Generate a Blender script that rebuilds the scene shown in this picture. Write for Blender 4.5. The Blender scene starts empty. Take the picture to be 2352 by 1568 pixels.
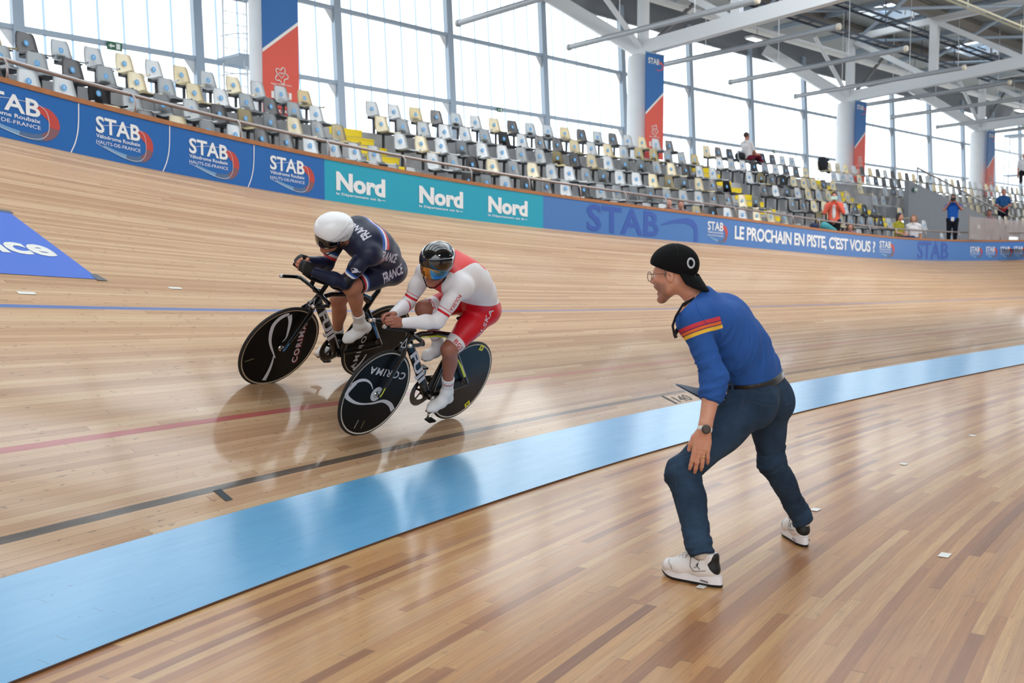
import bpy, bmesh, math, random
import numpy as np
from mathutils import Vector, Matrix
from mathutils.bvhtree import BVHTree

# ------------------------------------------------------------------ camera, sky, light, exposure
scn = bpy.context.scene
COL = scn.collection
F_PX, PITCH, CAM_H = 2400.0, 0.0760157, 1.38777
cam_d = bpy.data.cameras.new('camera'); cam = bpy.data.objects.new('camera', cam_d); COL.objects.link(cam)
cam_d.sensor_width = 36.0; cam_d.lens = F_PX / 2352 * 36.0
cam.location = (0, 0, CAM_H); cam.rotation_euler = (math.pi / 2 - PITCH, 0, 0)
cam_d.clip_start = 0.05; cam_d.clip_end = 400
cam_d.dof.use_dof = True; cam_d.dof.focus_distance = 6.6; cam_d.dof.aperture_fstop = 3.4
scn.camera = cam
scn.view_settings.view_transform = 'Standard'; scn.view_settings.look = 'None'
scn.view_settings.gamma = 1.0; scn.view_settings.use_curve_mapping = False
scn.view_settings.exposure = -0.36
scn.cycles.use_denoising = True
scn.cycles.max_bounces = 7; scn.cycles.transparent_max_bounces = 12
scn.cycles.sample_clamp_indirect = 6.0

world = bpy.data.worlds.new('overcast_sky'); scn.world = world; world.use_nodes = True
wn = world.node_tree.nodes; wl = world.node_tree.links
bg = wn['Background']; bg.inputs['Color'].default_value = (0.93, 0.97, 1.0, 1); bg.inputs['Strength'].default_value = 4.0

def area_light(name, loc, target, sx, sy, power, color=(1, 1, 1)):
    d = bpy.data.lights.new(name, 'AREA'); d.shape = 'RECTANGLE'; d.size = sx; d.size_y = sy; d.energy = power; d.color = color
    o = bpy.data.objects.new(name, d); COL.objects.link(o); o.location = loc
    o.rotation_euler = (Vector(target) - Vector(loc)).to_track_quat('-Z', 'Y').to_euler()
    return o
# added fill lights with no seen source, over the infield and the stand
for (lx, ly, lz, tx, ty, pw) in ((6, -5, 10.2, 2, 6, 260), (26, 16, 10.0, 20, 30, 700), (12, 22, 9.7, 6, 30, 500), (24, 33, 9.7, 18, 41, 600)):
    area_light('added_fill_light', (lx, ly, lz), (tx, ty, 0), 3.0, 1.6, pw, (1.0, 0.975, 0.94))

# ------------------------------------------------------------------ helpers
rnd = random.Random(7)
def lin(r, g, b):
    f = lambda c: (c / 255.0) / 12.92 if c / 255.0 <= 0.04045 else ((c / 255.0 + 0.055) / 1.055) ** 2.4
    return (f(r), f(g), f(b), 1.0)
MATS = {}
def mat(name, rgb, rough=0.5, metal=0.0, coat=0.0, spec=0.5, emit=None, estr=0.0, alpha=1.0, trans=0.0, noise=0.0, nscale=30.0):
    if name in MATS: return MATS[name]
    m = bpy.data.materials.new(name); m.use_nodes = True; MATS[name] = m
    nt = m.node_tree; b = nt.nodes['Principled BSDF']
    b.inputs['Base Color'].default_value = lin(*rgb); b.inputs['Roughness'].default_value = rough
    b.inputs['Metallic'].default_value = metal; b.inputs['Coat Weight'].default_value = coat
    b.inputs['Coat Roughness'].default_value = 0.05
    b.inputs['Specular IOR Level'].default_value = spec
    if trans: b.inputs['Transmission Weight'].default_value = trans
    if alpha < 1: b.inputs['Alpha'].default_value = alpha
    if emit: b.inputs['Emission Color'].default_value = lin(*emit); b.inputs['Emission Strength'].default_value = estr
    if noise:
        tc = nt.nodes.new('ShaderNodeTexCoord'); no = nt.nodes.new('ShaderNodeTexNoise'); no.inputs['Scale'].default_value = nscale
        no.inputs['Detail'].default_value = 5
        mx = nt.nodes.new('ShaderNodeMix'); mx.data_type = 'RGBA'
        c = lin(*rgb); mx.inputs[6].default_value = tuple(max(0, v * (1 - noise)) for v in c[:3]) + (1,)
        mx.inputs[7].default_value = tuple(min(1, v * (1 + noise)) for v in c[:3]) + (1,)
        nt.links.new(tc.outputs['Object'], no.inputs['Vector']); nt.links.new(no.outputs['Fac'], mx.inputs[0])
        nt.links.new(mx.outputs[2], b.inputs['Base Color'])
    return m

def link_obj(name, data, parent=None, world_loc=None):
    o = bpy.data.objects.new(name, data); COL.objects.link(o)
    if parent is not None: o.parent = parent
    return o
def tag(o, label=None, cat=None, group=None, kind=None):
    if label: o['label'] = label
    if cat: o['category'] = cat
    if group: o['group'] = group
    if kind: o['kind'] = kind
    return o
def empty(name, loc=(0, 0, 0), rot=None):
    o = bpy.data.objects.new(name, None); COL.objects.link(o); o.location = loc; o.empty_display_size = .1
    if rot is not None: o.rotation_euler = rot
    return o
def dup_tree(root):
    r = root.copy(); COL.objects.link(r)
    for ch in root.children:
        c = ch.copy(); COL.objects.link(c); c.parent = r
        for g in ch.children:
            d = g.copy(); COL.objects.link(d); d.parent = c
    return r

class MB:
    """collects shapes into one mesh; vertices in the parent's local space"""
    def __init__(self): self.v = []; self.f = []; self.mi = []; self.uv = None; self.m = 0
    def add(self, vs, fs, m=None):
        o = len(self.v); self.v += [tuple(p) for p in vs]; self.f += [tuple(i + o for i in f) for f in fs]
        self.mi += [self.m if m is None else m] * len(fs); return self
    def quad(self, a, b, c, d, m=None): return self.add([a, b, c, d], [(0, 1, 2, 3)], m)
    def box(self, c, s, R=None, m=None, bev=0.0):
        c = Vector(c); hx, hy, hz = s[0] / 2, s[1] / 2, s[2] / 2
        R = R or Matrix.Identity(3)
        vs = [c + R @ Vector((x, y, z)) for x in (-hx, hx) for y in (-hy, hy) for z in (-hz, hz)]
        return self.add(vs, [(0, 1, 3, 2), (4, 6, 7, 5), (0, 4, 5, 1), (2, 3, 7, 6), (0, 2, 6, 4), (1, 5, 7, 3)], m)
    def beam(self, a, b, w, h, up=(0, 0, 1), m=None):
        a, b = Vector(a), Vector(b); d = (b - a); L = d.length; d.normalize()
        up = Vector(up); s = d.cross(up)
        if s.length < 1e-5: s = d.cross(Vector((1, 0, 0)))
        s.normalize(); u = s.cross(d)
        vs = [p + s * (x * w / 2) + u * (y * h / 2) for p in (a, b) for x in (-1, 1) for y in (-1, 1)]
        return self.add(vs, [(0, 1, 3, 2), (4, 6, 7, 5), (0, 4, 5, 1), (2, 3, 7, 6), (0, 2, 6, 4), (1, 5, 7, 3)], m)
    def tube(self, pts, r, n=10, m=None, cap=True, flat=None, closed=False):
        """pts: polyline, r: float or list; flat=(axis vector, factor) squashes"""
        pts = [Vector(p) for p in pts]; k = len(pts)
        rs = [r] * k if not isinstance(r, (list, tuple)) else list(r)
        rs = [(q, q) if not isinstance(q, (list, tuple)) else q for q in rs]
        vs = []; prev = None
        for i, p in enumerate(pts):
            if closed: t = pts[(i + 1) % k] - pts[i - 1]
            else: t = (pts[min(i + 1, k - 1)] - pts[max(i - 1, 0)])
            t.normalize()
            if flat is not None:
                a = Vector(flat); a = a - t * a.dot(t)
                if a.length < 1e-4: a = prev or t.orthogonal()
            elif prev is None: a = t.orthogonal()
            else: a = prev - t * prev.dot(t)
            a.normalize(); prev = a; b = t.cross(a)
            for j in range(n):
                th = 2 * math.pi * j / n
                vs.append(p + a * (rs[i][0] * math.cos(th)) + b * (rs[i][1] * math.sin(th)))
        fs = [(i * n + j, i * n + (j + 1) % n, (i + 1) * n + (j + 1) % n, (i + 1) * n + j) for i in range(k - 1) for j in range(n)]
        if closed: fs += [((k - 1) * n + j, (k - 1) * n + (j + 1) % n, (j + 1) % n, j) for j in range(n)]
        elif cap: fs += [tuple(range(n - 1, -1, -1)), tuple((k - 1) * n + j for j in range(n))]
        return self.add(vs, fs, m)
    def lathe(self, c, axis, prof, n=48, m=None, ref=None):
        """prof: list of (radius, height along axis)"""
        c = Vector(c); ax = Vector(axis).normalized(); a = (Vector(ref) - ax * Vector(ref).dot(ax)).normalized() if ref else ax.orthogonal().normalized(); b = ax.cross(a)
        vs = []
        for (r, h) in prof:
            for j in range(n):
                th = 2 * math.pi * j / n; vs.append(c + ax * h + (a * math.cos(th) + b * math.sin(th)) * r)
        fs = [(i * n + j, i * n + (j + 1) % n, (i + 1) * n + (j + 1) % n, (i + 1) * n + j) for i in range(len(prof) - 1) for j in range(n)]
        return self.add(vs, fs, m)
    def prism(self, poly, frame, depth, m=None):
        """poly 2D outline in frame (origin, x, y) extruded along x cross y by depth"""
        o, x, y = [Vector(q) for q in frame]; n = x.cross(y); k = len(poly)
        vs = [o + x * p[0] + y * p[1] for p in poly] + [o + x * p[0] + y * p[1] + n * depth for p in poly]
        fs = [tuple(range(k - 1, -1, -1)), tuple(range(k, 2 * k))] + [(i, (i + 1) % k, k + (i + 1) % k, k + i) for i in range(k)]
        return self.add(vs, fs, m)
    def build(self, name, mats, parent=None, smooth=False, uv=None, fix=True):
        me = bpy.data.meshes.new(name); me.from_pydata(self.v, [], self.f)
        mats = mats if isinstance(mats, (list, tuple)) else [mats]
        for q in mats: me.materials.append(q)
        if len(mats) > 1: me.polygons.foreach_set('material_index', self.mi)
        if uv is not None:
            L = me.uv_layers.new(name='UVMap'); idx = np.empty(len(me.loops), int); me.loops.foreach_get('vertex_index', idx)
            L.data.foreach_set('uv', np.asarray(uv, dtype=np.float32)[idx].ravel())
        if fix:
            bm = bmesh.new(); bm.from_mesh(me); bmesh.ops.recalc_face_normals(bm, faces=bm.faces); bm.to_mesh(me); bm.free()
        if smooth:
            me.polygons.foreach_set('use_smooth', [True] * len(me.polygons))
            if smooth == 'auto':
                try: me.set_sharp_from_angle(angle=math.radians(38))
                except Exception: pass
        me.update(); return link_obj(name, me, parent)

def text2d(body, size=1.0, bold=0.0, xs=1.0, spacing=1.0, align='LEFT', shear=0.0, maxedge=None):
    """flat lettering as (verts Nx2, faces); size = cap height in metres; anchored at baseline left/centre"""
    cu = bpy.data.curves.new('lettering', 'FONT'); cu.body = body; cu.size = 1.0; cu.align_x = align; cu.offset = bold
    cu.space_character = spacing; cu.resolution_u = 3; cu.shear = shear
    ob = bpy.data.objects.new('lettering', cu); COL.objects.link(ob)
    dg = bpy.context.evaluated_depsgraph_get(); me = bpy.data.meshes.new_from_object(ob.evaluated_get(dg))
    bm = bmesh.new(); bm.from_mesh(me); bmesh.ops.triangulate(bm, faces=bm.faces)
    s = size / 0.70
    for v in bm.verts: v.co = Vector((v.co.x * s * xs, v.co.y * s, 0))
    if maxedge:
        for _ in range(6):
            es = [e for e in bm.edges if e.calc_length() > maxedge]
            if not es: break
            bmesh.ops.subdivide_edges(bm, edges=es, cuts=1); bmesh.ops.triangulate(bm, faces=bm.faces)
    bm.verts.ensure_lookup_table()
    vs = [(v.co.x, v.co.y) for v in bm.verts]; fs = [tuple(v.index for v in f.verts) for f in bm.faces]
    bm.free(); bpy.data.objects.remove(ob); bpy.data.curves.remove(cu); bpy.data.meshes.remove(me)
    return vs, fs
def text_w(t): xs = [p[0] for p in t[0]]; return min(xs), max(xs)

def ray_at(px, py, depth):
    """world point seen at pixel of the 2352x1568 frame at a depth along the view axis"""
    u = (px - 1176) / F_PX * depth; v = -(py - 784) / F_PX * depth; c, s = math.cos(PITCH), math.sin(PITCH)
    return Vector((u, depth * c + v * s, CAM_H - depth * s + v * c))
# ------------------------------------------------------------------ track geometry: inner edge curve, banking
S0 = np.linspace(-12, 42, 2701)
def _poly(u, cs): return sum(c * u ** i for i, c in enumerate(cs))
_u = np.clip(S0, 3.0, 41.0) / 20.0
KAP = _poly(_u, (0.6683881, 0.1894443, -0.1020004, -1.4817443, 0.8464943)) / 20.0
KAP = np.where(S0 < 3.0, KAP, KAP)
_th = np.clip(S0, 1.5, 41.0) / 20.0
THT = _poly(_th, (0.8662012, -1.2651786, 0.8626035, -0.0272300, -0.2074136, 0.0614197))
_ds = S0[1] - S0[0]; _i0 = int(np.argmin(abs(S0)))
# heading integrated with the full polynomial so that the visible stretch keeps its place
_uf = S0 / 20.0; KF = _poly(_uf, (0.6683881, 0.1894443, -0.1020004, -1.4817443, 0.8464943)) / 20.0
_phi = np.cumsum(KF) * _ds; PHI = _phi - _phi[_i0] + 0.2420911
_x = np.cumsum(np.sin(PHI)) * _ds; _y = np.cumsum(np.cos(PHI)) * _ds
CX = _x - _x[_i0] - 5.0015255; CY = _y - _y[_i0] - 2.5431793
WT = 6.930166; HB = 0.583; BAND = 0.882; TB = 0.09
FLOOR_Z = -BAND * math.sin(TB) - .012
def _c(s):
    f = lambda A: float(np.interp(s, S0, A)); return f(CX), f(CY), f(PHI), f(THT)
def TP(s, v, h=0.0):
    """point of the track at arc s, width v (negative: blue band, then infield), raised h along the normal"""
    x, y, ph, th = _c(s); nx, ny = -math.cos(ph), math.sin(ph)
    if v >= 0: r, z = v * math.cos(th), v * math.sin(th); a = th
    elif v >= -BAND: r, z = v * math.cos(TB), v * math.sin(TB); a = TB
    else: r = -BAND * math.cos(TB) + (v + BAND); z = FLOOR_Z; a = 0
    r -= h * math.sin(a); z += h * math.cos(a)
    return Vector((x + nx * r, y + ny * r, z))
def TN(s, v):
    x, y, ph, th = _c(s); a = th if v >= 0 else TB; nx, ny = -math.cos(ph), math.sin(ph)
    return Vector((-nx * math.sin(a), -ny * math.sin(a), math.cos(a)))
def TD(s):
    ph = _c(s)[2]; return Vector((math.sin(ph), math.cos(ph), 0))
def BP(s, h, out=0.0):
    """point on the barrier: height h above the top edge of the track, pushed outwards by out"""
    x, y, ph, th = _c(s); nx, ny = -math.cos(ph), math.sin(ph); r = WT * math.cos(th) + out
    return Vector((x + nx * r, y + ny * r, WT * math.sin(th) + h))

def strip(name, ss, vs, f, mats, uvf, mid=None, smooth=True):
    V = [f(s, v) for s in ss for v in vs]; n = len(vs)
    F = [(i * n + j, (i + 1) * n + j, (i + 1) * n + j + 1, i * n + j + 1) for i in range(len(ss) - 1) for j in range(n - 1)]
    mb = MB(); mb.add(V, F)
    return mb.build(name, mats, smooth=smooth, uv=[uvf(s, v) for s in ss for v in vs], fix=False)

class NT:
    def __init__(self, name):
        self.m = bpy.data.materials.new(name); self.m.use_nodes = True; self.t = self.m.node_tree; self.b = self.t.nodes['Principled BSDF']
    def n(self, typ, **kw):
        q = self.t.nodes.new(typ)
        for k, v in kw.items():
            if hasattr(q, k): setattr(q, k, v)
        return q
    def l(self, a, b): self.t.links.new(a, b)
    def math(self, op, a, b=None, c=None, clamp=False):
        q = self.t.nodes.new('ShaderNodeMath'); q.operation = op; q.use_clamp = clamp
        for i, x in enumerate((a, b, c)):
            if x is None: continue
            if isinstance(x, (int, float)): q.inputs[i].default_value = x
            else: self.l(x, q.inputs[i])
        return q.outputs[0]
    def mix(self, f, a, b, blend='MIX'):
        q = self.t.nodes.new('ShaderNodeMix'); q.data_type = 'RGBA'; q.blend_type = blend
        for i, x in ((0, f), (6, a), (7, b)):
            if isinstance(x, (int, float, tuple)): q.inputs[i].default_value = x
            else: self.l(x, q.inputs[i])
        return q.outputs[2]
    def comb(self, x, y, z=0.0):
        q = self.t.nodes.new('ShaderNodeCombineXYZ')
        for i, v in enumerate((x, y, z)):
            if isinstance(v, (int, float)): q.inputs[i].default_value = v
            else: self.l(v, q.inputs[i])
        return q.outputs[0]
    def noise(self, vec, scale, detail=3, rough=.55, out='Fac'):
        q = self.t.nodes.new('ShaderNodeTexNoise'); q.inputs['Scale'].default_value = scale; q.inputs['Detail'].default_value = detail
        q.inputs['Roughness'].default_value = rough; self.l(vec, q.inputs['Vector']); return q.outputs[out]
    def white(self, vec, out='Value'):
        q = self.t.nodes.new('ShaderNodeTexWhiteNoise'); q.noise_dimensions = '3D'; self.l(vec, q.inputs['Vector']); return q.outputs[out]
    def ramp(self, fac, stops, interp='LINEAR'):
        q = self.t.nodes.new('ShaderNodeValToRGB'); cr = q.color_ramp; cr.interpolation = interp
        while len(cr.elements) > 1: cr.elements.remove(cr.elements[0])
        cr.elements[0].position = stops[0][0]; cr.elements[0].color = stops[0][1]
        for p, c in stops[1:]:
            e = cr.elements.new(p); e.color = c
        self.l(fac, q.inputs[0]); return q.outputs[0]
    def uv(self):
        q = self.t.nodes.new('ShaderNodeUVMap'); sp = self.t.nodes.new('ShaderNodeSeparateXYZ'); self.l(q.outputs[0], sp.inputs[0])
        return sp.outputs[0], sp.outputs[1]

def plank_mat(name, wid, length, stops, gap_dark, rough, coat, paint=None, grain_amt=.5, knots=.5, blotch=None, lines=None, spec=.5, gapw=.04, streak=40, coatr=.14, coat_ior=1.5, worn=False):
    """boards laid along u, stacked along v (both in metres)"""
    M = NT(name); u, v = M.uv()
    vw = M.math('DIVIDE', v, wid); row = M.math('FLOOR', vw); fr = M.math('FRACT', vw)
    rrow = M.white(M.comb(row, 3.7, 1.0))
    us = M.math('ADD', M.math('DIVIDE', u, length), M.math('MULTIPLY', rrow, 7.31))
    seg = M.math('FLOOR', us); fu = M.math('FRACT', us)
    rnd_ = M.white(M.comb(row, seg, 0.0)); rnd2 = M.white(M.comb(row, seg, 5.0))
    base = M.ramp(rnd_, stops)
    gvec = M.comb(M.math('MULTIPLY', u, 2.2), M.math('MULTIPLY', v, streak), M.math('MULTIPLY', rnd2, 30.0))
    g = M.noise(gvec, 1.3, 6, .65)
    col = M.mix(M.math('MULTIPLY', M.math('SUBTRACT', 1.0, g), grain_amt), base, tuple(c * .45 for c in stops[0][1][:3]) + (1,))
    # pale streaks
    g2 = M.noise(M.comb(M.math('MULTIPLY', u, .55), M.math('MULTIPLY', v, streak * .6), 9.0), 1.0, 4, .6)
    col = M.mix(M.math('MULTIPLY', M.math('SUBTRACT', g2, .5, clamp=True), 1.1 * grain_amt), col, tuple(min(1, c * 1.35) for c in stops[-1][1][:3]) + (1,))
    # knots / dark flecks
    kv = M.noise(M.comb(M.math('MULTIPLY', u, 9.0), M.math('MULTIPLY', v, 26.0), 2.0), 1.6, 2, .5)
    km = M.math('MULTIPLY', M.math('GREATER_THAN', kv, .69), knots)
    col = M.mix(km, col, tuple(c * .32 for c in stops[0][1][:3]) + (1,))
    if blotch:
        bn = M.noise(M.comb(M.math('MULTIPLY', u, .8), M.math('MULTIPLY', v, 2.6), 4.0), 1.0, 4, .6)
        col = M.mix(M.math('MULTIPLY', M.math('SUBTRACT', bn, .5, clamp=True), blotch[0]), col, blotch[1])
    if paint:  # painted band keeps plank seams
        pn = M.noise(M.comb(M.math('MULTIPLY', u, 1.4), M.math('MULTIPLY', v, 6.0), 1.0), 2.0, 5, .6)
        col = M.mix(pn, paint[0], paint[1])
        fl = M.noise(M.comb(M.math('MULTIPLY', u, 8.0), M.math('MULTIPLY', v, 18.0), 3.0), 2.0, 2, .5)
        col = M.mix(M.math('MULTIPLY', M.math('GREATER_THAN', fl, .74), .6), col, paint[2])
    if lines:
        for (a, b, c, wear) in lines:
            inn = M.math('MULTIPLY', M.math('GREATER_THAN', v, a), M.math('LESS_THAN', v, b))
            wn_ = M.noise(M.comb(M.math('MULTIPLY', u, 3.0), M.math('MULTIPLY', v, 60.0), 6.0), 1.5, 5, .7)
            far = M.math('SUBTRACT', 1.0, M.math('MULTIPLY', M.math('DIVIDE', M.math('SUBTRACT', u, 9.0), 6.0, clamp=True), .45)); inn = M.math('MULTIPLY', M.math('MULTIPLY', inn, far), M.math('SUBTRACT', 1.0, M.math('MULTIPLY', wn_, wear)))
            col = M.mix(inn, col, c)
    # gaps between boards and butt joints
    e1 = M.math('LESS_THAN', fr, gapw); e2 = M.math('LESS_THAN', fu, .006 / length)
    gn = M.noise(M.comb(M.math('MULTIPLY', u, .7), M.math('MULTIPLY', row, 3.3), 0.0), 1.7, 3, .5)
    gm = M.math('MULTIPLY', M.math('MAXIMUM', e1, e2), M.math('MULTIPLY_ADD', gn, 1.6, -.35, clamp=True))
    col = M.mix(M.math('MULTIPLY', gm, gap_dark), col, (.02, .013, .008, 1))
    M.l(col, M.b.inputs['Base Color'])
    rn = M.noise(M.comb(M.math('MULTIPLY', u, 1.2), M.math('MULTIPLY', v, 14.0), M.math('MULTIPLY', rnd_, 9.0)), 1.5, 4, .6)
    M.l(M.math('MULTIPLY_ADD', rn, .16, rough - .08), M.b.inputs['Roughness'])
    if worn:
        wz = M.math('SUBTRACT', 1.0, M.math('DIVIDE', M.math('SUBTRACT', v, 1.0), 1.0), clamp=True); M.l(M.math('MULTIPLY_ADD', wz, coat - .05, .05), M.b.inputs['Coat Weight'])
        dn = M.noise(M.comb(M.math('MULTIPLY', u, .9), M.math('MULTIPLY', v, 5.0), 8.0), 1.2, 5, .65); M.l(M.mix(M.math('MULTIPLY', M.math('MULTIPLY', wz, M.math('MULTIPLY_ADD', dn, .9, .15)), .55), col, M.mix(.5, col, lin(96, 66, 46), 'MULTIPLY')), M.b.inputs['Base Color'])
    M.b.inputs['Coat Weight'].default_value = coat; M.b.inputs['Coat Roughness'].default_value = coatr; M.b.inputs['Coat IOR'].default_value = coat_ior
    M.b.inputs['Specular IOR Level'].default_value = spec
    bp = M.n('ShaderNodeBump'); bp.inputs['Strength'].default_value = .12; bp.inputs['Distance'].default_value = .004
    hh = M.math('SUBTRACT', M.math('MULTIPLY_ADD', rnd2, .35, g), gm)
    M.l(hh, bp.inputs['Height']); M.l(bp.outputs[0], M.b.inputs['Normal'])
    return M.m

wood_stops = [(0.0, lin(186, 142, 104)), (.35, lin(202, 160, 120)), (.7, lin(212, 172, 132)), (1.0, lin(222, 188, 148))]
track_mat = plank_mat('pale_pine_track_boards', .045, 4.6, wood_stops,   .9, .46, .9, coatr=.10, worn=True, spec=.3, grain_amt=.42, knots=.6, streak=55,
    blotch=(.9, lin(158, 122, 88)), gapw=.05,
    lines=[(.2, .25, lin(38, 44, 50), .25), (.85, .90, lin(176, 62, 76), .35), (2.45, 2.50, lin(70, 112, 178), .15)])
band_mat = plank_mat('blue_painted_boards', .062, 3.2, [(0, lin(60, 140, 200)), (1, lin(80, 160, 215))], .55, .42, 1.0, coatr=.20, spec=1.0, coat_ior=1.8, grain_amt=.1, knots=0,
    paint=(lin(66, 158, 214), lin(100, 182, 228), lin(36, 88, 130)), gapw=.03)
infield_stops = [(0.0, lin(146, 90, 46)), (.10, lin(184, 122, 66)), (.4, lin(214, 154, 90)), (.75, lin(226, 172, 106)), (.93, lin(236, 188, 124)), (1.0, lin(198, 144, 92))]
floor_mat = plank_mat('varnished_larch_floorboards', .052, 1.9, infield_stops, .95, .40, .6, coatr=.16, grain_amt=.75, knots=.22, streak=75,
    blotch=(.8, lin(120, 84, 58)), gapw=.03)

ss = np.concatenate([np.arange(0.5, 24, .4), np.arange(24, 41.6, .3)])
o = strip('floor', ss, list(np.linspace(0, WT, 15)), lambda s, v: TP(s, v), track_mat, lambda s, v: (s, v)); tag(o, kind='structure')
o['label'] = 'banked wooden cycling track with black, red and blue lines'
o = strip('floor', np.arange(0.5, 40, .5), list(np.linspace(-BAND, 0, 9)), lambda s, v: TP(s, v), band_mat, lambda s, v: (s, v)); tag(o, kind='structure')
o['label'] = 'sky blue band painted along the inner edge of the track'
def FP(s, v): return TP(s, v)
o = strip('floor', np.arange(0.5, 33, .5), list(np.linspace(-BAND - .001, -9.5, 18)), FP, floor_mat, lambda s, v: (s, v)); tag(o, kind='structure')
o['label'] = 'varnished wooden infield floor of narrow boards'
mb = MB(); es_ = np.arange(0.5, 33, .5)
for a_, b_ in zip(es_[:-1], es_[1:]):
    A, B = TP(a_, -BAND), TP(b_, -BAND); mb.quad(A, B, Vector((B.x, B.y, FLOOR_Z)), Vector((A.x, A.y, FLOOR_Z)))
o = mb.build('trim_8', mat('dark_board_edge', (92, 62, 42), .7), fix=False); tag(o, 'thin dark wooden edge where the blue band meets the infield boards', None, None, 'structure')
# infield beyond the boards (plain grey slab under everything)
mb = MB(); mb.quad((-60, -40, FLOOR_Z - .03), (90, -40, FLOOR_Z - .03), (90, 90, FLOOR_Z - .03), (-60, 90, FLOOR_Z - .03))
o = mb.build('ground', mat('concrete_slab', (150, 146, 140), .7, noise=.1, nscale=.6)); tag(o, kind='structure')

# tick mark and painted lettering on the track
def on_track(vs, fs, s0, v0, flip=1.0, h=.003):
    mb = MB(); mb.add([TP(s0 + flip * p[0], v0 + p[1], h) for p in vs], fs); return mb
def fix_up(o):
    return o

tick = mat('black_line_paint', (38, 44, 50), .5); wpaint = mat('worn_white_paint', (226, 226, 220), .5)
mb = MB(); mb.quad(TP(9.02, .10, .002), TP(9.075, .10, .002), TP(9.075, .21, .002), TP(9.02, .21, .002)); o = mb.build('track_marking', tick); tag(o, 'short black tick crossing the black line, nearest to the camera', 'track marking')
t140 = text2d('140', .12, bold=.0, xs=1.2); mb = MB(); mb.add([TP(14.47 + p[0], .035 + p[1], .002) for p in t140[0]], t140[1]); mb.quad(TP(14.40, .02, .002), TP(14.44, .02, .002), TP(14.44, .2, .002), TP(14.40, .2, .002))
o = mb.build('track_marking', tick, fix=False); tag(o, 'black number 140 with a tick on the track behind the standing man', 'track marking')
# sponsor patch glued on the banking
pblue = mat('royal_blue_patch', (62, 106, 204), .55, noise=.05, nscale=60)
rp = empty('track_patch', TP(9.6, 3.6)); V = []; n_ = 14; kids = []
for i in range(n_ + 1):
    s_ = 6.5 + (10.11 - 6.5) * i / n_
    for v_ in (2.985, 3.4, 3.85, 4.3): V.append(TP(s_, v_, .004))
mb = MB(); mb.add(V, [(4 * i + a, 4 * i + 4 + a, 4 * i + 5 + a, 4 * i + 1 + a) for i in range(n_) for a in range(3)]); kids.append(mb.build('vinyl_sheet', pblue, fix=False))
tt = text2d('France', .29, bold=.035, xs=1.05); a_, b_ = text_w(tt); mb = MB(); mb.add([TP(10.02 - (b_ - p[0]) * .92, 3.39 + p[1], .007) for p in tt[0]], tt[1]); kids.append(mb.build('lettering', wpaint, fix=False))
mb = MB(); mb.quad(TP(10.03, 4.28, .006), TP(10.14, 4.28, .006), TP(10.14, 4.34, .006), TP(10.03, 4.34, .006)); mb.quad(TP(10.08, 2.96, .006), TP(10.17, 2.96, .006), TP(10.14, 3.08, .006), TP(10.09, 3.08, .006)); kids.append(mb.build('corner_tape', mat('grey_tape', (92, 96, 100), .5), fix=False))
inv_ = Matrix.Translation(-rp.location)
for k_ in kids: k_.parent = rp; k_.data.transform(inv_)
tag(rp, 'royal blue sheet glued on the banking with white letters ance', 'sponsor patch')
for i, (s_, v_, w_, h_, lab) in enumerate([(10.66, 2.87, .12, .035, 'worn white paint mark above the blue line, left of the riders'), (9.3, 2.66, .13, .04, 'worn white paint mark at the left edge just above the blue line'), (14.9, -2.62, .07, .05, 'white tape mark on the infield at the far right'),
        (13.15, -2.60, .075, .05, 'white tape mark on the infield right of the standing man'), (11.25, -2.60, .085, .05, 'white tape mark just behind the man\'s right shoe'), (9.35, -2.63, .07, .04, 'white tape mark half under the man\'s left shoe'), (14.9, 5.4, .3, .05, 'white paint mark high on the banking below the turquoise boards'), (10.6, -3.46, .10, .05, 'worn white spot on the infield floor right of the man')]):
    mb = MB(); mb.quad(TP(s_, v_, .003), TP(s_ + w_, v_, .003), TP(s_ + w_, v_ + h_, .003), TP(s_, v_ + h_, .003)); o = mb.build('floor_mark', wpaint); tag(o, lab, 'floor mark')
# ------------------------------------------------------------------ barrier with advertising boards
white_print = mat('white_print', (240, 243, 246), .45)
def board_lettering(t, s0, s1, h0, h1=None, mname=None, parent=None, name='lettering', slope=0.0, out=-.006, centre=False):
    vs, fs = t; a, b = text_w(t); k = (s1 - s0) / (b - a)
    capk = 1.0 if h1 is None else (h1 - h0) / .1
    mb = MB(); mb.add([BP(s0 + (p[0] - a) * k, h0 + p[1] * capk, out) for p in vs], fs)
    return mb.build(name, mname, parent, fix=False)
def board_path(pts, ws, s0, sc, m, parent, name, out=-.005):
    """ribbon along pts (x, h), widths ws"""
    mb = MB(); P = [Vector((p[0], p[1], 0)) for p in pts]; L = []
    for i, p in enumerate(P):
        t = (P[min(i + 1, len(P) - 1)] - P[max(i - 1, 0)]).normalized(); n = Vector((-t.y, t.x, 0))
        a, b = p + n * ws[i] / 2, p - n * ws[i] / 2
        L += [BP(s0 + a.x * sc, a.y, out), BP(s0 + b.x * sc, b.y, out)]
    mb.add(L, [(2 * i, 2 * i + 1, 2 * i + 3, 2 * i + 2) for i in range(len(P) - 1)])
    return mb.build(name, m, parent, fix=False)
def smooth_path(ctrl, n=6):
    out = []; k = len(ctrl)
    for i in range(k - 1):
        p0, p1, p2, p3 = [np.array(ctrl[max(0, min(k - 1, j))], float) for j in (i - 1, i, i + 1, i + 2)]
        for t in np.arange(0, 1, 1.0 / n):
            out.append(tuple(.5 * ((2 * p1) + (-p0 + p2) * t + (2 * p0 - 5 * p1 + 4 * p2 - p3) * t * t + (-p0 + 3 * p1 - 3 * p2 + p3) * t ** 3)))
    out.append(tuple(ctrl[-1])); return out
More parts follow.
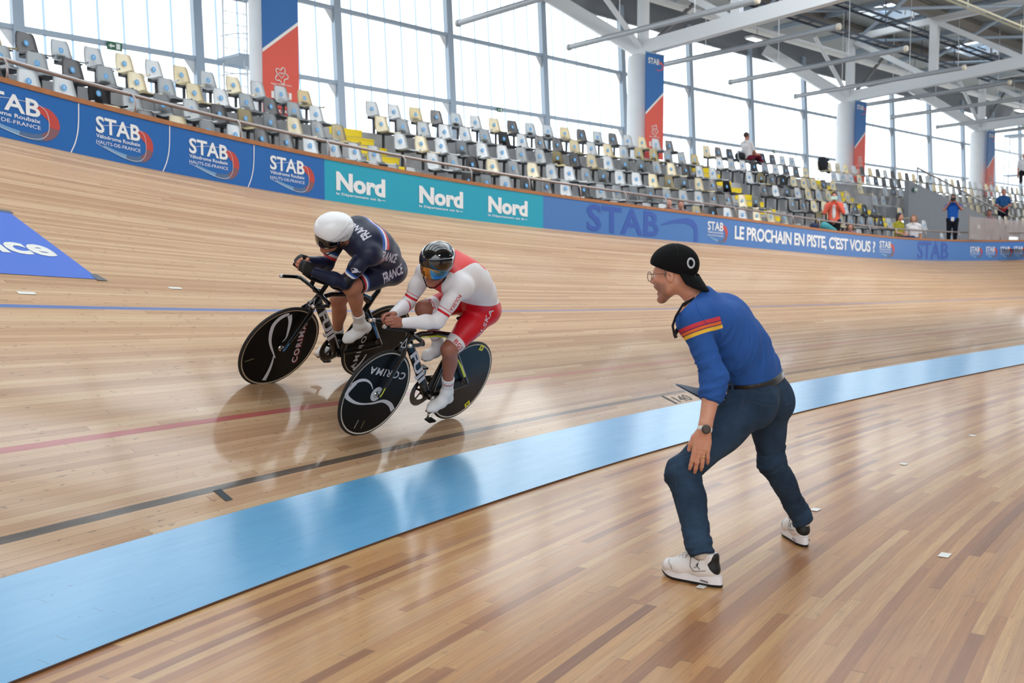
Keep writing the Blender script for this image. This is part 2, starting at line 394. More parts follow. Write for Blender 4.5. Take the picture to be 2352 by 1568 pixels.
def board_panel(s0, s1, m, label, thick=.045, top=HB):
    n = max(4, int((s1 - s0) / .25)); mb = MB(); V = []
    for i in range(n + 1):
        s = s0 + (s1 - s0) * i / n
        V += [BP(s, -.03, 0), BP(s, top, 0), BP(s, top, thick), BP(s, -.03, thick)]
    F = [(4 * i + a, 4 * i + (a + 1) % 4, 4 * i + 4 + (a + 1) % 4, 4 * i + 4 + a) for i in range(n) for a in range(4)] + [(3, 2, 1, 0), (4 * n, 4 * n + 1, 4 * n + 2, 4 * n + 3)]
    mb.add(V, F); r = empty('advertising_board', BP((s0 + s1) / 2, 0)); o = mb.build('panel', m, None)
    tag(r, label, 'advertising board', 'advertising boards along the top of the track'); return r, o
def seal(r):
    """children were built in world space: hang them on the empty without moving them"""
    pass
def adopt(root, kids):
    inv = Matrix.Translation(-root.location) if root.rotation_euler[:] == (0, 0, 0) else root.matrix_basis.inverted()
    for k in kids:
        k.parent = root; k.matrix_parent_inverse = Matrix.Identity(4)
        if k.data is not None: k.data.transform(inv)
red_print = mat('red_print', (196, 70, 62), .45); mauve_print = mat('mauve_print', (134, 92, 100), .45); slate_print = mat('slate_blue_print', (84, 112, 150), .45)
pale_blue_print = mat('pale_blue_print', (120, 165, 205), .45)
T_STAB = text2d('STAB', .1, bold=.022, spacing=1.02); T_VEL = text2d('Vélodrome Roubaix', .1, bold=.012); T_HDF = text2d('HAUTS-DE-FRANCE', .1, bold=.0)
def stab_logo(s0, s1, m=white_print, small=False, hs=1.0, h0=0.0, cols=None):
    k = (s1 - s0) / .62; ks = []; cols = cols or (red_print, mauve_print, slate_print, pale_blue_print)
    H = lambda h: h0 + h * hs
    arc = smooth_path([(.54, .40), (.66, .385), (.735, .33), (.76, .25), (.73, .16), (.64, .095), (.50, .075), (.32, .10), (.1, .155)], 6)
    n = len(arc); wd = [max(.004, .115 * min(1, (i / n) * 3.5 + .4) * (1 - (i / n) ** 2 * .82)) * hs for i in range(n)]
    arc = [(x, H(h)) for x, h in arc]
    cut = [0, int(n * .42), int(n * .62), int(n * .8), n - 1]
    for j in range(4): ks.append(board_path(arc[cut[j]:cut[j + 1] + 1], wd[cut[j]:cut[j + 1] + 1], s0, k, cols[j], None, 'swoosh', out=-.004))
    if not small:
        loop = [(x, H(h)) for x, h in smooth_path([(0, .17), (.25, .10), (.48, .055), (.62, .075), (.69, .15), (.705, .27), (.685, .38), (.62, .435), (.54, .445), (.3, .43), (.08, .385)], 6)]
        ks.append(board_path(loop, [.0045] * len(loop), s0, k, m, None, 'outline', out=-.0055))
    ks.append(board_lettering(T_STAB, s0, s1, H(.305), H(.485), m, None, 'lettering', out=-.007))
    ks.append(board_lettering(T_VEL, s0, s1, H(.24), H(.283), m, None, 'lettering', out=-.007))
    ks.append(board_lettering(T_HDF, s0, s1, H(.172), H(.212), m, None, 'lettering', out=-.007))
    return ks
deep_blue = mat('deep_blue_board', (14, 102, 182), .42); turq = mat('turquoise_board', (18, 166, 196), .42); mid_blue = mat('mid_blue_board', (70, 124, 194), .42)
faded = mat('faded_blue_print', (52, 92, 180), .45)
logos = [(11.05, 11.70, 10.35, 12.11, 'deep blue board with white STAB lettering cut off by the left edge of the photo'),
         (12.29, 12.80, 12.11, 13.17, 'second deep blue board from the left edge, with a whole STAB logo'),
         (13.41, 13.93, 13.17, 14.31, 'deep blue STAB board, second left of the turquoise ones'),
         (14.54, 15.07, 14.31, 15.40, 'deep blue STAB board touching the first turquoise board')]
for a, b, c, d, lab in logos:
    r, p = board_panel(c, d, deep_blue, lab); ks = [p] + stab_logo(a, b)
    if d < 15.3:
        pth = smooth_path([(d - .10, .0), (d - .045, .14), (d - .012, .32), (d - .002, .575)], 5)
        ks.append(board_path([(x - c, h) for x, h in pth], [.012] * len(pth), c, 1.0, white_print, None, 'dividing_line'))
    adopt(r, ks)
T_N = text2d('Nord', .1, bold=.045); T_D = text2d('le Département est là', .1, bold=.02, spacing=1.1)
for a, b, c, d, lab in ((15.59, 16.46, 15.40, 16.88, 'turquoise Nord board nearest the deep blue boards'), (17.11, 18.02, 16.88, 18.38, 'middle one of the three turquoise Nord boards'),
                        (18.58, 19.52, 18.38, 19.92, 'turquoise Nord board nearest the mid blue boards')):
    r, p = board_panel(c, d, turq, lab)
    ks = [p, board_lettering(T_N, a, b, .185, .43, white_print), board_lettering(T_D, a, a + (b - a) * .9, .105, .14, white_print)]
    ks.append(board_path([(0, .12), (.07, .12)], [.008, .008], a + (b - a) * .92, 1.0, white_print, None, 'arrow'))
    adopt(r, ks)
r, p = board_panel(19.92, 25.0, mid_blue, 'mid blue board with huge faded STAB letters, between turquoise and slogan boards')
big = smooth_path([(0, .30), (.5, .40), (1.0, .43), (1.25, .34), (1.3, .18), (1.28, .02)], 5)
adopt(r, [p, board_lettering(T_STAB, 21.11, 23.37, .06, .54, faded), board_path(big, [.02 + .13 * min(1, i / 12) for i in range(len(big))], 23.45, 1.0, faded, None, 'swoosh')])
r, p = board_panel(25.0, 34.9, mid_blue, 'long mid blue board reading LE PROCHAIN EN PISTE, C\'EST VOUS ?')
T_SL = text2d("LE PROCHAIN EN PISTE, C'EST VOUS ?", .1, bold=.03, spacing=.95)
adopt(r, [p] + stab_logo(25.2, 25.84, small=True) + [board_lettering(T_SL, 26.33, 33.5, .17, .45, white_print)] + stab_logo(33.72, 34.32, small=True))
r, p = board_panel(34.9, 37.45, mid_blue, 'mid blue board with faded STAB letters right of the slogan')
adopt(r, [p, board_lettering(T_STAB, 35.62, 36.95, .06, .54, faded)])
r, p = board_panel(37.45, 41.0, mid_blue, 'mid blue board with four small STAB logos at the right edge')
ks = [p]
for a, b in ((37.77, 38.1), (38.31, 38.6), (38.77, 39.05), (39.17, 39.42)): ks += stab_logo(a, b, small=True, hs=.8, h0=.04)
adopt(r, ks)

# wooden capping and the steel handrail
cap_m = mat('raw_wood_capping', (176, 116, 74), .6, noise=.25, nscale=12)
mb = MB(); V = []; sl = list(np.arange(9.0, 41.2, .25)); c4 = [(HB, -.012), (HB + .055, -.012), (HB + .055, .12), (HB, .12)]
for s in sl: V += [BP(s, h, q) for h, q in c4]
n = len(sl) - 1
mb.add(V, [(4 * i + a, 4 * i + (a + 1) % 4, 4 * i + 4 + (a + 1) % 4, 4 * i + 4 + a) for i in range(n) for a in range(4)] + [(3, 2, 1, 0), (4 * n, 4 * n + 1, 4 * n + 2, 4 * n + 3)])
o = mb.build('barrier_capping', cap_m); tag(o, 'brown wooden capping running along the top of the boards', 'capping')
steel = mat('brushed_steel', (170, 160, 158), .35, metal=.85)
hr = empty('handrail', BP(20, HB)); kids = []
mb = MB(); mb.tube([BP(s, .875, .16) for s in np.arange(9.0, 41, .3)], .024, 10); kids.append(mb.build('rail', steel, smooth=True))
s = 10.05
while s < 40.5:
    mb = MB(); mb.tube([BP(s, HB + .02, .06), BP(s, .76, .06), BP(s, .83, .075), BP(s, .868, .12), BP(s, .872, .155)], .012, 8)
    kids.append(mb.build('post', steel, smooth=True)); s += 1.37
adopt(hr, kids); tag(hr, 'long steel handrail on thin posts above the wooden capping', 'handrail')

# ------------------------------------------------------------------ grandstand: rows follow the back row's plan path
T6 = smooth_path([(-10.6, 9.5), (-9.2, 12.6), (-8.0, 15.3), (-7.15, 16.95), (-6.3, 18.5), (-5.33, 20.15), (-4.2, 21.9), (-2.9, 23.5), (-1.45, 25.0), (.45, 26.9), (2.5, 28.8), (4.5, 30.7), (7, 33.2), (9.5, 35.7), (13.4, 39.6), (20.2, 46.4), (30, 56.2)], 8)
T6 = np.array(T6); T6L = np.r_[0, np.cumsum(np.hypot(*np.diff(T6, axis=0).T))]
_tx = np.gradient(T6[:, 0], T6L); _ty = np.gradient(T6[:, 1], T6L)
def T6P(q, inn=0.0, z=0.0):
    x = np.interp(q, T6L, T6[:, 0]); y = np.interp(q, T6L, T6[:, 1]); tx = np.interp(q, T6L, _tx); ty = np.interp(q, T6L, _ty); L = math.hypot(tx, ty)
    return Vector((x + ty / L * inn, y - tx / L * inn, z))
def T6H(q):
    return math.atan2(np.interp(q, T6L, _ty), np.interp(q, T6L, _tx))
def px_of(P):
    c, s_ = math.cos(PITCH), math.sin(PITCH); Z = P.z - CAM_H; d = P.y * c - Z * s_; u = P.y * s_ + Z * c
    return 1176 + F_PX * P.x / d, 784 - F_PX * u / d, d
ROWZ = lambda k: 2.36 + .437 * k - .82
RP = .75
def barrier_gap(P):
    """distance of a stand position outside the barrier line"""
    ph = PHI; nx, ny = -np.cos(ph), np.sin(ph); r = WT * np.cos(THT)
    bx, by = CX + nx * r, CY + ny * r; i = int(np.argmin((bx - P.x) ** 2 + (by - P.y) ** 2))
    return (P.x - bx[i]) * nx[i] + (P.y - by[i]) * ny[i]
conc = mat('grey_concrete', (176, 176, 178), .8, noise=.12, nscale=2.0)
VOM0, VOM1 = None, None
def q_at_px(x, inn, z):
    best = min(np.arange(2, T6L[-1] - 1, .05), key=lambda q: abs(px_of(T6P(q, inn, z))[0] - x)); return float(best)
QA = [q_at_px(768, 0, 4.6), q_at_px(1588, 0, 4.6), q_at_px(1858, 0, 4.6)]      # stairs
QEND = q_at_px(2008, 1.5, 4.1)
mb = MB(); qs = list(np.arange(4, T6L[-1], 1.0))
for k in range(7):
    i0 = (6 - k) * RP - .42; i1 = i0 + RP if k > 0 else i0 + RP
    z = ROWZ(k); zl = ROWZ(k - 1) if k else z - 1.2
    for a, b in zip(qs[:-1], qs[1:]):
        if k <= 3 and a > QEND - .5 and a < QEND + 8 : continue
        if barrier_gap(T6P(a, i1)) < .02 or barrier_gap(T6P(b, i1)) < .02:
            if barrier_gap(T6P(a, i0)) < .3: continue
        mb.quad(T6P(a, i0 if k < 6 else -4.0, z), T6P(b, i0 if k < 6 else -4.0, z), T6P(b, i1, z), T6P(a, i1, z))
        mb.quad(T6P(a, i1, z), T6P(b, i1, z), T6P(b, i1, zl), T6P(a, i1, zl))
o = mb.build('terrace_steps', conc, fix=False); tag(o, 'stepped grey concrete terrace carrying the rows of seats', 'terrace', kind='structure')

# seat: shell, round sticker, bracket
def seat_shell_mesh():
    bm = bmesh.new()
    prof = [(.23, -.035, .40), (.215, -.005, .42), (.17, .0, .44), (.05, -.01, .45), (-.08, -.012, .45), (-.155, .012, .45), (-.19, .07, .45), (-.215, .2, .43), (-.235, .32, .39), (-.245, .375, .34), (-.25, .39, .28)]
    nx = 7; g = []
    for (y, z, w) in prof:
        row = []
        for j in range(nx):
            t = j / (nx - 1) * 2 - 1; e = abs(t) ** 4
            row.append(bm.verts.new((t * w * .90 / 2, y + .02 * e * (1 if z > .05 else 0), z * (.95 if z > 0 else 1) + .022 * e * (0 if z > .1 else 1))))
        g.append(row)
    for i in range(len(prof) - 1):
        for j in range(nx - 1): bm.faces.new((g[i][j], g[i][j + 1], g[i + 1][j + 1], g[i + 1][j]))
    bmesh.ops.solidify(bm, geom=bm.faces[:], thickness=.014); bmesh.ops.recalc_face_normals(bm, faces=bm.faces)
    for f in bm.faces: f.smooth = True
    me = bpy.data.meshes.new('seat_shell'); bm.to_mesh(me); bm.free(); return me
shell0 = seat_shell_mesh()
SEATM = {'g': mat('light_grey_seat_plastic', (222, 224, 225), .28, spec=.6), 'c': mat('cream_seat_plastic', (242, 230, 200), .28, spec=.6), 'd': mat('charcoal_seat_plastic', (128, 126, 127), .28, spec=.6)}
SEATN = {'g': 'light grey', 'c': 'cream', 'd': 'charcoal'}
SHELL = {}
for k_, m_ in SEATM.items():
    me = shell0.copy(); me.materials.append(m_); SHELL[k_] = me
mb = MB(); R_ = .046; C_ = Vector((0, -.200, .200)); nrm = Vector((0, 1, .11)).normalized(); up_ = Vector((0, -.11, 1)).normalized()
sm1 = mat('sky_blue_sticker', (70, 160, 220), .4)
ring = [C_ + nrm * .012 + (Vector((1, 0, 0)) * math.cos(t) + up_ * math.sin(t)) * R_ for t in np.linspace(0, 2 * math.pi, 20, endpoint=False)]
mb.add(ring, [tuple(range(20))], 0)
for (dx, dz, w, h) in ((-.012, 0, .010, .05), (.012, 0, .010, .05), (0, .018, .03, .010), (0, -.008, .026, .008)):
    c = C_ + nrm * .0135 + Vector((dx, 0, 0)) + up_ * dz
    mb.add([c + Vector((-w / 2, 0, 0)) - up_ * h / 2, c + Vector((w / 2, 0, 0)) - up_ * h / 2, c + Vector((w / 2, 0, 0)) + up_ * h / 2, c + Vector((-w / 2, 0, 0)) + up_ * h / 2], [(0, 1, 2, 3)], 1)
st0 = mb.build('number_sticker', [sm1, mat('sticker_white', (190, 215, 235), .4)], fix=False); STK = st0.data; bpy.data.objects.remove(st0)
mb = MB(); mb.box((0, -.02, -.03), (.30, .30, .022)); mb.box((0, -.14, -.2), (.045, .04, .34)); mb.box((0, -.16, -.385), (.14, .1, .012)); mb.box((0, -.235, .05), (.2, .02, .16))
br0 = mb.build('bracket', mat('dark_bracket_steel', (62, 62, 66), .5, metal=.4)); BRK = br0.data; bpy.data.objects.remove(br0)
PAT = {6: {0: 'ggcdggcdgcgcgcgggcgg'[::-1]}}
seats = []
SP = .635
for k in range(7):
    inn = (6 - k) * RP; z = ROWZ(k) + .42; phase = (.0, .32, .1, .45, .22, .38, .15)[k]
    q = 5.0 + phase; idx = 0
    while q < T6L[-1] - 2:
        P = T6P(q, inn, z); px, py, dd = px_of(P); idx += 1; qq = q; q += SP * (1 + .0 * k)
        if px < -60 or px > 2420 or dd > 62: continue
        gap_ok = all(abs(qq - qa) > .62 for qa in QA)
        if not gap_ok: continue
        if barrier_gap(P) < .42: continue
        if k <= 4 and qq > QEND - .2 + .0 * k:
            if qq < QEND + {4: 1.2, 3: 4.5, 2: 7.5, 1: 10.0, 0: 11.5}[k]: continue
        # hidden behind the boards?
        seats.append([k, qq, P, px, dd, inn])
stair_names = ['the first yellow stair', 'the second yellow stair', 'the third yellow stair']
top_seq_left = 'cdggcgcgcggc'; top_seq_mid = 'ggcdggcdggcdgdgcgd'; top_seq_3 = 'gcdcdgg'
seats.sort(key=lambda r: r[4]); col_rnd = random.Random(21)
rowcol = {}
for k in range(7):
    rs = sorted([r for r in seats if r[0] == k], key=lambda r: r[1])
    segs = {}
    for r in rs:
        sg = sum(r[1] > qa for qa in QA) + (1 if r[1] > QEND else 0); segs.setdefault(sg, []).append(r)
    for sg, L in segs.items():
        for i, r in enumerate(L):
            c = col_rnd.choices('gcd', weights=(50, 27, 23))[0]
            if k == 6:
                if sg == 0:
                    j = len(L) - 1 - i
                    if j < len(top_seq_left): c = top_seq_left[::-1][j]
                if sg == 1 and i < len(top_seq_mid): c = top_seq_mid[i]
            r += [c, sg, i, len(L)]
rown = ['front row', 'second row', 'third row', 'fourth row', 'fifth row', 'sixth row', 'top row']
def ordn(n): return {1: 'nearest', 2: 'second', 3: 'third'}.get(n, '%dth' % n if n % 10 not in (1, 2, 3) or n in (11, 12, 13) else '%d%s' % (n, {1: 'st', 2: 'nd', 3: 'rd'}[n % 10]))
NEAR = seats[:300]; FAR = seats[300:]
for (k, q, P, px, dd, inn, c, sg, i, n) in NEAR:
    r = empty('stadium_seat', P, (0, 0, T6H(q) + math.pi))
    # local +y points to the track
    if sg == 0: where = '%s seat left of %s' % (ordn(n - i), stair_names[0])
    elif sg <= 2 and i < n / 2: where = '%s seat right of %s' % (ordn(i + 1), stair_names[sg - 1])
    elif sg <= 2: where = '%s seat left of %s' % (ordn(n - i), stair_names[sg])
    elif sg == 3: where = '%s seat right of %s' % (ordn(i + 1), stair_names[2])
    else: where = '%s seat beyond the grey ramp wall' % ordn(i + 1)
    tag(r, '%s plastic seat in the %s, %s' % (SEATN[c], rown[k], where), 'seat', '%s stadium seats' % SEATN[c])
    link_obj('shell', SHELL[c], r); link_obj('number_sticker', STK, r)
    if dd < 34: link_obj('bracket', BRK, r)
mbf = MB(); cv = np.array([v.co[:] for v in shell0.vertices]); cf = [tuple(p.vertices) for p in shell0.polygons]
for (k, q, P, px, dd, inn, c, sg, i, n) in FAR:
    a = T6H(q) + math.pi; ca, sa = math.cos(a), math.sin(a)
    mbf.add([(P.x + x * ca - y * sa, P.y + x * sa + y * ca, P.z + z) for x, y, z in cv], cf, 'gcd'.index(c))
if mbf.v:
    o = mbf.build('distant_seats', [SEATM['g'], SEATM['c'], SEATM['d']], smooth=True, fix=False)
    tag(o, 'grey and cream seats of the far end of the stand', 'seats', kind='stuff')
# yellow stair nosings with half steps
yel = mat('yellow_stair_paint', (238, 208, 20), .55)
ORD = ['first', 'second', 'third']
for si, qa in enumerate(QA):
    r = empty('stair_flight', T6P(qa, 3, ROWZ(3))); kids = []
    for k in range(0, 7):
        z = ROWZ(k); inn = (6 - k) * RP - .42 + RP
        if barrier_gap(T6P(qa, inn)) < .15: continue
        f = lambda u, w, zz: T6P(qa + u, w, zz)
        # nosing on the row edge
        mb = MB(); mb.box(T6P(qa, inn - .05, z + .012), (.92, .12, .03), Matrix.Rotation(T6H(qa), 3, 'Z')); mb.box(T6P(qa, inn + .008, z - .06), (.92, .015, .13), Matrix.Rotation(T6H(qa), 3, 'Z')); kids.append(mb.build('nosing', yel))
        if k > 0:
            zz = z - .2185; mb = MB(); mb.box(T6P(qa, inn + .18, zz - .11), (.92, .36, .22), Matrix.Rotation(T6H(qa), 3, 'Z')); kids.append(mb.build('half_step', mat('pale_concrete', (176, 176, 176), .8)))
            mb = MB(); mb.box(T6P(qa, inn + .33, zz + .01), (.92, .1, .03), Matrix.Rotation(T6H(qa), 3, 'Z')); mb.box(T6P(qa, inn + .366, zz - .05), (.92, .012, .12), Matrix.Rotation(T6H(qa), 3, 'Z')); kids.append(mb.build('nosing', yel))
    adopt(r, kids); tag(r, '%s flight of yellow edged stairs from the left, between the seats' % ORD[si], 'stairs', 'yellow edged stairs')

# ramp wall beside the entrance and its handrails
grey_wall = mat('grey_painted_wall', (126, 130, 136), .7, noise=.06, nscale=3)
qv0 = QEND + .1
def VW(q, z, o=0.0): return T6P(q, 2.7 + o, z)
rw = empty('ramp_wall', VW(qv0 + 4, 2)); kids = []
mb = MB(); V = []
for i in range(9):
    q = qv0 + 9.3 * i / 8; zt = 4.15 - (1.35) * (i / 8); V += [VW(q, .6), VW(q, zt), VW(q, zt, -.16), VW(q, .6, -.16)]
mb.add(V, [(4 * i + a, 4 * i + (a + 1) % 4, 4 * i + 4 + (a + 1) % 4, 4 * i + 4 + a) for i in range(8) for a in range(4)] + [(3, 2, 1, 0), (32, 33, 34, 35)]); kids.append(mb.build('wall_panel', grey_wall))
mb = MB(); mb.tube([VW(qv0 + .6, 4.62), VW(qv0 + 9.6, 3.2)], .03, 8); mb.tube([VW(qv0 + .6, 4.62), VW(qv0 + .6, 4.0)], .022, 8); kids.append(mb.build('rail', steel, smooth=True))
for t in (.35, .7): mb = MB(); mb.tube([VW(qv0 + .6 + 9 * t, 4.62 - 1.42 * t), VW(qv0 + .6 + 9 * t, 4.0 - 1.3 * t)], .022, 8); kids.append(mb.build('post', steel, smooth=True))
adopt(rw, kids); tag(rw, 'sloping grey painted ramp wall with a handrail, behind the blue shirted photographer', 'wall')
# front landing between barrier and ramp wall
mb = MB(); zf = ROWZ(0) + .25
for a, b in zip(np.arange(QEND - .5, QEND + 14, 1.0), np.arange(QEND + .5, QEND + 15, 1.0)): mb.quad(T6P(a, 2.6, zf), T6P(b, 2.6, zf), T6P(b, 6.5, zf), T6P(a, 6.5, zf))
o = mb.build('landing', conc, fix=False); tag(o, 'concrete landing behind the barrier at the ramp wall', 'landing', kind='structure')
# ------------------------------------------------------------------ glazed facade
paint_w = mat('white_painted_steel', (228, 231, 234), .45)
paint_b = mat('pale_blue_grey_steel', (168, 184, 200), .45)
FA = [(-18.4, 11.4), (-15.3, 14.6), (-12.6, 17.9), (-9.9, 21.3), (-7.25, 24.5), (-4.55, 27.75), (-1.8, 30.95), (1.05, 34.0), (3.9, 37.1), (6.8, 40.15), (9.8, 43.3), (12.85, 46.35), (15.9, 49.45), (18.95, 52.55), (22.0, 55.6), (25.1, 58.7), (28.2, 61.8), (31.3, 64.9), (34.4, 68), (37.5, 71.1)]
Z_T1, Z_T2, Z_EAVE = CAM_H + 4.65, CAM_H + 6.57, CAM_H + 8.42
LEAN = .06
def FP3(p, z):
    """facade point, leaning outwards with height"""
    return Vector((p[0] - .707 * LEAN * (z - 5), p[1] + .707 * LEAN * (z - 5), z))
M = NT('translucent_glazing'); u, v = M.uv()
fr = M.math('FRACT', M.math('MULTIPLY', u, 7.0)); ln = M.math('MAXIMUM', M.math('LESS_THAN', fr, .055), M.math('GREATER_THAN', fr, .945))
ln2 = M.math('LESS_THAN', M.math('FRACT', M.math('MULTIPLY_ADD', u, 14.0, .5)), .06)
cc = M.mix(M.math('MULTIPLY_ADD', ln2, .35, M.math('MULTIPLY', ln, .85)), lin(250, 254, 255), lin(70, 104, 136))
tr = M.n('ShaderNodeBsdfTransparent'); M.l(cc, tr.inputs['Color']); gl = M.n('ShaderNodeBsdfGlossy'); gl.inputs['Roughness'].default_value = .15
mx = M.n('ShaderNodeMixShader'); mx.inputs[0].default_value = .04; M.l(tr.outputs[0], mx.inputs[1]); M.l(gl.outputs[0], mx.inputs[2])
M.l(mx.outputs[0], [n for n in M.t.nodes if n.type == 'OUTPUT_MATERIAL'][0].inputs['Surface'])
glaz = M.m
for i, (a, b) in enumerate(zip(FA[:-1], FA[1:])):
    w = empty('window_%d' % (i + 1), FP3(a, 3.0)); tag(w, 'bay %d of the tall translucent facade glazing counted from the left' % (i + 1), None, None, 'structure'); kids = []
    mb = MB(); mb.add([FP3(a, 2.4), FP3(b, 2.4), FP3(b, Z_EAVE + .9), FP3(a, Z_EAVE + .9)], [(0, 1, 2, 3)]); kids.append(mb.build('pane', glaz, uv=[(0, 0), (1, 0), (1, 1), (0, 1)], fix=False))
    mb = MB(); inw = Vector((.707, -.707, 0))
    mb.beam(FP3(a, 2.4) + inw * .12, FP3(a, Z_EAVE + .5) + inw * .12, .17, .22, (1, 1, 0)); kids.append(mb.build('mullion', paint_b))
    for zt in (Z_T1, Z_T2, 4.1):
        mb = MB(); A = FP3(a, zt) + inw * .1; B = FP3(b, zt) + inw * .1; mb.beam(A, B, .14, .10); kids.append(mb.build('transom', paint_b))
        if zt > 5:
            d = (B - A).normalized(); P = B - d * .09; mb = MB()
            mb.prism([(0, 0), (-.34, 0), (0, -.42)], (P, d, (0, 0, 1)), .03); kids.append(mb.build('gusset', paint_w))
    adopt(w, kids)
# small facade fittings
exit_g = mat('exit_sign_green', (20, 96, 66), .4); whiteL = mat('sign_white', (235, 240, 238), .4)
def exit_sign(P, d, label, s=1.0):
    r = empty('exit_sign', P); d = Vector(d).normalized(); n = Vector((d.y, -d.x, 0)); up = Vector((0, 0, 1)); kids = []
    mb = MB(); mb.beam(P - d * .17 * s, P + d * .17 * s, .03, .17 * s); kids.append(mb.build('sign_box', exit_g))
    Q = P + n * .018; mb = MB(); f = lambda x, z: Q + d * x * s + up * z * s
    mb.add([f(-.14, 0), f(-.08, .05), f(-.08, .018), f(-.01, .018), f(-.01, -.018), f(-.08, -.018), f(-.08, -.05)], [tuple(range(7))])
    mb.add([f(.03, -.06), f(.12, -.06), f(.12, .06), f(.03, .06)], [(0, 1, 2, 3)]); kids.append(mb.build('arrow', whiteL, fix=False))
    adopt(r, kids); tag(r, label, 'exit sign', 'green exit signs')
def fac(x_px, z, off=.3):
    """inside face of the facade on the line of sight column x"""
    best = None
    for a, b in zip(FA[:-1], FA[1:]):
        for t in np.linspace(0, 1, 40):
            p = (a[0] + (b[0] - a[0]) * t, a[1] + (b[1] - a[1]) * t); P = FP3(p, z) + Vector((.707, -.707, 0)) * off; e = abs(px_of(P)[0] - x_px) if P.y > 1 else 1e9
            if best is None or e < best[0]: best = (e, P, Vector((b[0] - a[0], b[1] - a[1], 0)).normalized())
    return best[1], best[2]
P, d = fac(260, Z_T1 - .06, .22); exit_sign(P, d, 'green exit sign hanging under the facade rail above the left seats')
P, d = fac(1149, Z_T1 - .05, .22); exit_sign(P, d, 'small green exit sign on the facade rail in the middle of the stand', .7)
P, d = fac(1780, Z_T1 - .05, .22); exit_sign(P, d, 'small green exit sign on the facade rail right of the seated spectator', .7)
P = VW(qv0 + 5.9, 2.72, -.0) + Vector((.03, -.03, 0)); exit_sign(P + Vector((.02, -.02, 0)), (.707, .707, 0), 'green exit sign on the grey ramp wall beside the photographer', 1.0)
P = VW(qv0 + .35, 3.86) + Vector((.03, -.03, 0)); exit_sign(P + Vector((.02, -.02, 0)), (.707, .707, 0), 'green exit sign high at the upper end of the grey ramp wall', .8)

# ------------------------------------------------------------------ columns and hanging banners
E1 = Vector((.707, .707, 0)); N1 = Vector((.707, -.707, 0)); UP = Vector((0, 0, 1))
cols = [Vector((-5.45 + .02, 24.0, 0)), Vector((4.15, 33.7, 0)), Vector((13.85, 43.5, 0)), Vector((23.5, 53.0, 0)), Vector((33.0, 62.6, 0))]
COLZ = CAM_H + 6.5
conc_c = mat('pale_concrete_column', (224, 226, 228), .7, noise=.04, nscale=4)
ban_b = mat('banner_blue', (40, 104, 170), .6); ban_r = mat('banner_red', (222, 88, 72), .6); ban_w = mat('banner_white', (235, 232, 226), .6); ban_dr = mat('banner_dark_red', (178, 50, 52), .6)
T_NB = text2d('Nord', .1, bold=.04); T_RB = text2d('ROUBAIX', .1, bold=.02); T_HF = text2d('Région Hauts-de-France', .1, bold=.01)
names_c = ['nearest, left of the turquoise boards', 'second from the left, in the middle of the stand', 'third from the left, beside the black bag', 'fourth from the left, far right', 'farthest, out of the frame on the right']
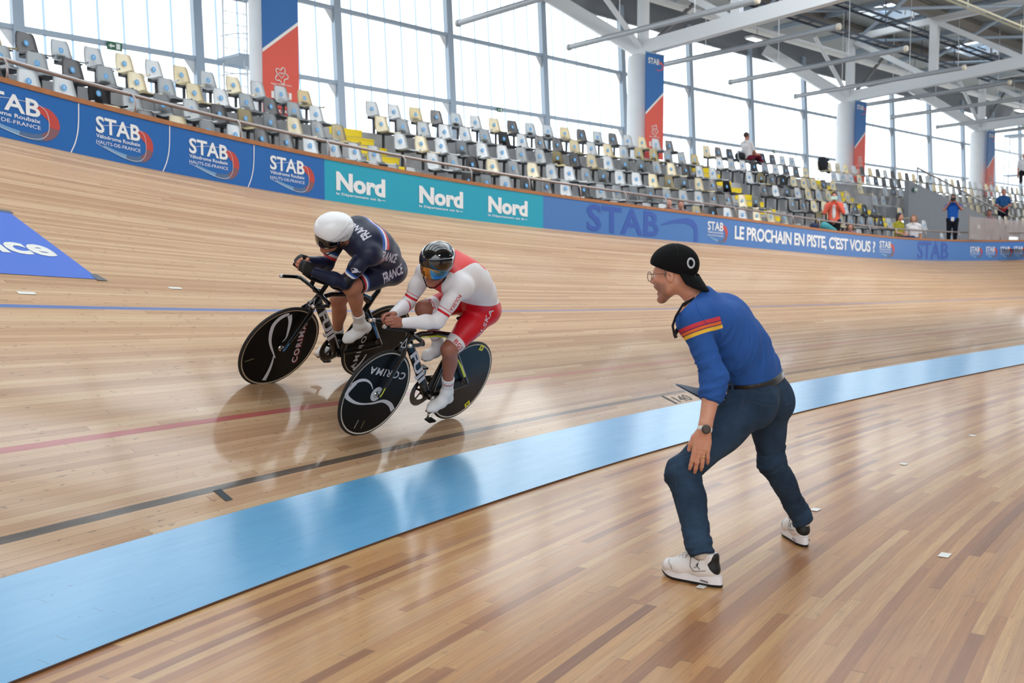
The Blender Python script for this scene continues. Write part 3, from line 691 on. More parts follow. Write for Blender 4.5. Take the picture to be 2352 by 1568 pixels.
for i, c in enumerate(cols):
    r = empty('trim_%d' % (i + 1), c + UP * 3); mb = MB()
    mb.lathe(c, (0, 0, 1), [(.49, 1.2), (.49, COLZ - .16), (.47, COLZ - .04), (.40, COLZ), (0, COLZ)], 40); o = mb.build('shaft', conc_c, smooth='auto')
    kids = [o]; mb = MB(); mb.lathe(c, (0, 0, 1), [(.22, COLZ - .05), (.2, COLZ + .22), (0, COLZ + .22)], 24); kids.append(mb.build('steel_head', paint_w, smooth='auto'))
    adopt(r, kids); tag(r, 'round pale concrete column, %s' % names_c[i], None, None, 'structure')
    if i == 4: continue
    # banner: right edge slightly past the column
    ctr = c + N1 * .56 - E1 * .12; w = .93; zt = COLZ - .02; H = 3.25
    o = ctr - E1 * w / 2 + UP * (zt - H)
    B = empty('banner', o); kids = []; F = lambda x, z, e=0: o + E1 * x * w + UP * z * H + N1 * (.012 + e)
    def panel(poly, m, nm, e=0, thick=False):
        mb = MB(); k = len(poly); mb.add([F(x, z, e) for x, z in poly], [tuple(range(k))])
        if thick: mb.add([F(x, z, e - .012) for x, z in poly], [tuple(range(k - 1, -1, -1))]); 
        kids.append(mb.build(nm, m, fix=False))
    za, zb = .42, .64
    panel([(0, 0), (1, 0), (1, zb), (0, za)], ban_r, 'lower_cloth', 0, True); panel([(0, za), (1, zb), (1, 1), (0, 1)], ban_b, 'upper_cloth', 0, True)
    panel([(0, za - .012), (1, zb - .012), (1, zb + .012), (0, za + .012)], ban_w, 'diagonal_stripe', .004)
    panel([(.0, .0), (.82, .0), (.82, .055), (.0, .055)], ban_dr, 'dark_strip', .005)
    def blet(t, x0, x1, z0, m, nm='lettering', e=.008):
        vs, fs = t; a, b = text_w(t); k = (x1 - x0) / (b - a); mb = MB(); mb.add([F(x0 + (p[0] - a) * k, z0 + p[1] * k * w / H, e) for p in vs], fs); kids.append(mb.build(nm, m, fix=False))
    blet(T_STAB, .12, .72, .90, ban_w)
    arc = smooth_path([(.74, .925), (.86, .915), (.93, .895), (.9, .865), (.75, .85), (.5, .848)], 5)
    mb = MB(); L = []
    for j, p in enumerate(arc):
        a = arc[max(0, j - 1)]; b = arc[min(len(arc) - 1, j + 1)]; t = Vector(((b[0] - a[0]) * w, (b[1] - a[1]) * H, 0)).normalized(); nn = Vector((-t.y, t.x, 0)); ww = .035 * (1 - j / len(arc)) + .004
        L += [F(p[0] + nn.x * ww / w, p[1] + nn.y * ww / H, .007), F(p[0] - nn.x * ww / w, p[1] - nn.y * ww / H, .007)]
    mb.add(L, [(2 * j, 2 * j + 1, 2 * j + 3, 2 * j + 2) for j in range(len(arc) - 1)]); kids.append(mb.build('swoosh', ban_r, fix=False))
    # flower shaped outline emblem
    pts = []
    for t in np.linspace(0, 2 * math.pi, 60, endpoint=False):
        rr = .115 + .028 * math.cos(5 * t + .5); pts.append(F(.5 + rr * 1.35 * math.cos(t) / w * .9, .27 + rr * 1.5 * math.sin(t) / H * .9, .01))
    mb = MB(); mb.tube(pts, .011, 6, closed=True)
    hp = [F(.5 + x * .1 / w, .27 + z * .1 / H, .01) for x, z in ((0, -.6), (-.7, .1), (-.55, .6), (-.15, .55), (0, .25), (.15, .55), (.55, .6), (.7, .1))]
    mb.tube(hp, .009, 6, closed=True); kids.append(mb.build('emblem', ban_w))
    blet(T_HF, .22, .78, .205, ban_w); panel([(.22, .115), (.78, .115), (.78, .16), (.22, .16)], ban_w, 'label_field', .006); blet(T_NB, .3, .7, .12, ban_r, e=.009); blet(T_RB, .3, .74, .02, ban_w)
    mb = MB(); mb.tube([F(-.03, 1, 0), F(1.03, 1, 0)], .02, 8); mb.tube([F(.5, 1.0, -.02), F(.5, 1.0, -.3)], .014, 6); kids.append(mb.build('hanging_rod', paint_b))
    adopt(B, kids); tag(B, 'tall blue and red STAB banner on the round column %s' % ['above the left seats', 'in the middle of the photo', 'right of the black bag', 'farthest to the right'][i], 'banner', 'banners on the columns')

# ------------------------------------------------------------------ roof
def deck_z(q): return CAM_H + 9.55 + .055 * q           # q: distance inwards from the facade line
FL0 = Vector((3.9, 37.1, 0))                             # on the facade, reference
def RPT(e, q, z=None):
    P = FL0 + E1 * e + N1 * q; return Vector((P.x, P.y, deck_z(q) if z is None else z))
M = NT('corrugated_roof_deck'); tc = M.n('ShaderNodeTexCoord'); mp = M.n('ShaderNodeMapping'); mp.inputs['Rotation'].default_value = (0, 0, math.radians(-45)); M.l(tc.outputs['Object'], mp.inputs[0])
wv = M.n('ShaderNodeTexWave'); wv.wave_profile = 'TRI'; wv.inputs['Scale'].default_value = 1.1; M.l(mp.outputs[0], wv.inputs['Vector'])
bp = M.n('ShaderNodeBump'); bp.inputs['Strength'].default_value = .45; bp.inputs['Distance'].default_value = .03; M.l(wv.outputs['Fac'], bp.inputs['Height']); M.l(bp.outputs[0], M.b.inputs['Normal'])
M.l(M.mix(wv.outputs['Fac'], lin(172, 172, 168), lin(192, 192, 188)), M.b.inputs['Base Color']); M.b.inputs['Roughness'].default_value = .5
deckm = M.m
sky_open = [(19.0, 3.2, 1.9, 3.0), (9.0, 12.3, 1.9, 3.2), (9.3, 3.6, 1.9, 3.0), (29.0, 3.4, 1.9, 3.0), (-30.0, 5.9, 2.9, 37.0), (-30.0, 9.3, 2.9, 37.0), (-30.0, 12.9, 2.9, 37.0), (-30.0, 16.5, 2.9, 40.0), (-30.0, 20.1, 2.9, 44.0)]  # long strips are unseen openings added to give overhead light and sheen
def skylit(e, q):
    for (e0, q0, w, h) in sky_open:
        if e0 <= e < e0 + h and q0 <= q < q0 + w: return True
    return False
es = sorted(set([-34.0, 50.0] + [x for s_ in sky_open for x in (s_[0], s_[0] + s_[3])])); qs_ = sorted(set([-1.2, 28.0, .6, 24.5] + [x for s_ in sky_open for x in (s_[1], s_[1] + s_[2])]))
mb = MB()
for a, b in zip(es[:-1], es[1:]):
    for c, d in zip(qs_[:-1], qs_[1:]):
        if skylit((a + b) / 2, (c + d) / 2): continue
        mb.quad(RPT(a, c), RPT(b, c), RPT(b, d), RPT(a, d)); mb.quad(RPT(a, c) + UP * .12, RPT(a, d) + UP * .12, RPT(b, d) + UP * .12, RPT(b, c) + UP * .12)
o = mb.build('ceiling', deckm, fix=False); tag(o, 'grey corrugated steel roof deck with skylight openings', None, None, 'structure')
for j, (e0, q0, w, h) in enumerate(sky_open):
    r = empty('skylight', RPT(e0, q0)); kids = []; mb = MB()
    for A, B_ in ((RPT(e0, q0), RPT(e0 + h, q0)), (RPT(e0 + h, q0), RPT(e0 + h, q0 + w)), (RPT(e0 + h, q0 + w), RPT(e0, q0 + w)), (RPT(e0, q0 + w), RPT(e0, q0))): mb.beam(A + UP * .12, B_ + UP * .12, .06, .34)
    kids.append(mb.build('kerb', paint_w)); mb = MB()
    mb.quad(RPT(e0, q0) + UP * .28, RPT(e0 + h, q0) + UP * .28, RPT(e0 + h, q0 + w) + UP * .28, RPT(e0, q0 + w) + UP * .28); kids.append(mb.build('dome_pane', glaz, uv=[(.1, 0), (.15, 0), (.15, 1), (.1, 1)], fix=False))
    mb = MB(); mb.beam(RPT(e0 + h * .2, q0 + w * .5), RPT(e0 + h * .8, q0 + w * .5), .04, .05); kids.append(mb.build('opener_bar', mat('dark_grey_steel', (70, 74, 80), .5)))
    for t in ((.35, .6) if h < 5 else ()): mb = MB(); mb.beam(RPT(e0 + h * t, q0 + w * .9), RPT(e0 + h * t, q0 + w * .9) - UP * .45, .06, .06, (1, 0, 0)); kids.append(mb.build('bracket', paint_w))
    adopt(r, kids)
    n_ = ['rectangular skylight above the far end of the stand, right of the truss post', 'rectangular skylight cut by the top edge of the photo'] 
    tag(r, n_[j] if j < 2 else ['rectangular skylight cut by the top edge of the photo', 'rectangular skylight above the middle of the stand', 'rectangular skylight above the far right stand', 'added unseen light strip in the roof, nearest the facade', 'added unseen light strip in the roof, second from the facade', 'added unseen light strip in the roof, third from the facade', 'added unseen light strip in the roof, fourth from the facade', 'added unseen light strip in the roof, farthest from the facade'][j - 1], 'skylight', 'roof skylights')
# rest of the hall behind and beside the camera: stand walls with glazing above
hallw = mat('dark_stand_grey', (92, 94, 98), .8, noise=.15, nscale=.4); hroof = mat('roof_underside_grey', (120, 124, 128), .7)
BK = [Vector((-24, 3, 0)), Vector((-26, -14, 0)), Vector((-14, -34, 0)), Vector((14, -36, 0)), Vector((44, -14, 0)), Vector((58, 14, 0)), Vector((54, 46, 0))]
for i, (a, b) in enumerate(zip(BK[:-1], BK[1:])):
    mb = MB(); mb.quad(a, b, b + UP * 6.2, a + UP * 6.2); mb.quad(a + UP * 9.6, b + UP * 9.6, b + UP * 12.2, a + UP * 12.2); o = mb.build('wall_back.%03d' % i if i else 'wall_back', hallw, fix=False); tag(o, 'grey far wall of the hall behind the camera', None, None, 'structure')
mb = MB(); z0 = deck_z(27.5) + .3; mb.add([RPT(-34, 27.5, z0), RPT(50, 27.5, z0), RPT(50, 62, z0), RPT(-34, 62, z0)], [(0, 1, 2, 3)]); mb.add([RPT(-34, -1, z0 - 1.2), RPT(-34, 28, z0), RPT(-60, 28, z0), RPT(-60, -1, z0 - 1.2)], [(0, 1, 2, 3)])
o = mb.build('ceiling', hroof, fix=False); tag(o, 'grey roof of the hall behind the camera', None, None, 'structure')
# eave beam and purlins (run along the facade)
brownish = mat('warm_grey_steel', (140, 134, 128), .55)
def roof_thing(name, mb, m, label, cat, group=None, smooth=False):
    o = mb.build(name, m, smooth=smooth); tag(o, label, cat, group); return o
mb = MB()
for a, b in zip(FA[:-1], FA[1:]): mb.beam(FP3(a, Z_EAVE + .45) + N1 * .05, FP3(b, Z_EAVE + .45) + N1 * .05, .12, .95)
o = mb.build('trim_9', mat('eave_grey', (128, 132, 138), .6)); tag(o, 'grey eave beam along the top of the facade', None, None, 'structure')
plab = ['steel roof purlin nearest the facade', 'second roof purlin from the facade', 'third roof purlin from the facade', 'fourth roof purlin from the facade', 'fifth roof purlin from the facade', 'sixth roof purlin from the facade', 'roof purlin farthest from the facade']
for j, q in enumerate((2.5, 5.9, 9.3, 12.7 - 1.0, 16.1, 19.5, 23.0)):
    z = deck_z(q) - .28; mb = MB(); A, B_ = RPT(-30, q, z), RPT(46, q, z)
    mb.beam(A + UP * .2, B_ + UP * .2, .26, .03); mb.beam(A - UP * .2, B_ - UP * .2, .26, .03); mb.beam(A, B_, .025, .4)
    roof_thing('purlin', mb, brownish, plab[j], 'beam', 'roof purlins')
# secondary ribs across, between the trusses
for j, e in enumerate(np.arange(-24.9, 44, 3.42)):
    mb = MB(); mb.beam(RPT(e, .3, deck_z(.3) - .1), RPT(e, 24, deck_z(24) - .1), .1, .16)
    roof_thing('roof_rib', mb, paint_b, 'thin steel rib running across under the roof deck', 'beam', 'thin cross ribs under the deck')
# trusses on the columns, running inwards
def truss(c, idx):
    r = empty('roof_truss', c + UP * COLZ); kids = []
    e = (c - FL0).dot(E1); q0 = (c - FL0).dot(N1)
    bz = lambda L: COLZ + .28 + .075 * L; tz = lambda L: deck_z(q0 + L) - .62
    P = lambda L, z: c + N1 * L + UP * z
    mb = MB(); mb.beam(P(-.1, bz(0) - .05), P(19.5, bz(19.5)), .3, .42); kids.append(mb.build('bottom_chord', paint_w))
    mb = MB(); mb.beam(P(-.2, tz(0)), P(20.5, tz(20.5)), .22, .24); kids.append(mb.build('top_chord', paint_w))
    for n_, L in enumerate((0, 3.45, 6.9, 10.35, 13.8, 17.25)):
        mb = MB(); mb.beam(P(L, bz(L)), P(L, tz(L)), .24, .3, N1); kids.append(mb.build('post', paint_w))
        if L < 17:
            mb = MB(); mb.beam(P(L + .15, tz(L) - .1), P(L + 3.3, bz(L + 3.3) + .1), .16, .2); kids.append(mb.build('diagonal', paint_w))
    # strut to the eave, V braces to the purlin
    mb = MB(); mb.beam(c + UP * (COLZ + .1), Vector((c.x - 3.45, c.y + .35, Z_EAVE + .3)), .26, .42); kids.append(mb.build('eave_strut', paint_w))
    for sgn in (-1, 1):
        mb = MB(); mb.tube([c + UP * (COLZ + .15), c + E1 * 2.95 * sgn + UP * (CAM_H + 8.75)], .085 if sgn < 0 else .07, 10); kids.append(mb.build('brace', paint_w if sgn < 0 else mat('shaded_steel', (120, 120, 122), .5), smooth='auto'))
    mb = MB(); mb.tube([c + UP * (COLZ + 1.9), c + E1 * 13.7 + UP * (COLZ + 1.9)], .05, 8); kids.append(mb.build('tie_rod', paint_w, smooth='auto'))
    adopt(r, kids); tag(r, 'white steel roof truss standing on the %s column' % ['nearest left', 'second', 'third', 'fourth', 'fifth'][idx], 'truss', 'white roof trusses')
for i, c in enumerate(cols): truss(c, i)
# radiant tubes: three per bay
H0 = COLZ - CAM_H + .1
tl = [3.02, 3.72, 4.39, 5.07, 5.78, 6.44, 7.08, 7.83, 8.5, 2.3, 1.6]
tub = mat('galvanised_tube', (176, 180, 184), .4, metal=.3); capm = mat('tube_end_cap', (236, 226, 206), .5)
tn = ['round roof tube ending above the middle of the stand, left of the second column', 'round roof tube just left of the second column head', 'round roof tube starting behind the second column banner', 'round roof tube between the second and third columns, left one', 'round roof tube between the second and third columns, right one', 'round roof tube starting behind the third column banner',
      'round roof tube between third and fourth columns, left one', 'round roof tube between third and fourth columns, right one', 'round roof tube behind the fourth column', 'round roof tube above the nearest column', 'round roof tube left of the nearest column']
for i, a in enumerate(tl):
    # along-facade coordinate (X+Z)/sqrt2 scaled by 6.6
    A = a * 6.6; Dd = 31.2 * .7071; base = Vector(((A - Dd) * .7071, (A + Dd) * .7071, 0)) ; P0 = base + UP * (CAM_H + 6.62); P1 = P0 + N1 * 6.7 + UP * .28
    r = empty('roof_tube', P0); kids = []
    mb = MB(); mb.tube([P0, P1], .085, 14); kids.append(mb.build('tube', tub, smooth='auto'))
    for Q, s_ in ((P0, -1), (P1, 1)): mb = MB(); mb.lathe(Q, N1 * s_, [(.1, -.06), (.1, .03), (.05, .06), (0, .06)], 14); kids.append(mb.build('end_cap', capm if s_ > 0 else tub, smooth='auto'))
    for t in (.3, .7):
        Q = P0.lerp(P1, t); mb = MB(); mb.tube([Q, Vector((Q.x, Q.y, deck_z((Q - FL0).dot(N1)) - .05))], .012, 6); kids.append(mb.build('hanger', paint_w))
    adopt(r, kids); tag(r, tn[i], 'tube', 'round tubes hanging under the roof')
# cable trays / dark ladders below the deck
dark = mat('dark_cable_tray', (66, 76, 92), .5)
for j, (q, z, e0, e1) in enumerate(((3.6, 8.9, -8, 24), (5.2, 9.15, -8, 30))):
    mb = MB(); zz = CAM_H + z - .15
    for s_ in (-.22, .22): mb.beam(RPT(e0, q + s_, zz), RPT(e1, q + s_, zz), .03, .09)
    for e in np.arange(e0, e1, .9): mb.beam(RPT(e, q - .22, zz), RPT(e, q + .22, zz), .03, .03)
    for e in np.arange(e0, e1, 3.4): mb.beam(RPT(e, q, zz), RPT(e, q, deck_z(q)), .03, .03, (1, 0, 0))
    roof_thing('cable_tray', mb, dark, ['dark cable tray nearest the facade', 'middle dark cable tray under the roof', 'dark cable tray farthest from the facade'][j], 'cable tray', 'cable trays under the roof')
# horizontal wind bracing, crossing tubes under the deck in each bay
for i, c in enumerate(cols[:-1]):
    for j in range(2):
        A = c + E1 * (6.85 * j) ; mb = MB(); z = deck_z(3) - .75
        mb.tube([A + N1 * .2 + UP * z, A + E1 * 6.8 + N1 * 6.6 + UP * (z + .3)], .06, 8); mb.tube([A + E1 * 6.8 + N1 * .2 + UP * z, A + N1 * 6.6 + UP * (z + .3)], .06, 8)
        roof_thing('wind_bracing', mb, paint_b, 'crossed steel bracing tubes under the deck in bay %d, %s half' % (i + 1, 'left' if j == 0 else 'right'), 'bracing', 'crossed roof bracing', smooth='auto')
# clerestory strip of small bright openings
mb = MB(); lamp_strip = mat('light_strip', (235, 245, 255), .4, emit=(225, 240, 255), estr=1.4)
# ceiling lights
lampm = mat('lamp_diffuser', (255, 250, 235), .4, emit=(255, 250, 235), estr=6.0); houses = mat('lamp_housing', (200, 202, 205), .4)
def ceil_light(P, label, L=1.1):
    r = empty('ceiling_light', P); kids = []; mb = MB(); mb.beam(P - E1 * L / 2, P + E1 * L / 2, .34, .08); kids.append(mb.build('housing', houses)); mb = MB(); mb.beam(P - E1 * L / 2.2 - UP * .045, P + E1 * L / 2.2 - UP * .045, .26, .02); kids.append(mb.build('diffuser', lampm))
    mb = MB(); mb.tube([P, P + UP * 1.6], .01, 6); kids.append(mb.build('cable', dark)); adopt(r, kids); tag(r, label, 'lamp', 'ceiling lights')
def at_h(px, py, h):
    d = 1.0; A = ray_at(px, py, 1.0); t = (CAM_H + h - CAM_H) / (A.z - CAM_H); return Vector((A.x * t, A.y * t, CAM_H + h))
ceil_light(at_h(1739, 90, 8.0), 'lit ceiling light between the second and third columns')
ceil_light(at_h(2100, 188, 8.3), 'lit ceiling light under the third column truss', .5)
ceil_light(at_h(2343, 253, 8.3), 'lit ceiling light at the right edge of the photo')
# pair of pipes, the yellow light on them put into their colour
pm = mat('yellow_lit_pipe', (244, 238, 205), .35)
A, B_ = at_h(2120, -28, 8.0), at_h(2400, 86, 8.0)
r = empty('pipe_pair', A); kids = []
for o_ in (-.11, .11): mb = MB(); mb.tube([A + N1 * o_, B_ + N1 * o_], .035, 10); kids.append(mb.build('pipe', pm, smooth='auto'))
for t in (.35, .8): Q = A.lerp(B_, t); mb = MB(); mb.tube([Q - N1 * .11, Q - N1 * .11 + UP * .3, Q + N1 * .2 + UP * .3, Q + N1 * .2 + UP * 1.6], .022, 8); kids.append(mb.build('pipe_bracket', pm))
adopt(r, kids); tag(r, 'pair of pipes coloured as yellow lit crossing the top right corner of the photo', 'pipe')

# caged maintenance ladders on the facade
def cage_ladder(P, z0, z1, label, w=.62):
    r = empty('caged_ladder', P); kids = []; sd = E1
    for s_ in (-1, 1): mb = MB(); mb.beam(P + sd * s_ * w / 2 + UP * z0, P + sd * s_ * w / 2 + UP * z1, .06, .03, (1, 1, 0)); kids.append(mb.build('rail', paint_w))
    mb = MB()
    for z in np.arange(z0 + .2, z1, .28): mb.tube([P + sd * -w / 2 + UP * z, P + sd * w / 2 + UP * z], .012, 6)
    kids.append(mb.build('rungs', paint_w)); mb = MB()
    for z in np.arange(z0 + .6, z1, .9): mb.tube([P + sd * (math.cos(t) * .4) + N1 * (math.sin(t) * .72) + UP * z for t in np.linspace(0, math.pi, 9)], .016, 6)
    for t in np.linspace(.35, math.pi - .35, 4): mb.tube([P + sd * (math.cos(t) * .4) + N1 * (math.sin(t) * .72) + UP * (z0 + .6), P + sd * (math.cos(t) * .4) + N1 * (math.sin(t) * .72) + UP * z1], .012, 6)
    kids.append(mb.build('safety_cage', paint_w)); mb = MB()
    mb.box(P + N1 * .5 + UP * z1, (1.2, 1.0, .12), Matrix.Rotation(math.pi / 4, 3, 'Z')); kids.append(mb.build('platform', paint_b)); mb = MB(); mb.box(P + N1 * .5 + UP * (z0 + (z1 - z0) * .55), (1.0, 1.0, .06), Matrix.Rotation(math.pi / 4, 3, 'Z')); kids.append(mb.build('platform', paint_b))
    adopt(r, kids); tag(r, label, 'ladder', 'caged ladders')
P, d = fac(532, 8.5, .5); cage_ladder(Vector((P.x, P.y, 0)), 4.2, 7.55, 'caged steel ladder on the facade left of the nearest column')
P, d = fac(2312, 7.0, .9); cage_ladder(Vector((P.x, P.y, 0)), 3.6, 8.6, 'caged steel ladder at the far right edge of the facade', .7)
# ------------------------------------------------------------------ implicit modelling: one continuous skin over rounded cones
def _a(v): return np.array((v[0], v[1], v[2]), dtype=np.float32)
class Clay:
    def __init__(self): self.p = []
    def cone(self, a, b, ra, rb, k=.02, flat=None, clip=None, op='u'):
        self.p.append(('c', _a(a), _a(b), ra, rb, k, (_a(Vector(flat[0]).normalized()), flat[1]) if flat else None, [(_a(q), _a(Vector(n).normalized())) for q, n in (clip or [])], op)); return self
    def chain(self, pts, rs, k=.02, flat=None, op='u'):
        for i in range(len(pts) - 1): self.cone(pts[i], pts[i + 1], rs[i], rs[i + 1], k, flat, None, op)
        return self
    def ell(self, c, r, R=None, k=.02, op='u', clip=None):
        R = np.eye(3, dtype=np.float32) if R is None else np.array(R, dtype=np.float32)
        self.p.append(('e', _a(c), np.array(r, dtype=np.float32), R, k, [(_a(q), _a(Vector(n).normalized())) for q, n in (clip or [])], op)); return self
    def copy(self, grow=0.0, sel=None):
        o = Clay()
        for i, q in enumerate(self.p):
            if sel is not None and i not in sel: continue
            q = list(q)
            if q[0] == 'c':
                if q[8] == 'u': q[3] += grow; q[4] += grow
            elif q[6] == 'u': q[2] = q[2] + grow
            o.p.append(tuple(q))
        return o
    def bounds(self):
        lo = np.full(3, 1e9); hi = -lo
        for q in self.p:
            if (q[8] if q[0] == 'c' else q[6]) != 'u': continue
            if q[0] == 'c': r = max(q[3], q[4]); l = np.minimum(q[1], q[2]) - r; h = np.maximum(q[1], q[2]) + r
            else: r = float(max(q[2])); l = q[1] - r; h = q[1] + r
            lo = np.minimum(lo, l); hi = np.maximum(hi, h)
        return lo, hi
    def mesh(self, vox, clips=None, relax=2):
        lo, hi = self.bounds(); lo = lo - 3 * vox - .01; hi = hi + 3 * vox + .01
        n = np.ceil((hi - lo) / vox).astype(int) + 1
        F = np.full(tuple(n), .5, dtype=np.float32); ax = [(lo[i] + vox * np.arange(n[i])).astype(np.float32) for i in range(3)]
        for q in self.p:
            if q[0] == 'c':
                _, a, b, ra, rb, k, flat, clip, op = q; r = max(ra, rb); fl = 1.0
                if flat: fl = max(1.0, 1.0 / flat[1])
                m = r * fl + k + 3 * vox; l = np.minimum(a, b) - m; h = np.maximum(a, b) + m
            else:
                _, c, rr, R, k, clip, op = q; m = float(max(rr)) + k + 3 * vox; l = c - m; h = c + m
            i0 = np.clip(np.floor((l - lo) / vox).astype(int), 0, n - 1); i1 = np.clip(np.ceil((h - lo) / vox).astype(int) + 1, 1, n)
            if (i1 <= i0).any(): continue
            sl = tuple(slice(i0[j], i1[j]) for j in range(3))
            X, Y, Z = np.meshgrid(ax[0][sl[0]], ax[1][sl[1]], ax[2][sl[2]], indexing='ij', sparse=True)
            if q[0] == 'c':
                ba = b - a; L2 = float(ba @ ba) + 1e-12
                px, py, pz = X - a[0], Y - a[1], Z - a[2]
                t = np.clip((px * ba[0] + py * ba[1] + pz * ba[2]) / L2, 0, 1)
                dx, dy, dz = px - t * ba[0], py - t * ba[1], pz - t * ba[2]
                d2 = dx * dx + dy * dy + dz * dz
                if flat:
                    w, f = flat; c_ = dx * w[0] + dy * w[1] + dz * w[2]; d2 = d2 + c_ * c_ * (1.0 / (f * f) - 1.0)
                d = np.sqrt(np.maximum(d2, 0)) - (ra + (rb - ra) * t)
            else:
                px, py, pz = X - c[0], Y - c[1], Z - c[2]
                u = (px * R[0, 0] + py * R[1, 0] + pz * R[2, 0]) / rr[0]; v = (px * R[0, 1] + py * R[1, 1] + pz * R[2, 1]) / rr[1]; w = (px * R[0, 2] + py * R[1, 2] + pz * R[2, 2]) / rr[2]
                k0 = np.sqrt(u * u + v * v + w * w); k1 = np.sqrt((u / rr[0]) ** 2 + (v / rr[1]) ** 2 + (w / rr[2]) ** 2) + 1e-9
                d = k0 * (k0 - 1.0) / k1
            for (cp, cn) in clip:
                d = np.maximum(d, (X - cp[0]) * cn[0] + (Y - cp[1]) * cn[1] + (Z - cp[2]) * cn[2])
            A = F[sl]
            if op == 'u':
                if k > 0: h_ = np.maximum(k - np.abs(A - d), 0) / k; F[sl] = np.minimum(A, d) - h_ * h_ * k * .25
                else: F[sl] = np.minimum(A, d)
            else:
                d = -d
                if k > 0: h_ = np.maximum(k - np.abs(A - d), 0) / k; F[sl] = np.maximum(A, d) + h_ * h_ * k * .25
                else: F[sl] = np.maximum(A, d)
        if clips:
            X, Y, Z = np.meshgrid(ax[0], ax[1], ax[2], indexing='ij', sparse=True)
            for (cp, cn) in clips:
                cn = Vector(cn).normalized(); F = np.maximum(F, ((X - cp[0]) * cn[0] + (Y - cp[1]) * cn[1] + (Z - cp[2]) * cn[2]).astype(np.float32))
        # surface nets
        S = F < 0; nx, ny, nz = F.shape
        cnt = np.zeros((nx - 1, ny - 1, nz - 1), dtype=np.int8)
        for dx in (0, 1):
            for dy in (0, 1):
                for dz in (0, 1): cnt += S[dx:nx - 1 + dx, dy:ny - 1 + dy, dz:nz - 1 + dz]
        mix = (cnt > 0) & (cnt < 8); I = np.argwhere(mix); idx = np.full(mix.shape, -1, dtype=np.int32); idx[mix] = np.arange(len(I))
        acc = np.zeros((len(I), 3)); num = np.zeros(len(I))
        C = [(0, 0, 0), (1, 0, 0), (0, 1, 0), (1, 1, 0), (0, 0, 1), (1, 0, 1), (0, 1, 1), (1, 1, 1)]
        V8 = [F[I[:, 0] + c[0], I[:, 1] + c[1], I[:, 2] + c[2]] for c in C]
        for i in range(8):
            for j in range(i + 1, 8):
                if sum(abs(C[i][q] - C[j][q]) for q in range(3)) != 1: continue
                fa, fb = V8[i], V8[j]; m = (fa < 0) != (fb < 0)
                t = np.where(m, fa / np.where(m, fa - fb, 1), 0)
                for q in range(3): acc[:, q] += np.where(m, C[i][q] + t * (C[j][q] - C[i][q]), 0)
                num += m
        P = (I + acc / num[:, None]) * vox + lo
        faces = []
        for axi in range(3):
            sa = [slice(None)] * 3; sb = [slice(None)] * 3; sa[axi] = slice(0, -1); sb[axi] = slice(1, None)
            A, B = S[tuple(sa)], S[tuple(sb)]; E = np.argwhere(A != B); o1, o2 = [(1, 2), (2, 0), (0, 1)][axi]
            E = E[(E[:, o1] > 0) & (E[:, o2] > 0) & (E[:, o1] < F.shape[o1] - 1) & (E[:, o2] < F.shape[o2] - 1)]
            if not len(E): continue
            def cid(a, b):
                Q = E.copy(); Q[:, o1] -= a; Q[:, o2] -= b; return idx[Q[:, 0], Q[:, 1], Q[:, 2]]
            q = np.stack([cid(1, 1), cid(0, 1), cid(0, 0), cid(1, 0)], 1)
            fl = ~A[tuple(E.T)]; q[fl] = q[fl][:, ::-1]; faces.append(q)
        faces = np.concatenate(faces)
        for _ in range(relax):
            s = np.zeros_like(P); w = np.zeros(len(P))
            for a, b in ((0, 1), (1, 2), (2, 3), (3, 0)):
                for x, y in ((faces[:, a], faces[:, b]), (faces[:, b], faces[:, a])):
                    for q_ in range(3): s[:, q_] += np.bincount(x, P[y, q_], len(P))
                    w += np.bincount(x, None, len(P))
            P = P * .45 + .55 * s / np.maximum(w, 1)[:, None]
        return P, faces
def normals_of(P, F):
    n = np.cross(P[F[:, 2]] - P[F[:, 0]], P[F[:, 3]] - P[F[:, 1]]); N = np.zeros_like(P)
    for j in range(4):
        for q in range(3): N[:, q] += np.bincount(F[:, j], n[:, q], len(P))
    return N / (np.linalg.norm(N, axis=1)[:, None] + 1e-12)
def clay_obj(name, parts, m, parent, attrs=None, disp=None):
    """parts: list of (P, faces); parent frame is world unless parent has a matrix: vertices are given in parent space"""
    off = 0; PP = []; FF = []
    for P, F in parts:
        if disp is not None: P = P + normals_of(P, F) * disp(P)[:, None]
        PP.append(P); FF.append(F + off); off += len(P)
    P = np.concatenate(PP); F = np.concatenate(FF)
    me = bpy.data.meshes.new(name); me.vertices.add(len(P)); me.vertices.foreach_set('co', P.astype(np.float32).ravel())
    me.loops.add(len(F) * 4); me.loops.foreach_set('vertex_index', F.astype(np.int32).ravel())
    me.polygons.add(len(F)); me.polygons.foreach_set('loop_start', np.arange(0, len(F) * 4, 4, dtype=np.int32)); me.polygons.foreach_set('loop_total', np.full(len(F), 4, dtype=np.int32))
    me.update(); me.validate(); me.polygons.foreach_set('use_smooth', [True] * len(me.polygons)); me.materials.append(m)
    if attrs:
        for an, fn in attrs.items():
            A = me.attributes.new(an, 'FLOAT', 'POINT'); A.data.foreach_set('value', fn(P).astype(np.float32))
    return link_obj(name, me, parent)
def along(a, b, rmax, P, bend=None):
    """distance along the bone a-b for vertices near it, else -9"""
    a, b = np.array(a[:], float), np.array(b[:], float); d = b - a; L = np.linalg.norm(d); d /= L; t = (P - a) @ d
    r = np.linalg.norm(P - a - t[:, None] * d, axis=1); return np.where(r < rmax, t, -9.0)
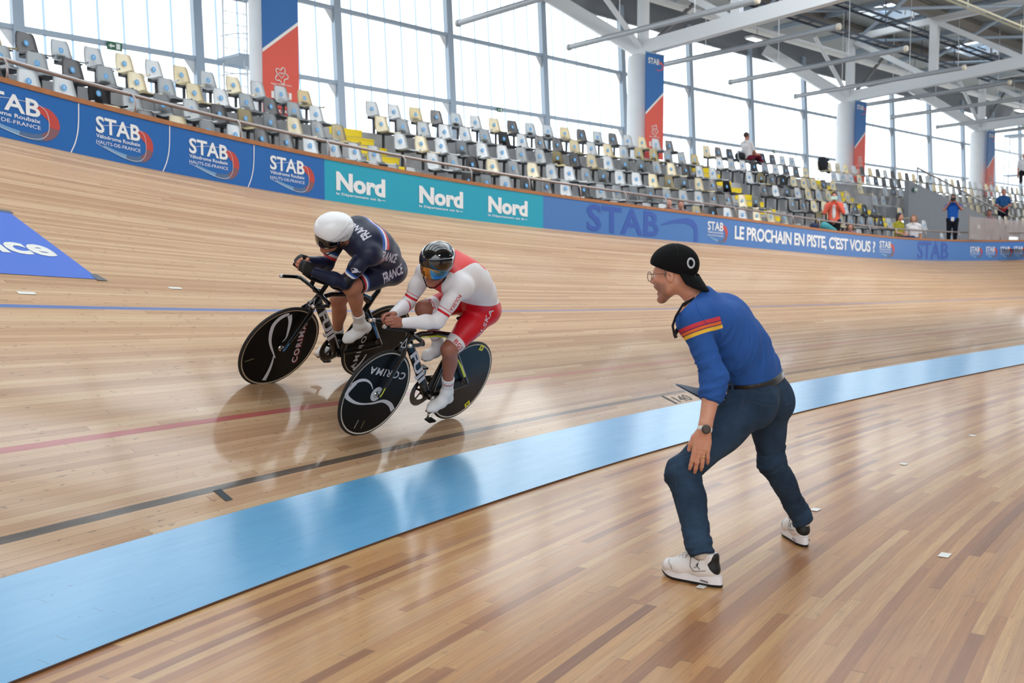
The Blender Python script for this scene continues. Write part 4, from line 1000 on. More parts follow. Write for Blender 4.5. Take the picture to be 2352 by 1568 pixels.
def suit_mat(name, base, bands=(), rough=.5, sheen=0.0, noise=0.0, bump=.15, bscale=60, two=None, spec=.4):
    """bands: (attribute, lo, hi, rgb) painted in order"""
    M = NT(name); col = lin(*base)
    if noise:
        tc = M.n('ShaderNodeTexCoord'); nn = M.noise(tc.outputs['Object'], 9.0, 6, .65); c = lin(*base)
        col = M.mix(nn, tuple(v * (1 - noise) for v in c[:3]) + (1,), tuple(min(1, v * (1 + noise)) for v in c[:3]) + (1,))
    at = {}
    for (an, lo, hi, rgb) in bands:
        if an not in at: q = M.n('ShaderNodeAttribute'); q.attribute_name = an; at[an] = q.outputs['Fac']
        f = M.math('MULTIPLY', M.math('GREATER_THAN', at[an], lo), M.math('LESS_THAN', at[an], hi)); col = M.mix(f, col, lin(*rgb))
    if isinstance(col, tuple): M.b.inputs['Base Color'].default_value = col
    else: M.l(col, M.b.inputs['Base Color'])
    M.b.inputs['Roughness'].default_value = rough; M.b.inputs['Specular IOR Level'].default_value = spec
    if sheen: M.b.inputs['Sheen Weight'].default_value = sheen
    if bump:
        tc = M.n('ShaderNodeTexCoord'); nn = M.noise(tc.outputs['Object'], bscale, 3, .6); b = M.n('ShaderNodeBump'); b.inputs['Strength'].default_value = bump; b.inputs['Distance'].default_value = .004
        M.l(nn, b.inputs['Height']); M.l(b.outputs[0], M.b.inputs['Normal'])
    return M.m
def skin_mat(name, rgb, red=(190, 110, 88), rough=.48):
    M = NT(name); tc = M.n('ShaderNodeTexCoord'); nn = M.noise(tc.outputs['Object'], 14.0, 4, .6); n2 = M.noise(tc.outputs['Object'], 130.0, 3, .6)
    col = M.mix(M.math('MULTIPLY_ADD', nn, 1.2, -.35, clamp=True), lin(*rgb), lin(*red)); M.l(col, M.b.inputs['Base Color']); M.b.inputs['Roughness'].default_value = rough
    M.b.inputs['Subsurface Weight'].default_value = .08; M.b.inputs['Subsurface Radius'].default_value = (.012, .005, .003); M.b.inputs['Subsurface Scale'].default_value = 1.0
    b = M.n('ShaderNodeBump'); b.inputs['Strength'].default_value = .12; b.inputs['Distance'].default_value = .002; M.l(n2, b.inputs['Height']); M.l(b.outputs[0], M.b.inputs['Normal'])
    return M.m
class Fr:
    """right handed frame: x forward, y left, z up"""
    def __init__(self, o, f, u):
        self.o = Vector(o); self.f = Vector(f).normalized(); u = Vector(u); u = (u - self.f * u.dot(self.f)).normalized(); self.u = u; self.l = u.cross(self.f)
    def __call__(self, x, y, z): return self.o + self.f * x + self.l * y + self.u * z
    def R(self): return np.array([[self.f[i], self.l[i], self.u[i]] for i in range(3)])
    def M4(self): return Matrix(((self.f.x, self.l.x, self.u.x, self.o.x), (self.f.y, self.l.y, self.u.y, self.o.y), (self.f.z, self.l.z, self.u.z, self.o.z), (0, 0, 0, 1)))
def head_clay(c, H, mouth=0.0, s=1.0, neck=None, neckr=.058, ears=True):
    R = H.R(); P = lambda x, y, z: H(x * s, y * s, z * s); r = lambda *q: [v * s for v in q]
    c.ell(P(-.014, 0, .032), r(.098, .076, .088), R, .03); c.ell(P(.034, 0, -.022), r(.058, .060, .085), R, .03)
    jd = -.018 * mouth
    for sd in (-1, 1):
        c.cone(P(-.002, sd * .052, -.045), P(.066, sd * .018, -.098 + jd), .020 * s, .016 * s, .025)
        c.ell(P(.066, sd * .044, -.022), r(.022, .019, .018), R, .02)
        c.ell(P(.02, sd * .052, -.055), r(.03, .014, .032), R, .02)
    c.ell(P(.074, 0, -.104 + jd), r(.020, .023, .017), R, .018)
    c.cone(P(.078, -.032, .018), P(.078, .032, .018), .015 * s, .015 * s, .02)
    for sd in (-1, 1): c.ell(P(.099, sd * .031, -.002), r(.017, .018, .013), R, .012, 's')
    c.cone(P(.090, 0, .008), P(.116, 0, -.030), .0085 * s, .0125 * s, .012)
    for sd in (-1, 1): c.ell(P(.104, sd * .012, -.035), r(.011, .008, .008), R, .008)
    c.ell(P(.082, 0, -.060), r(.020, .030, .022), R, .02)
    c.cone(P(.096, -.020, -.058), P(.096, .020, -.058), .0055 * s, .0055 * s, .008); c.cone(P(.103, -.008, -.057), P(.103, .008, -.057), .0055 * s, .0055 * s, .008)
    c.cone(P(.093 - .012 * mouth, -.018, -.070 + jd * 1.2), P(.093 - .012 * mouth, .018, -.070 + jd * 1.2), .0065 * s, .0065 * s, .010)
    if mouth: c.ell(P(.094, 0, -.066 + jd * .5), r(.030, .021, .004 + .0135 * mouth), R, .006, 's')
    else: c.cone(P(.106, -.022, -.0645), P(.106, .022, -.0645), .003 * s, .003 * s, .003, op='s')
    if ears:
        for sd in (-1, 1):
            c.ell(P(-.012, sd * .079, -.008), r(.019, .008, .031), R, .006); c.ell(P(-.010, sd * .088, -.004), r(.011, .006, .020), R, .004, 's')
    if neck is not None:
        c.cone(P(-.028, 0, -.03), neck, .054 * s, neckr, .035)
        for sd in (-1, 1): c.cone(P(-.03, sd * .05, -.04), Vector(neck) + H.f * .05 + H.l * sd * .02, .014, .013, .02)
    return c
def finger(c, pts, rs, k=.004): c.chain(pts, rs, k); return c
def hand_clay(c, W, side, curls, spread=(-.10, -.03, .04, .12), s=1.0, thumb=None, flex=0.0):
    """W: frame at the wrist, x towards the fingers, z out of the back of the hand, y to the thumb side when side=1"""
    P = lambda x, y, z: W(x * s, y * side * s, z * s)
    c.cone(P(-.03, 0, 0), P(.01, 0, 0), .026 * s, .026 * s, .015, (W.u, .75))
    R = W.R(); c.ell(P(.05, .002, 0), (.050 * s, .040 * s, .0155 * s), R, .012)
    ky = (.028, .010, -.009, -.027); kx = (.088, .092, .088, .079); ln = (.043, .048, .045, .034)
    for i in range(4):
        c.cone(P(.02, ky[i] * .7, .003), P(kx[i], ky[i], .002), .011 * s, .0108 * s, .008)
        a0 = curls[i] if isinstance(curls[i], (tuple, list)) else (curls[i] * .8, curls[i], curls[i] * .7)
        p = Vector((kx[i], ky[i], .002)); ang = 0; pts = [P(*p)]; segs = (ln[i], ln[i] * .62, ln[i] * .48)
        for j in range(3):
            ang += a0[j]; d = Vector((math.cos(ang) * math.cos(spread[i]), -math.sin(spread[i]) * math.cos(ang) , -math.sin(ang))); p = p + d * segs[j]; pts.append(P(*p))
        r0 = (.0100, .0103, .0100, .0088)[i] * s; finger(c, pts, (r0, r0 * .95, r0 * .88, r0 * .72))
    t = thumb or [(.012, .022, -.004), (.040, .046, -.014), (.066, .058, -.022), (.088, .060, -.026)]
    c.chain([P(*q) for q in t], (.0165 * s, .0135 * s, .0108 * s, .0085 * s), .010)
    return c
def project_text(t, surf_objs, org, xdir, updir, h, mname, parent, wid=None, name='lettering', off=.0016, reach=.35, maxdist=.14, invm=None, xs=1.0, bulge=0.0):
    """lay flat lettering onto the surface: shoot along xdir x updir; all in parent space"""
    x = Vector(xdir).normalized(); up = Vector(updir); up = (up - x * up.dot(x)).normalized(); n = x.cross(up)
    vs, fs = t; a, b = text_w(t); k = h / .1; kx = (wid / (b - a)) if wid else k * xs
    trees = []
    for o in surf_objs:
        me = o.data; trees.append(BVHTree.FromPolygons([v.co.copy() for v in me.vertices], [tuple(p.vertices) for p in me.polygons]))
    V = []; ok = []
    for p in vs:
        q = Vector(org) + x * ((p[0] - a) * kx) + up * (p[1] * k); best = None
        for T in trees:
            loc, nr, _, d = T.ray_cast(q + n * reach, -n)
            if loc is not None and (best is None or d < best[2]): best = (loc, nr, d)
        if best is None or abs(best[2] - reach) > maxdist: V.append(q); ok.append(False)
        else:
            nr = best[1]
            if nr.dot(n) < 0: nr = -nr
            V.append(best[0] + nr * off); ok.append(True)
    F = [f for f in fs if all(ok[i] for i in f)]
    if not F: print('TEXT MISSED', name, org); return None
    mb = MB(); mb.add(V, F); return mb.build(name, mname, parent, fix=False)
# ------------------------------------------------------------------ track bicycles
def bike_matrix(s, v, yaw, lean):
    C = TP(s, v); n = TN(s, v); f = -TD(s); f = (f - n * f.dot(n)).normalized(); l = n.cross(f)
    f2 = f * math.cos(yaw) + l * math.sin(yaw); l2 = n.cross(f2); n2 = n * math.cos(lean) + l2 * math.sin(lean); l3 = n2.cross(f2)
    o = C - f2 * .4875
    return Matrix(((f2.x, l3.x, n2.x, o.x), (f2.y, l3.y, n2.y, o.y), (f2.z, l3.z, n2.z, o.z), (0, 0, 0, 1)))
gloss_black = mat('gloss_black_paint', (8, 8, 10), .16, coat=.35, spec=.3); carbon = mat('satin_carbon', (14, 14, 16), .4, spec=.25); disc_m = mat('black_disc_wheel', (7, 7, 9), .38, spec=.14)
blue_disc = mat('dark_blue_black_disc', (9, 16, 26), .28, spec=.3)
rubber = mat('black_tyre_rubber', (22, 21, 21), .6); tan = mat('tan_tyre_sidewall', (176, 156, 128), .6); pale_tan = mat('pale_tyre_sidewall', (205, 195, 180), .6)
silver = mat('polished_aluminium', (210, 208, 204), .18, metal=1.0); dsteel = mat('chain_steel', (110, 104, 100), .35, metal=.9); wheel_print = mat('wheel_white_print', (205, 203, 208), .4)
dred = mat('wheel_red_print', (140, 26, 34), .4)
def ribbon(mb, pts, ws, y, yo=.0, m=None):
    P = [Vector((p[0], 0, p[1])) for p in pts]; L = []
    for i, p in enumerate(P):
        t = (P[min(i + 1, len(P) - 1)] - P[max(i - 1, 0)]).normalized(); nn = Vector((-t.z, 0, t.x)); w = ws[i] if isinstance(ws, list) else ws
        for s_ in (1, -1): q = p + nn * (s_ * w / 2); L.append((q.x, y, q.z))
    mb.add(L, [(2 * i, 2 * i + 1, 2 * i + 3, 2 * i + 2) for i in range(len(P) - 1)], m)
def make_bike(M4, label, accent, acc_name, side, fw, rw, crankL, pads, spx):
    r = empty('track_bicycle'); r.matrix_world = M4; tag(r, label, 'bicycle')
    am = mat(acc_name, accent, .25, coat=.6); BB = Vector((.385, 0, .262)); cr = Vector((crankL[0], 0, crankL[1])) - BB; cr = cr.normalized() * .168
    def part(mb, nm, m, p=r, smooth='auto'): return mb.build(nm, m, p, smooth=smooth)
    for (cx, dm, tagn, logo) in ((0, rw[0], 'rear_wheel', rw[1]), (.975, fw[0], 'front_wheel', fw[1])):
        mb = MB(); C = (cx, 0, .334)
        prof = [(0, -.016), (.03, -.016), (.06, -.013), (.308, -.0085), (.312, 0), (.308, .0085), (.06, .013), (.03, .016), (0, .016)]
        mb.lathe(C, (0, 1, 0), [(a, b) for a, b in prof], 72); w = part(mb, tagn, dm)
        mb = MB(); mb.lathe(C, (0, 1, 0), [(.308 + .0135 + .0135 * math.cos(t), .0115 * math.sin(t)) for t in np.linspace(0, 2 * math.pi, 15)], 72); part(mb, 'tyre', rubber, w)
        for sd in (1, -1): mb = MB(); mb.lathe(C, (0, 1, 0), [(.3085, sd * .0095), (.313, sd * .0115), (.3185, sd * .0116)], 72); part(mb, 'tyre_sidewall', side, w)
        mb = MB(); mb.lathe(C, (0, 1, 0), [(.0, .034), (.010, .034), (.012, .026), (.022, .024), (.026, .015), (.026, -.015), (.022, -.024), (.012, -.026), (.010, -.034), (0, -.034)], 20); part(mb, 'hub', silver if tagn == 'front_wheel' else dsteel, w)
        if logo == 'b1':
            mb = MB(); S = smooth_path([(1.028, .622), (1.06, .612), (1.10, .585), (1.128, .53), (1.118, .45), (1.08, .366), (.985, .246)], 5); n = len(S)
            ribbon(mb, S, [.004 + .030 * math.sin(math.pi * min(1, i / n * .85 + .15)) for i in range(n)], .0150)
            S = smooth_path([(1.020, .612), (.992, .56), (.972, .48), (.965, .42), (.984, .385)], 5); n = len(S); ribbon(mb, S, [.034 * (1 - i / n) + .003 for i in range(n)], .0152)
            S = smooth_path([(1.012, .277), (.998, .224), (.992, .14), (1.002, .052)], 5); n = len(S); ribbon(mb, S, [.004 + .036 * (i / n) for i in range(n)], .0145)
            part(mb, 'swoosh', wheel_print, w, smooth=False)
            mb = MB(); ribbon(mb, [(1.246, .231), (1.175, .252)], .005, .0125); part(mb, 'small_mark', mat('olive_print', (150, 144, 96), .5), w, smooth=False)
            t = text2d('CORIMA', .046, bold=.02, spacing=1.25, shear=.0); a, b = text_w(t); mb = MB(); x = Vector((.058, 0, .342)); L = x.length; x.normalize(); up = Vector((x.z, 0, -x.x)) * 1
            up = Vector((.985, 0, -.17)); vs = [Vector((.786, .0135, .195)) + x * ((p[0] - a) * L / (b - a)) + up * (p[1] - .02) for p in t[0]]; mb.add(vs, t[1]); part(mb, 'lettering', wheel_print, w, smooth=False)
            mb = MB(); mb.add([v - up * .008 + Vector((0, -.0007, 0)) - x * .012 for v in vs], t[1]); part(mb, 'lettering_shadow', dred, w, smooth=False)
        if logo == 'b1r':
            t = text2d('CORIMA', .046, bold=.02, spacing=1.25); a, b = text_w(t); mb = MB(); x = Vector((-.03, 0, -.38)).normalized(); up = Vector((-x.z, 0, x.x)) * -1
            up = Vector((-.99, 0, .08)); up = Vector((.99, 0, -.08)); mb.add([Vector((.17, .0135, .47)) + x * ((p[0] - a) * .39 / (b - a)) + up * (p[1] - .02) for p in t[0]], t[1]); part(mb, 'lettering', wheel_print, w, smooth=False)
            mb = MB(); S = smooth_path([(.06, .22), (.075, .15), (.11, .09), (.125, .07)], 4); ribbon(mb, S, [.012 + .002 * i for i in range(len(S))], .0140); part(mb, 'swoosh', wheel_print, w, smooth=False)
        if logo == 'b2':
            mb = MB(); S = smooth_path([(1.262, .432), (1.20, .462), (1.13, .458), (1.07, .425), (1.028, .376)], 5); n = len(S); ribbon(mb, S, [.030 * (1 - i / n) + .003 for i in range(n)], .0150)
            S = smooth_path([(1.225, .452), (1.282, .372), (1.225, .318), (1.12, .276), (.99, .262), (.88, .268), (.79, .23), (.735, .175)], 5); n = len(S)
            ribbon(mb, S, [.012 + .026 * abs(math.cos(math.pi * i / n)) ** 1.5 for i in range(n)], .0148); part(mb, 'swoosh', wheel_print, w, smooth=False)
            mb = MB(); ribbon(mb, [(1.068, .14), (1.086, .075)], .005, .0125); part(mb, 'small_mark', wheel_print, w, smooth=False)
            mb = MB(); ribbon(mb, [(1.003, .126), (1.014, .064)], .005, .0125); part(mb, 'small_mark', mat('olive_print', (150, 144, 96), .5), w, smooth=False)
            t = text2d('CORIMA', .052, bold=.022, spacing=1.2); a, b = text_w(t); x = Vector((.40, 0, .09)); L = x.length; x.normalize(); up = Vector((.22, 0, -.975))
            mb = MB(); mb.add([Vector((.725, .0137, .452)) + x * ((p[0] - a) * L / (b - a)) + up * (p[1] - .02) for p in t[0]], t[1]); part(mb, 'lettering', wheel_print, w, smooth=False)
            mb = MB(); mb.lathe((cx, 0, .334), (0, 1, 0), [(.026, .0175), (.055, .0145)], 32); part(mb, 'hub_ring', wheel_print, w, smooth=False)
        if logo == 'b2r':
            for (px_, pz_) in ((-.085, .615), (-.172, .112)):
                mb = MB(); ax = Vector((px_ - 0, 0, pz_ - .334)).normalized(); tx = Vector((ax.z, 0, -ax.x)); o_ = Vector((px_, .0125, pz_))
                mb.add([o_ + tx * a + ax * b for a, b in ((-.028, -.022), (.028, -.022), (.028, .022), (-.028, .022))], [(0, 1, 2, 3)]); part(mb, 'yellow_sticker', mat('yellow_sticker', (232, 220, 30), .4), w, smooth=False)
                t = text2d('M', .022, bold=.03); a, b = text_w(t); mb = MB(); mb.add([o_ + Vector((0, .0006, 0)) - tx * (p[0] - (a + b) / 2) + ax * (p[1] - .011) for p in t[0]], t[1]); part(mb, 'sticker_mark', rubber, w, smooth=False)
            mb = MB()
            for j in range(5): ribbon(mb, [(.20 + .012 * j, .105 - .008 * j), (.185 + .012 * j, .085 - .008 * j)], .004, .0128)
            part(mb, 'small_mark', wheel_print, w, smooth=False)
    # frame
    mb = MB(); F1 = ((0, 1, 0),)
    mb.tube([(.785, 0, .70), (.60, 0, .50), (.385, 0, .262)], [(.017, .034), (.019, .036), (.022, .036)], 16, flat=(0, 1, 0))
    mb.tube([(.84, 0, .665), (.822, 0, .72), (.805, 0, .775)], [(.022, .036), (.021, .034), (.02, .028)], 16, flat=(0, 1, 0))
    mb.tube([(.80, 0, .745), (.70, 0, .775), (.52, 0, .772), (.36, 0, .748), (.285, 0, .715)], [(.018, .022), (.016, .019), (.016, .018), (.017, .022), (.017, .03)], 14, flat=(0, 1, 0))
    mb.tube([(.385, 0, .262), (.350, 0, .40), (.318, 0, .52), (.285, 0, .63), (.262, 0, .735)], [(.022, .036), (.017, .030), (.016, .028), (.016, .030), (.016, .030)], 14, flat=(0, 1, 0))
    for sd in (1, -1):
        mb.tube([(.285, 0, .655), (.21, sd * .030, .575), (.10, sd * .048, .45), (0, sd * .056, .34)], [(.012, .018), (.009, .014), (.008, .013), (.008, .013)], 10, flat=(0, 1, 0))
        mb.tube([(.385, sd * .02, .262), (.30, sd * .036, .268), (.12, sd * .052, .305), (0, sd * .056, .334)], [(.014, .018), (.009, .018), (.008, .014), (.010, .016)], 10, flat=(0, 1, 0))
        mb.lathe((0, sd * .05, .334), (0, sd, 0), [(.018, -.004), (.018, .006), (0, .006)], 14)
    mb.lathe((.385, 0, .262), (0, 1, 0), [(0, -.042), (.03, -.042), (.03, .042), (0, .042)], 24)
    fr = part(mb, 'frame', gloss_black)
    mb = MB()
    for sd in (1, -1):
        mb.tube([(.27, sd * .013, .63), (.21, sd * .0335, .565), (.13, sd * .0505, .475), (.07, sd * .060, .405)], [(.004, .010)] * 4, 8, flat=(0, 1, 0))
    if acc_name == 'acid_yellow_paint': mb.tube([(.78, 0, .735), (.66, 0, .752), (.52, 0, .750), (.38, 0, .732), (.32, 0, .705)], [(.012, .008)] * 5, 8, flat=(0, 1, 0))
    else: mb.tube([(.37, 0, .775), (.31, 0, .757), (.26, 0, .735)], [(.010, .006)] * 3, 8, flat=(0, 1, 0))
    part(mb, 'accent_stripe', am)
    t = text2d('FUJI', .062, bold=.04, spacing=1.0); a, b = text_w(t); x = Vector((-.655, 0, -.755)).normalized(); up = Vector((-.755, 0, .655)).normalized(); o_ = Vector((.735, .0215, .64)) - up * .031
    mb = MB(); mb.add([o_ + x * ((p[0] - a) * .325 / (b - a)) + up * (p[1] * 1.0) for p in t[0]], t[1]); part(mb, 'lettering', wheel_print, fr, smooth=False)
    # fork
    mb = MB(); mb.tube([(.842, 0, .71), (.845, 0, .655)], [(.026, .04), (.03, .042)], 14, flat=(0, 1, 0))
    for sd in (1, -1): mb.tube([(.848, sd * .018, .68), (.860, sd * .040, .64), (.905, sd * .046, .52), (.975, sd * .048, .334)], [(.013, .028), (.011, .027), (.009, .022), (.008, .013)], 12, flat=(0, 1, 0)); mb.lathe((.975, sd * .048, .334), (0, sd, 0), [(.013, -.006), (.013, .006), (0, .006)], 14)
    fk = part(mb, 'fork', gloss_black)
    mb = MB()
    for sd in (1,): mb.tube([(.955, sd * .0555, .40), (.968, sd * .0565, .352), (.985, sd * .057, .335)], [(.003, .005)] * 3, 8, flat=(0, 1, 0))
    part(mb, 'fork_stripe', am, fk)
    mb = MB(); tri = [(.905, .705), (.868, .765), (.852, .69)]
    for i in range(3): ribbon(mb, [tri[i], tri[(i + 1) % 3]], .008, .0275)
    part(mb, 'triangle_mark', wheel_print, fk, smooth=False)
    # cockpit
    mb = MB(); mb.tube([(.80, 0, .775), (.825, 0, .80), (.875, 0, .812)], [(.018, .022), (.020, .022), (.022, .018)], 14, flat=(0, 1, 0)); st = part(mb, 'stem', gloss_black)
    mb = MB(); mb.tube([(.90, -.19, .802), (.872, -.165, .806), (.872, -.05, .815), (.872, .05, .815), (.872, .165, .806), (.90, .19, .802)], [(.014, .018)] * 6, 12, flat=(0, 0, 1))
    for sd in (1, -1): mb.tube([(.88, sd * .182, .803), (.95, sd * .192, .801), (1.035, sd * .192, .803)], .0135, 12)
    hb = part(mb, 'base_bar', gloss_black)
    for sd in (1, -1): mb = MB(); mb.lathe((1.035, sd * .192, .803), (1, 0, 0), [(.0145, -.01), (.0145, .004), (.009, .009), (0, .009)], 16); part(mb, 'bar_plug', silver, hb)
    if pads:
        for sd in (1, -1):
            mb = MB(); mb.tube([(.865, sd * .055, .82), (.855, sd * .065, .90)], [(.014, .02)] * 2, 10, flat=(0, 1, 0)); mb.tube([(.80, sd * .075, .905), (.90, sd * .068, .915), (1.02, sd * .06, .945), (1.10, sd * .055, .985)], .0125, 12); mb.tube([(.74, sd * .10, .895), (.84, sd * .095, .905)], [(.045, .010), (.04, .010)], 14, flat=(0, 1, 0))
            part(mb, 'aero_extension', carbon)
    else:
        for sd in (1, -1):
            mb = MB(); mb.tube([(.84, sd * .05, .835), (.98, sd * .052, .85), (1.10, sd * .05, .866), (1.178, sd * .05, .882)], .0125, 12); mb.tube([(.865, sd * .05, .815), (.868, sd * .05, .845)], .016, 10); ex = part(mb, 'aero_extension', carbon)
            mb = MB(); mb.lathe((1.178, sd * .05, .882), (.98, 0, .2), [(.0135, -.012), (.0135, .004), (.009, .010), (0, .010)], 16); part(mb, 'end_plug', silver, ex)
    # saddle and post
    mb = MB(); sx = spx; mb.tube([(.265, 0, .72), (.235, 0, .80), (.215 + sx * .5, 0, .86)], [(.014, .028), (.013, .026), (.012, .022)], 12, flat=(0, 1, 0)); mb.tube([(.16 + sx, .012, .865), (.30 + sx, .012, .865)], .004, 6); mb.tube([(.16 + sx, -.012, .865), (.30 + sx, -.012, .865)], .004, 6); part(mb, 'seat_post', gloss_black)
    mb = MB(); mb.tube([(.09 + sx, 0, .895), (.12 + sx, 0, .893), (.20 + sx, 0, .888), (.28 + sx, 0, .886), (.355 + sx, 0, .878)], [(.05, .010), (.066, .018), (.045, .017), (.022, .015), (.014, .010)], 16, flat=(0, 1, 0)); part(mb, 'saddle', carbon, smooth=True)
    # drivetrain on the right
    mb = MB(); mb.lathe((.385, -.048, .262), (0, 1, 0), [(.118, -.002), (.121, 0), (.118, .002), (.078, .0025), (.075, 0), (.078, -.0025), (.118, -.002)], 60)
    for j in range(5):
        a_ = j * 2 * math.pi / 5 + .3; mb.beam((.385, -.048, .262), (.385 + .082 * math.cos(a_), -.048, .262 + .082 * math.sin(a_)), .016, .004, (0, 1, 0))
    for j in range(56):
        a_ = j * 2 * math.pi / 56; mb.beam((.385 + .117 * math.cos(a_), -.048, .262 + .117 * math.sin(a_)), (.385 + .1245 * math.cos(a_), -.048, .262 + .1245 * math.sin(a_)), .003, .006, (0, 1, 0))
    part(mb, 'chainring', gloss_black if pads else dsteel)
    mb = MB(); mb.lathe((0, -.048, .334), (0, 1, 0), [(.0, -.002), (.03, -.002), (.03, .002), (0, .002)], 30); part(mb, 'cog', dsteel)
    mb = MB(); pts = [(.385 + .122 * math.cos(a_), -.048, .262 + .122 * math.sin(a_)) for a_ in np.linspace(math.radians(98), math.radians(-92), 26)] + [(.0 + .032 * math.cos(a_), -.048, .334 + .032 * math.sin(a_)) for a_ in np.linspace(math.radians(-100), math.radians(-262), 10)]
    mb.tube(pts, [(.003, .005)] * len(pts), 6, flat=(0, 1, 0), closed=True); part(mb, 'chain', dsteel)
    for sd, sg in ((1, 1), (-1, -1)):
        P1 = BB + cr * sg; mb = MB(); mb.tube([BB + Vector((0, sd * .062, 0)), P1 + Vector((0, sd * .075, 0))], [(.0085, .016), (.007, .011)], 12, flat=(0, 1, 0)); mb.lathe(BB, (0, sd, 0), [(.014, .03), (.017, .068), (.012, .073), (0, .073)], 16); ck = part(mb, 'crank', silver if not pads else carbon)
        mb = MB(); mb.beam(P1 + Vector((-.035, sd * .105, 0)), P1 + Vector((.035, sd * .105, 0)), .055, .014, (0, 0, 1)); mb.tube([P1 + Vector((0, sd * .07, 0)), P1 + Vector((0, sd * .10, 0))], .006, 8); part(mb, 'pedal', carbon, ck)
    return r
BM1 = bike_matrix(10.7913, 1.2319, -.0458, .1449); BM2 = bike_matrix(11.0157, .4469, -.0066, .014)
bike1 = make_bike(BM1, 'black track bicycle with blue accents ridden by the cyclist in navy, farther from the camera', (24, 112, 176), 'bright_blue_paint', tan, (disc_m, 'b1'), (disc_m, 'b1r'), (.435, .425), True, .06)
bike2 = make_bike(BM2, 'black track bicycle with yellow accents ridden by the cyclist in white and red', (206, 214, 20), 'acid_yellow_paint', pale_tan, (disc_m, 'b2'), (blue_disc, 'b2r'), (.375, .093), False, -.02)
# ------------------------------------------------------------------ riders
def V_(t): return Vector(t)
def rider(M4, J, o):
    r = empty('person'); r.matrix_world = M4; tag(r, o['label'], 'person')
    g = {k: Vector(v) for k, v in J.items()}; hipM = (g['hipL'] + g['hipR']) / 2; shM = (g['shL'] + g['shR']) / 2
    H = Fr(g['head'], o['face'], o['headup']); neckB = shM + Vector((.02, 0, .035))
    def torso(c):
        sp = o['spine']
        for sd in (-1, 1):
            pts = [Vector((p[0], sd * p[3], p[1])) for p in sp]; c.chain(pts, [p[2] for p in sp], .05)
        c.ell(hipM + Vector((-.02, 0, .02)), (.10, .155, .10), None, .04)
        for sd, k in ((1, 'hipL'), (-1, 'hipR')): c.ell(g[k] + Vector((-.055, -.012 * sd, -.01)), (.10, .085, .095), None, .04)
        for k in ('shL', 'shR'):
            s_ = g[k]; c.ell(s_ + Vector((-.01, 0, .0)), (.068, .062, .066), None, .04); c.cone(neckB, s_ + Vector((-.02, 0, .01)), .055, .058, .05)
            c.cone(shM + Vector((-.16, 0, -.0)), s_ + Vector((-.05, 0, -.02)), .085, .06, .05)
        return c
    def arm(c, sd, grow=0):
        s_, e, w = g['sh' + sd], g['el' + sd], g['wr' + sd]
        c.cone(s_, e, .052 + grow, .041 + grow, .02); m = s_.lerp(e, .42); c.ell(m + Vector((.012, 0, .0)), (.055, .050, .060), None, .03)
        c.cone(e, e.lerp(w, .35), .041 + grow, .044 + grow, .02); c.cone(e.lerp(w, .35), w, .044 + grow, .027 + grow, .02); return c
    def leg(c, sd, clip=None):
        h, k, a = g['hip' + sd], g['knee' + sd], g['ank' + sd]; cl = [(h.lerp(k, clip), k - h)] if clip else None
        c.cone(h, k, .094, .060, .035, clip=cl); c.ell(h.lerp(k, .42) + (g['knee' + sd] - g['ank' + sd]).normalized() * .018, (.14, .088, .080), Fr(h, k - h, k - a).R(), .03, clip=cl)
        if not clip:
            kn = (k - a).normalized(); fw = ((k - h).normalized() + kn).normalized()
            c.ell(k + (k - a).cross(k - h).cross(k - h) * 0 + (k - h).normalized() * .012, (.054, .050, .056), None, .02)
            c.cone(k, a, .053, .034, .025); back = ((h - k).normalized() - (a - k).normalized() * (h - k).normalized().dot((a - k).normalized())).normalized()
            c.ell(k.lerp(a, .30) + back * .022, (.105, .050, .048), Fr(k, a - k, back).R(), .03); c.cone(a, a + (g['heel' + sd] - a) * .6, .034, .03, .02)
        return c
    # body: one skin
    c = Clay(); torso(c); arm(c, 'L'); arm(c, 'R'); leg(c, 'L'); leg(c, 'R')
    p1 = c.mesh(.0075)
    c = Clay(); head_clay(c, H, 0.0, 1.0, neckB, .062)
    p2 = c.mesh(.0036)
    parts = [p1, p2]
    for sd in 'LR':
        W = o['hand' + sd]; c = Clay(); c.cone(g['el' + sd].lerp(g['wr' + sd], .7), g['wr' + sd], .030, .026, .01); hand_clay(c, W['fr'], W['side'], W['curl'], thumb=W.get('thumb')); parts.append(c.mesh(.0034))
    body = clay_obj('body', parts, o['skin'], r)
    # skinsuit
    c = Clay(); torso(c); arm(c, 'L'); arm(c, 'R'); leg(c, 'L', o['legclip']); leg(c, 'R', o['legclip']); c.cone(shM + Vector((-.02, 0, .02)), neckB + (H.o - neckB) * .32, .064, .058, .03)
    c = c.copy(.0055); clips = None
    attrs = {'armL': lambda P: along(g['shL'], g['elL'], .085, P), 'armR': lambda P: along(g['shR'], g['elR'], .085, P), 'thiL': lambda P: along(g['hipL'], g['kneeL'], .125, P), 'thiR': lambda P: along(g['hipR'], g['kneeR'], .125, P)}
    attrs['armL'] = lambda P: np.where((P[:, 1] > .05) & (along(g['elL'], g['wrL'], .055, P) < .045), along(g['shL'], g['elL'], .105, P), -9); attrs['armR'] = lambda P: np.where((P[:, 1] < -.05) & (along(g['elR'], g['wrR'], .055, P) < .045), along(g['shR'], g['elR'], .105, P), -9)
    attrs['thiL'] = lambda P: np.where(P[:, 1] > .02, along(g['hipL'], g['kneeL'], .135, P), -9); attrs['thiR'] = lambda P: np.where(P[:, 1] < -.02, along(g['hipR'], g['kneeR'], .135, P), -9)
    attrs.update(o['attrs'])
    P, F = c.mesh(.0052); 
    if o.get('disp'): P = P + normals_of(P, F) * o['disp'](P)[:, None]
    suit = clay_obj('skinsuit', [(P, F)], o['suit'], r, attrs)
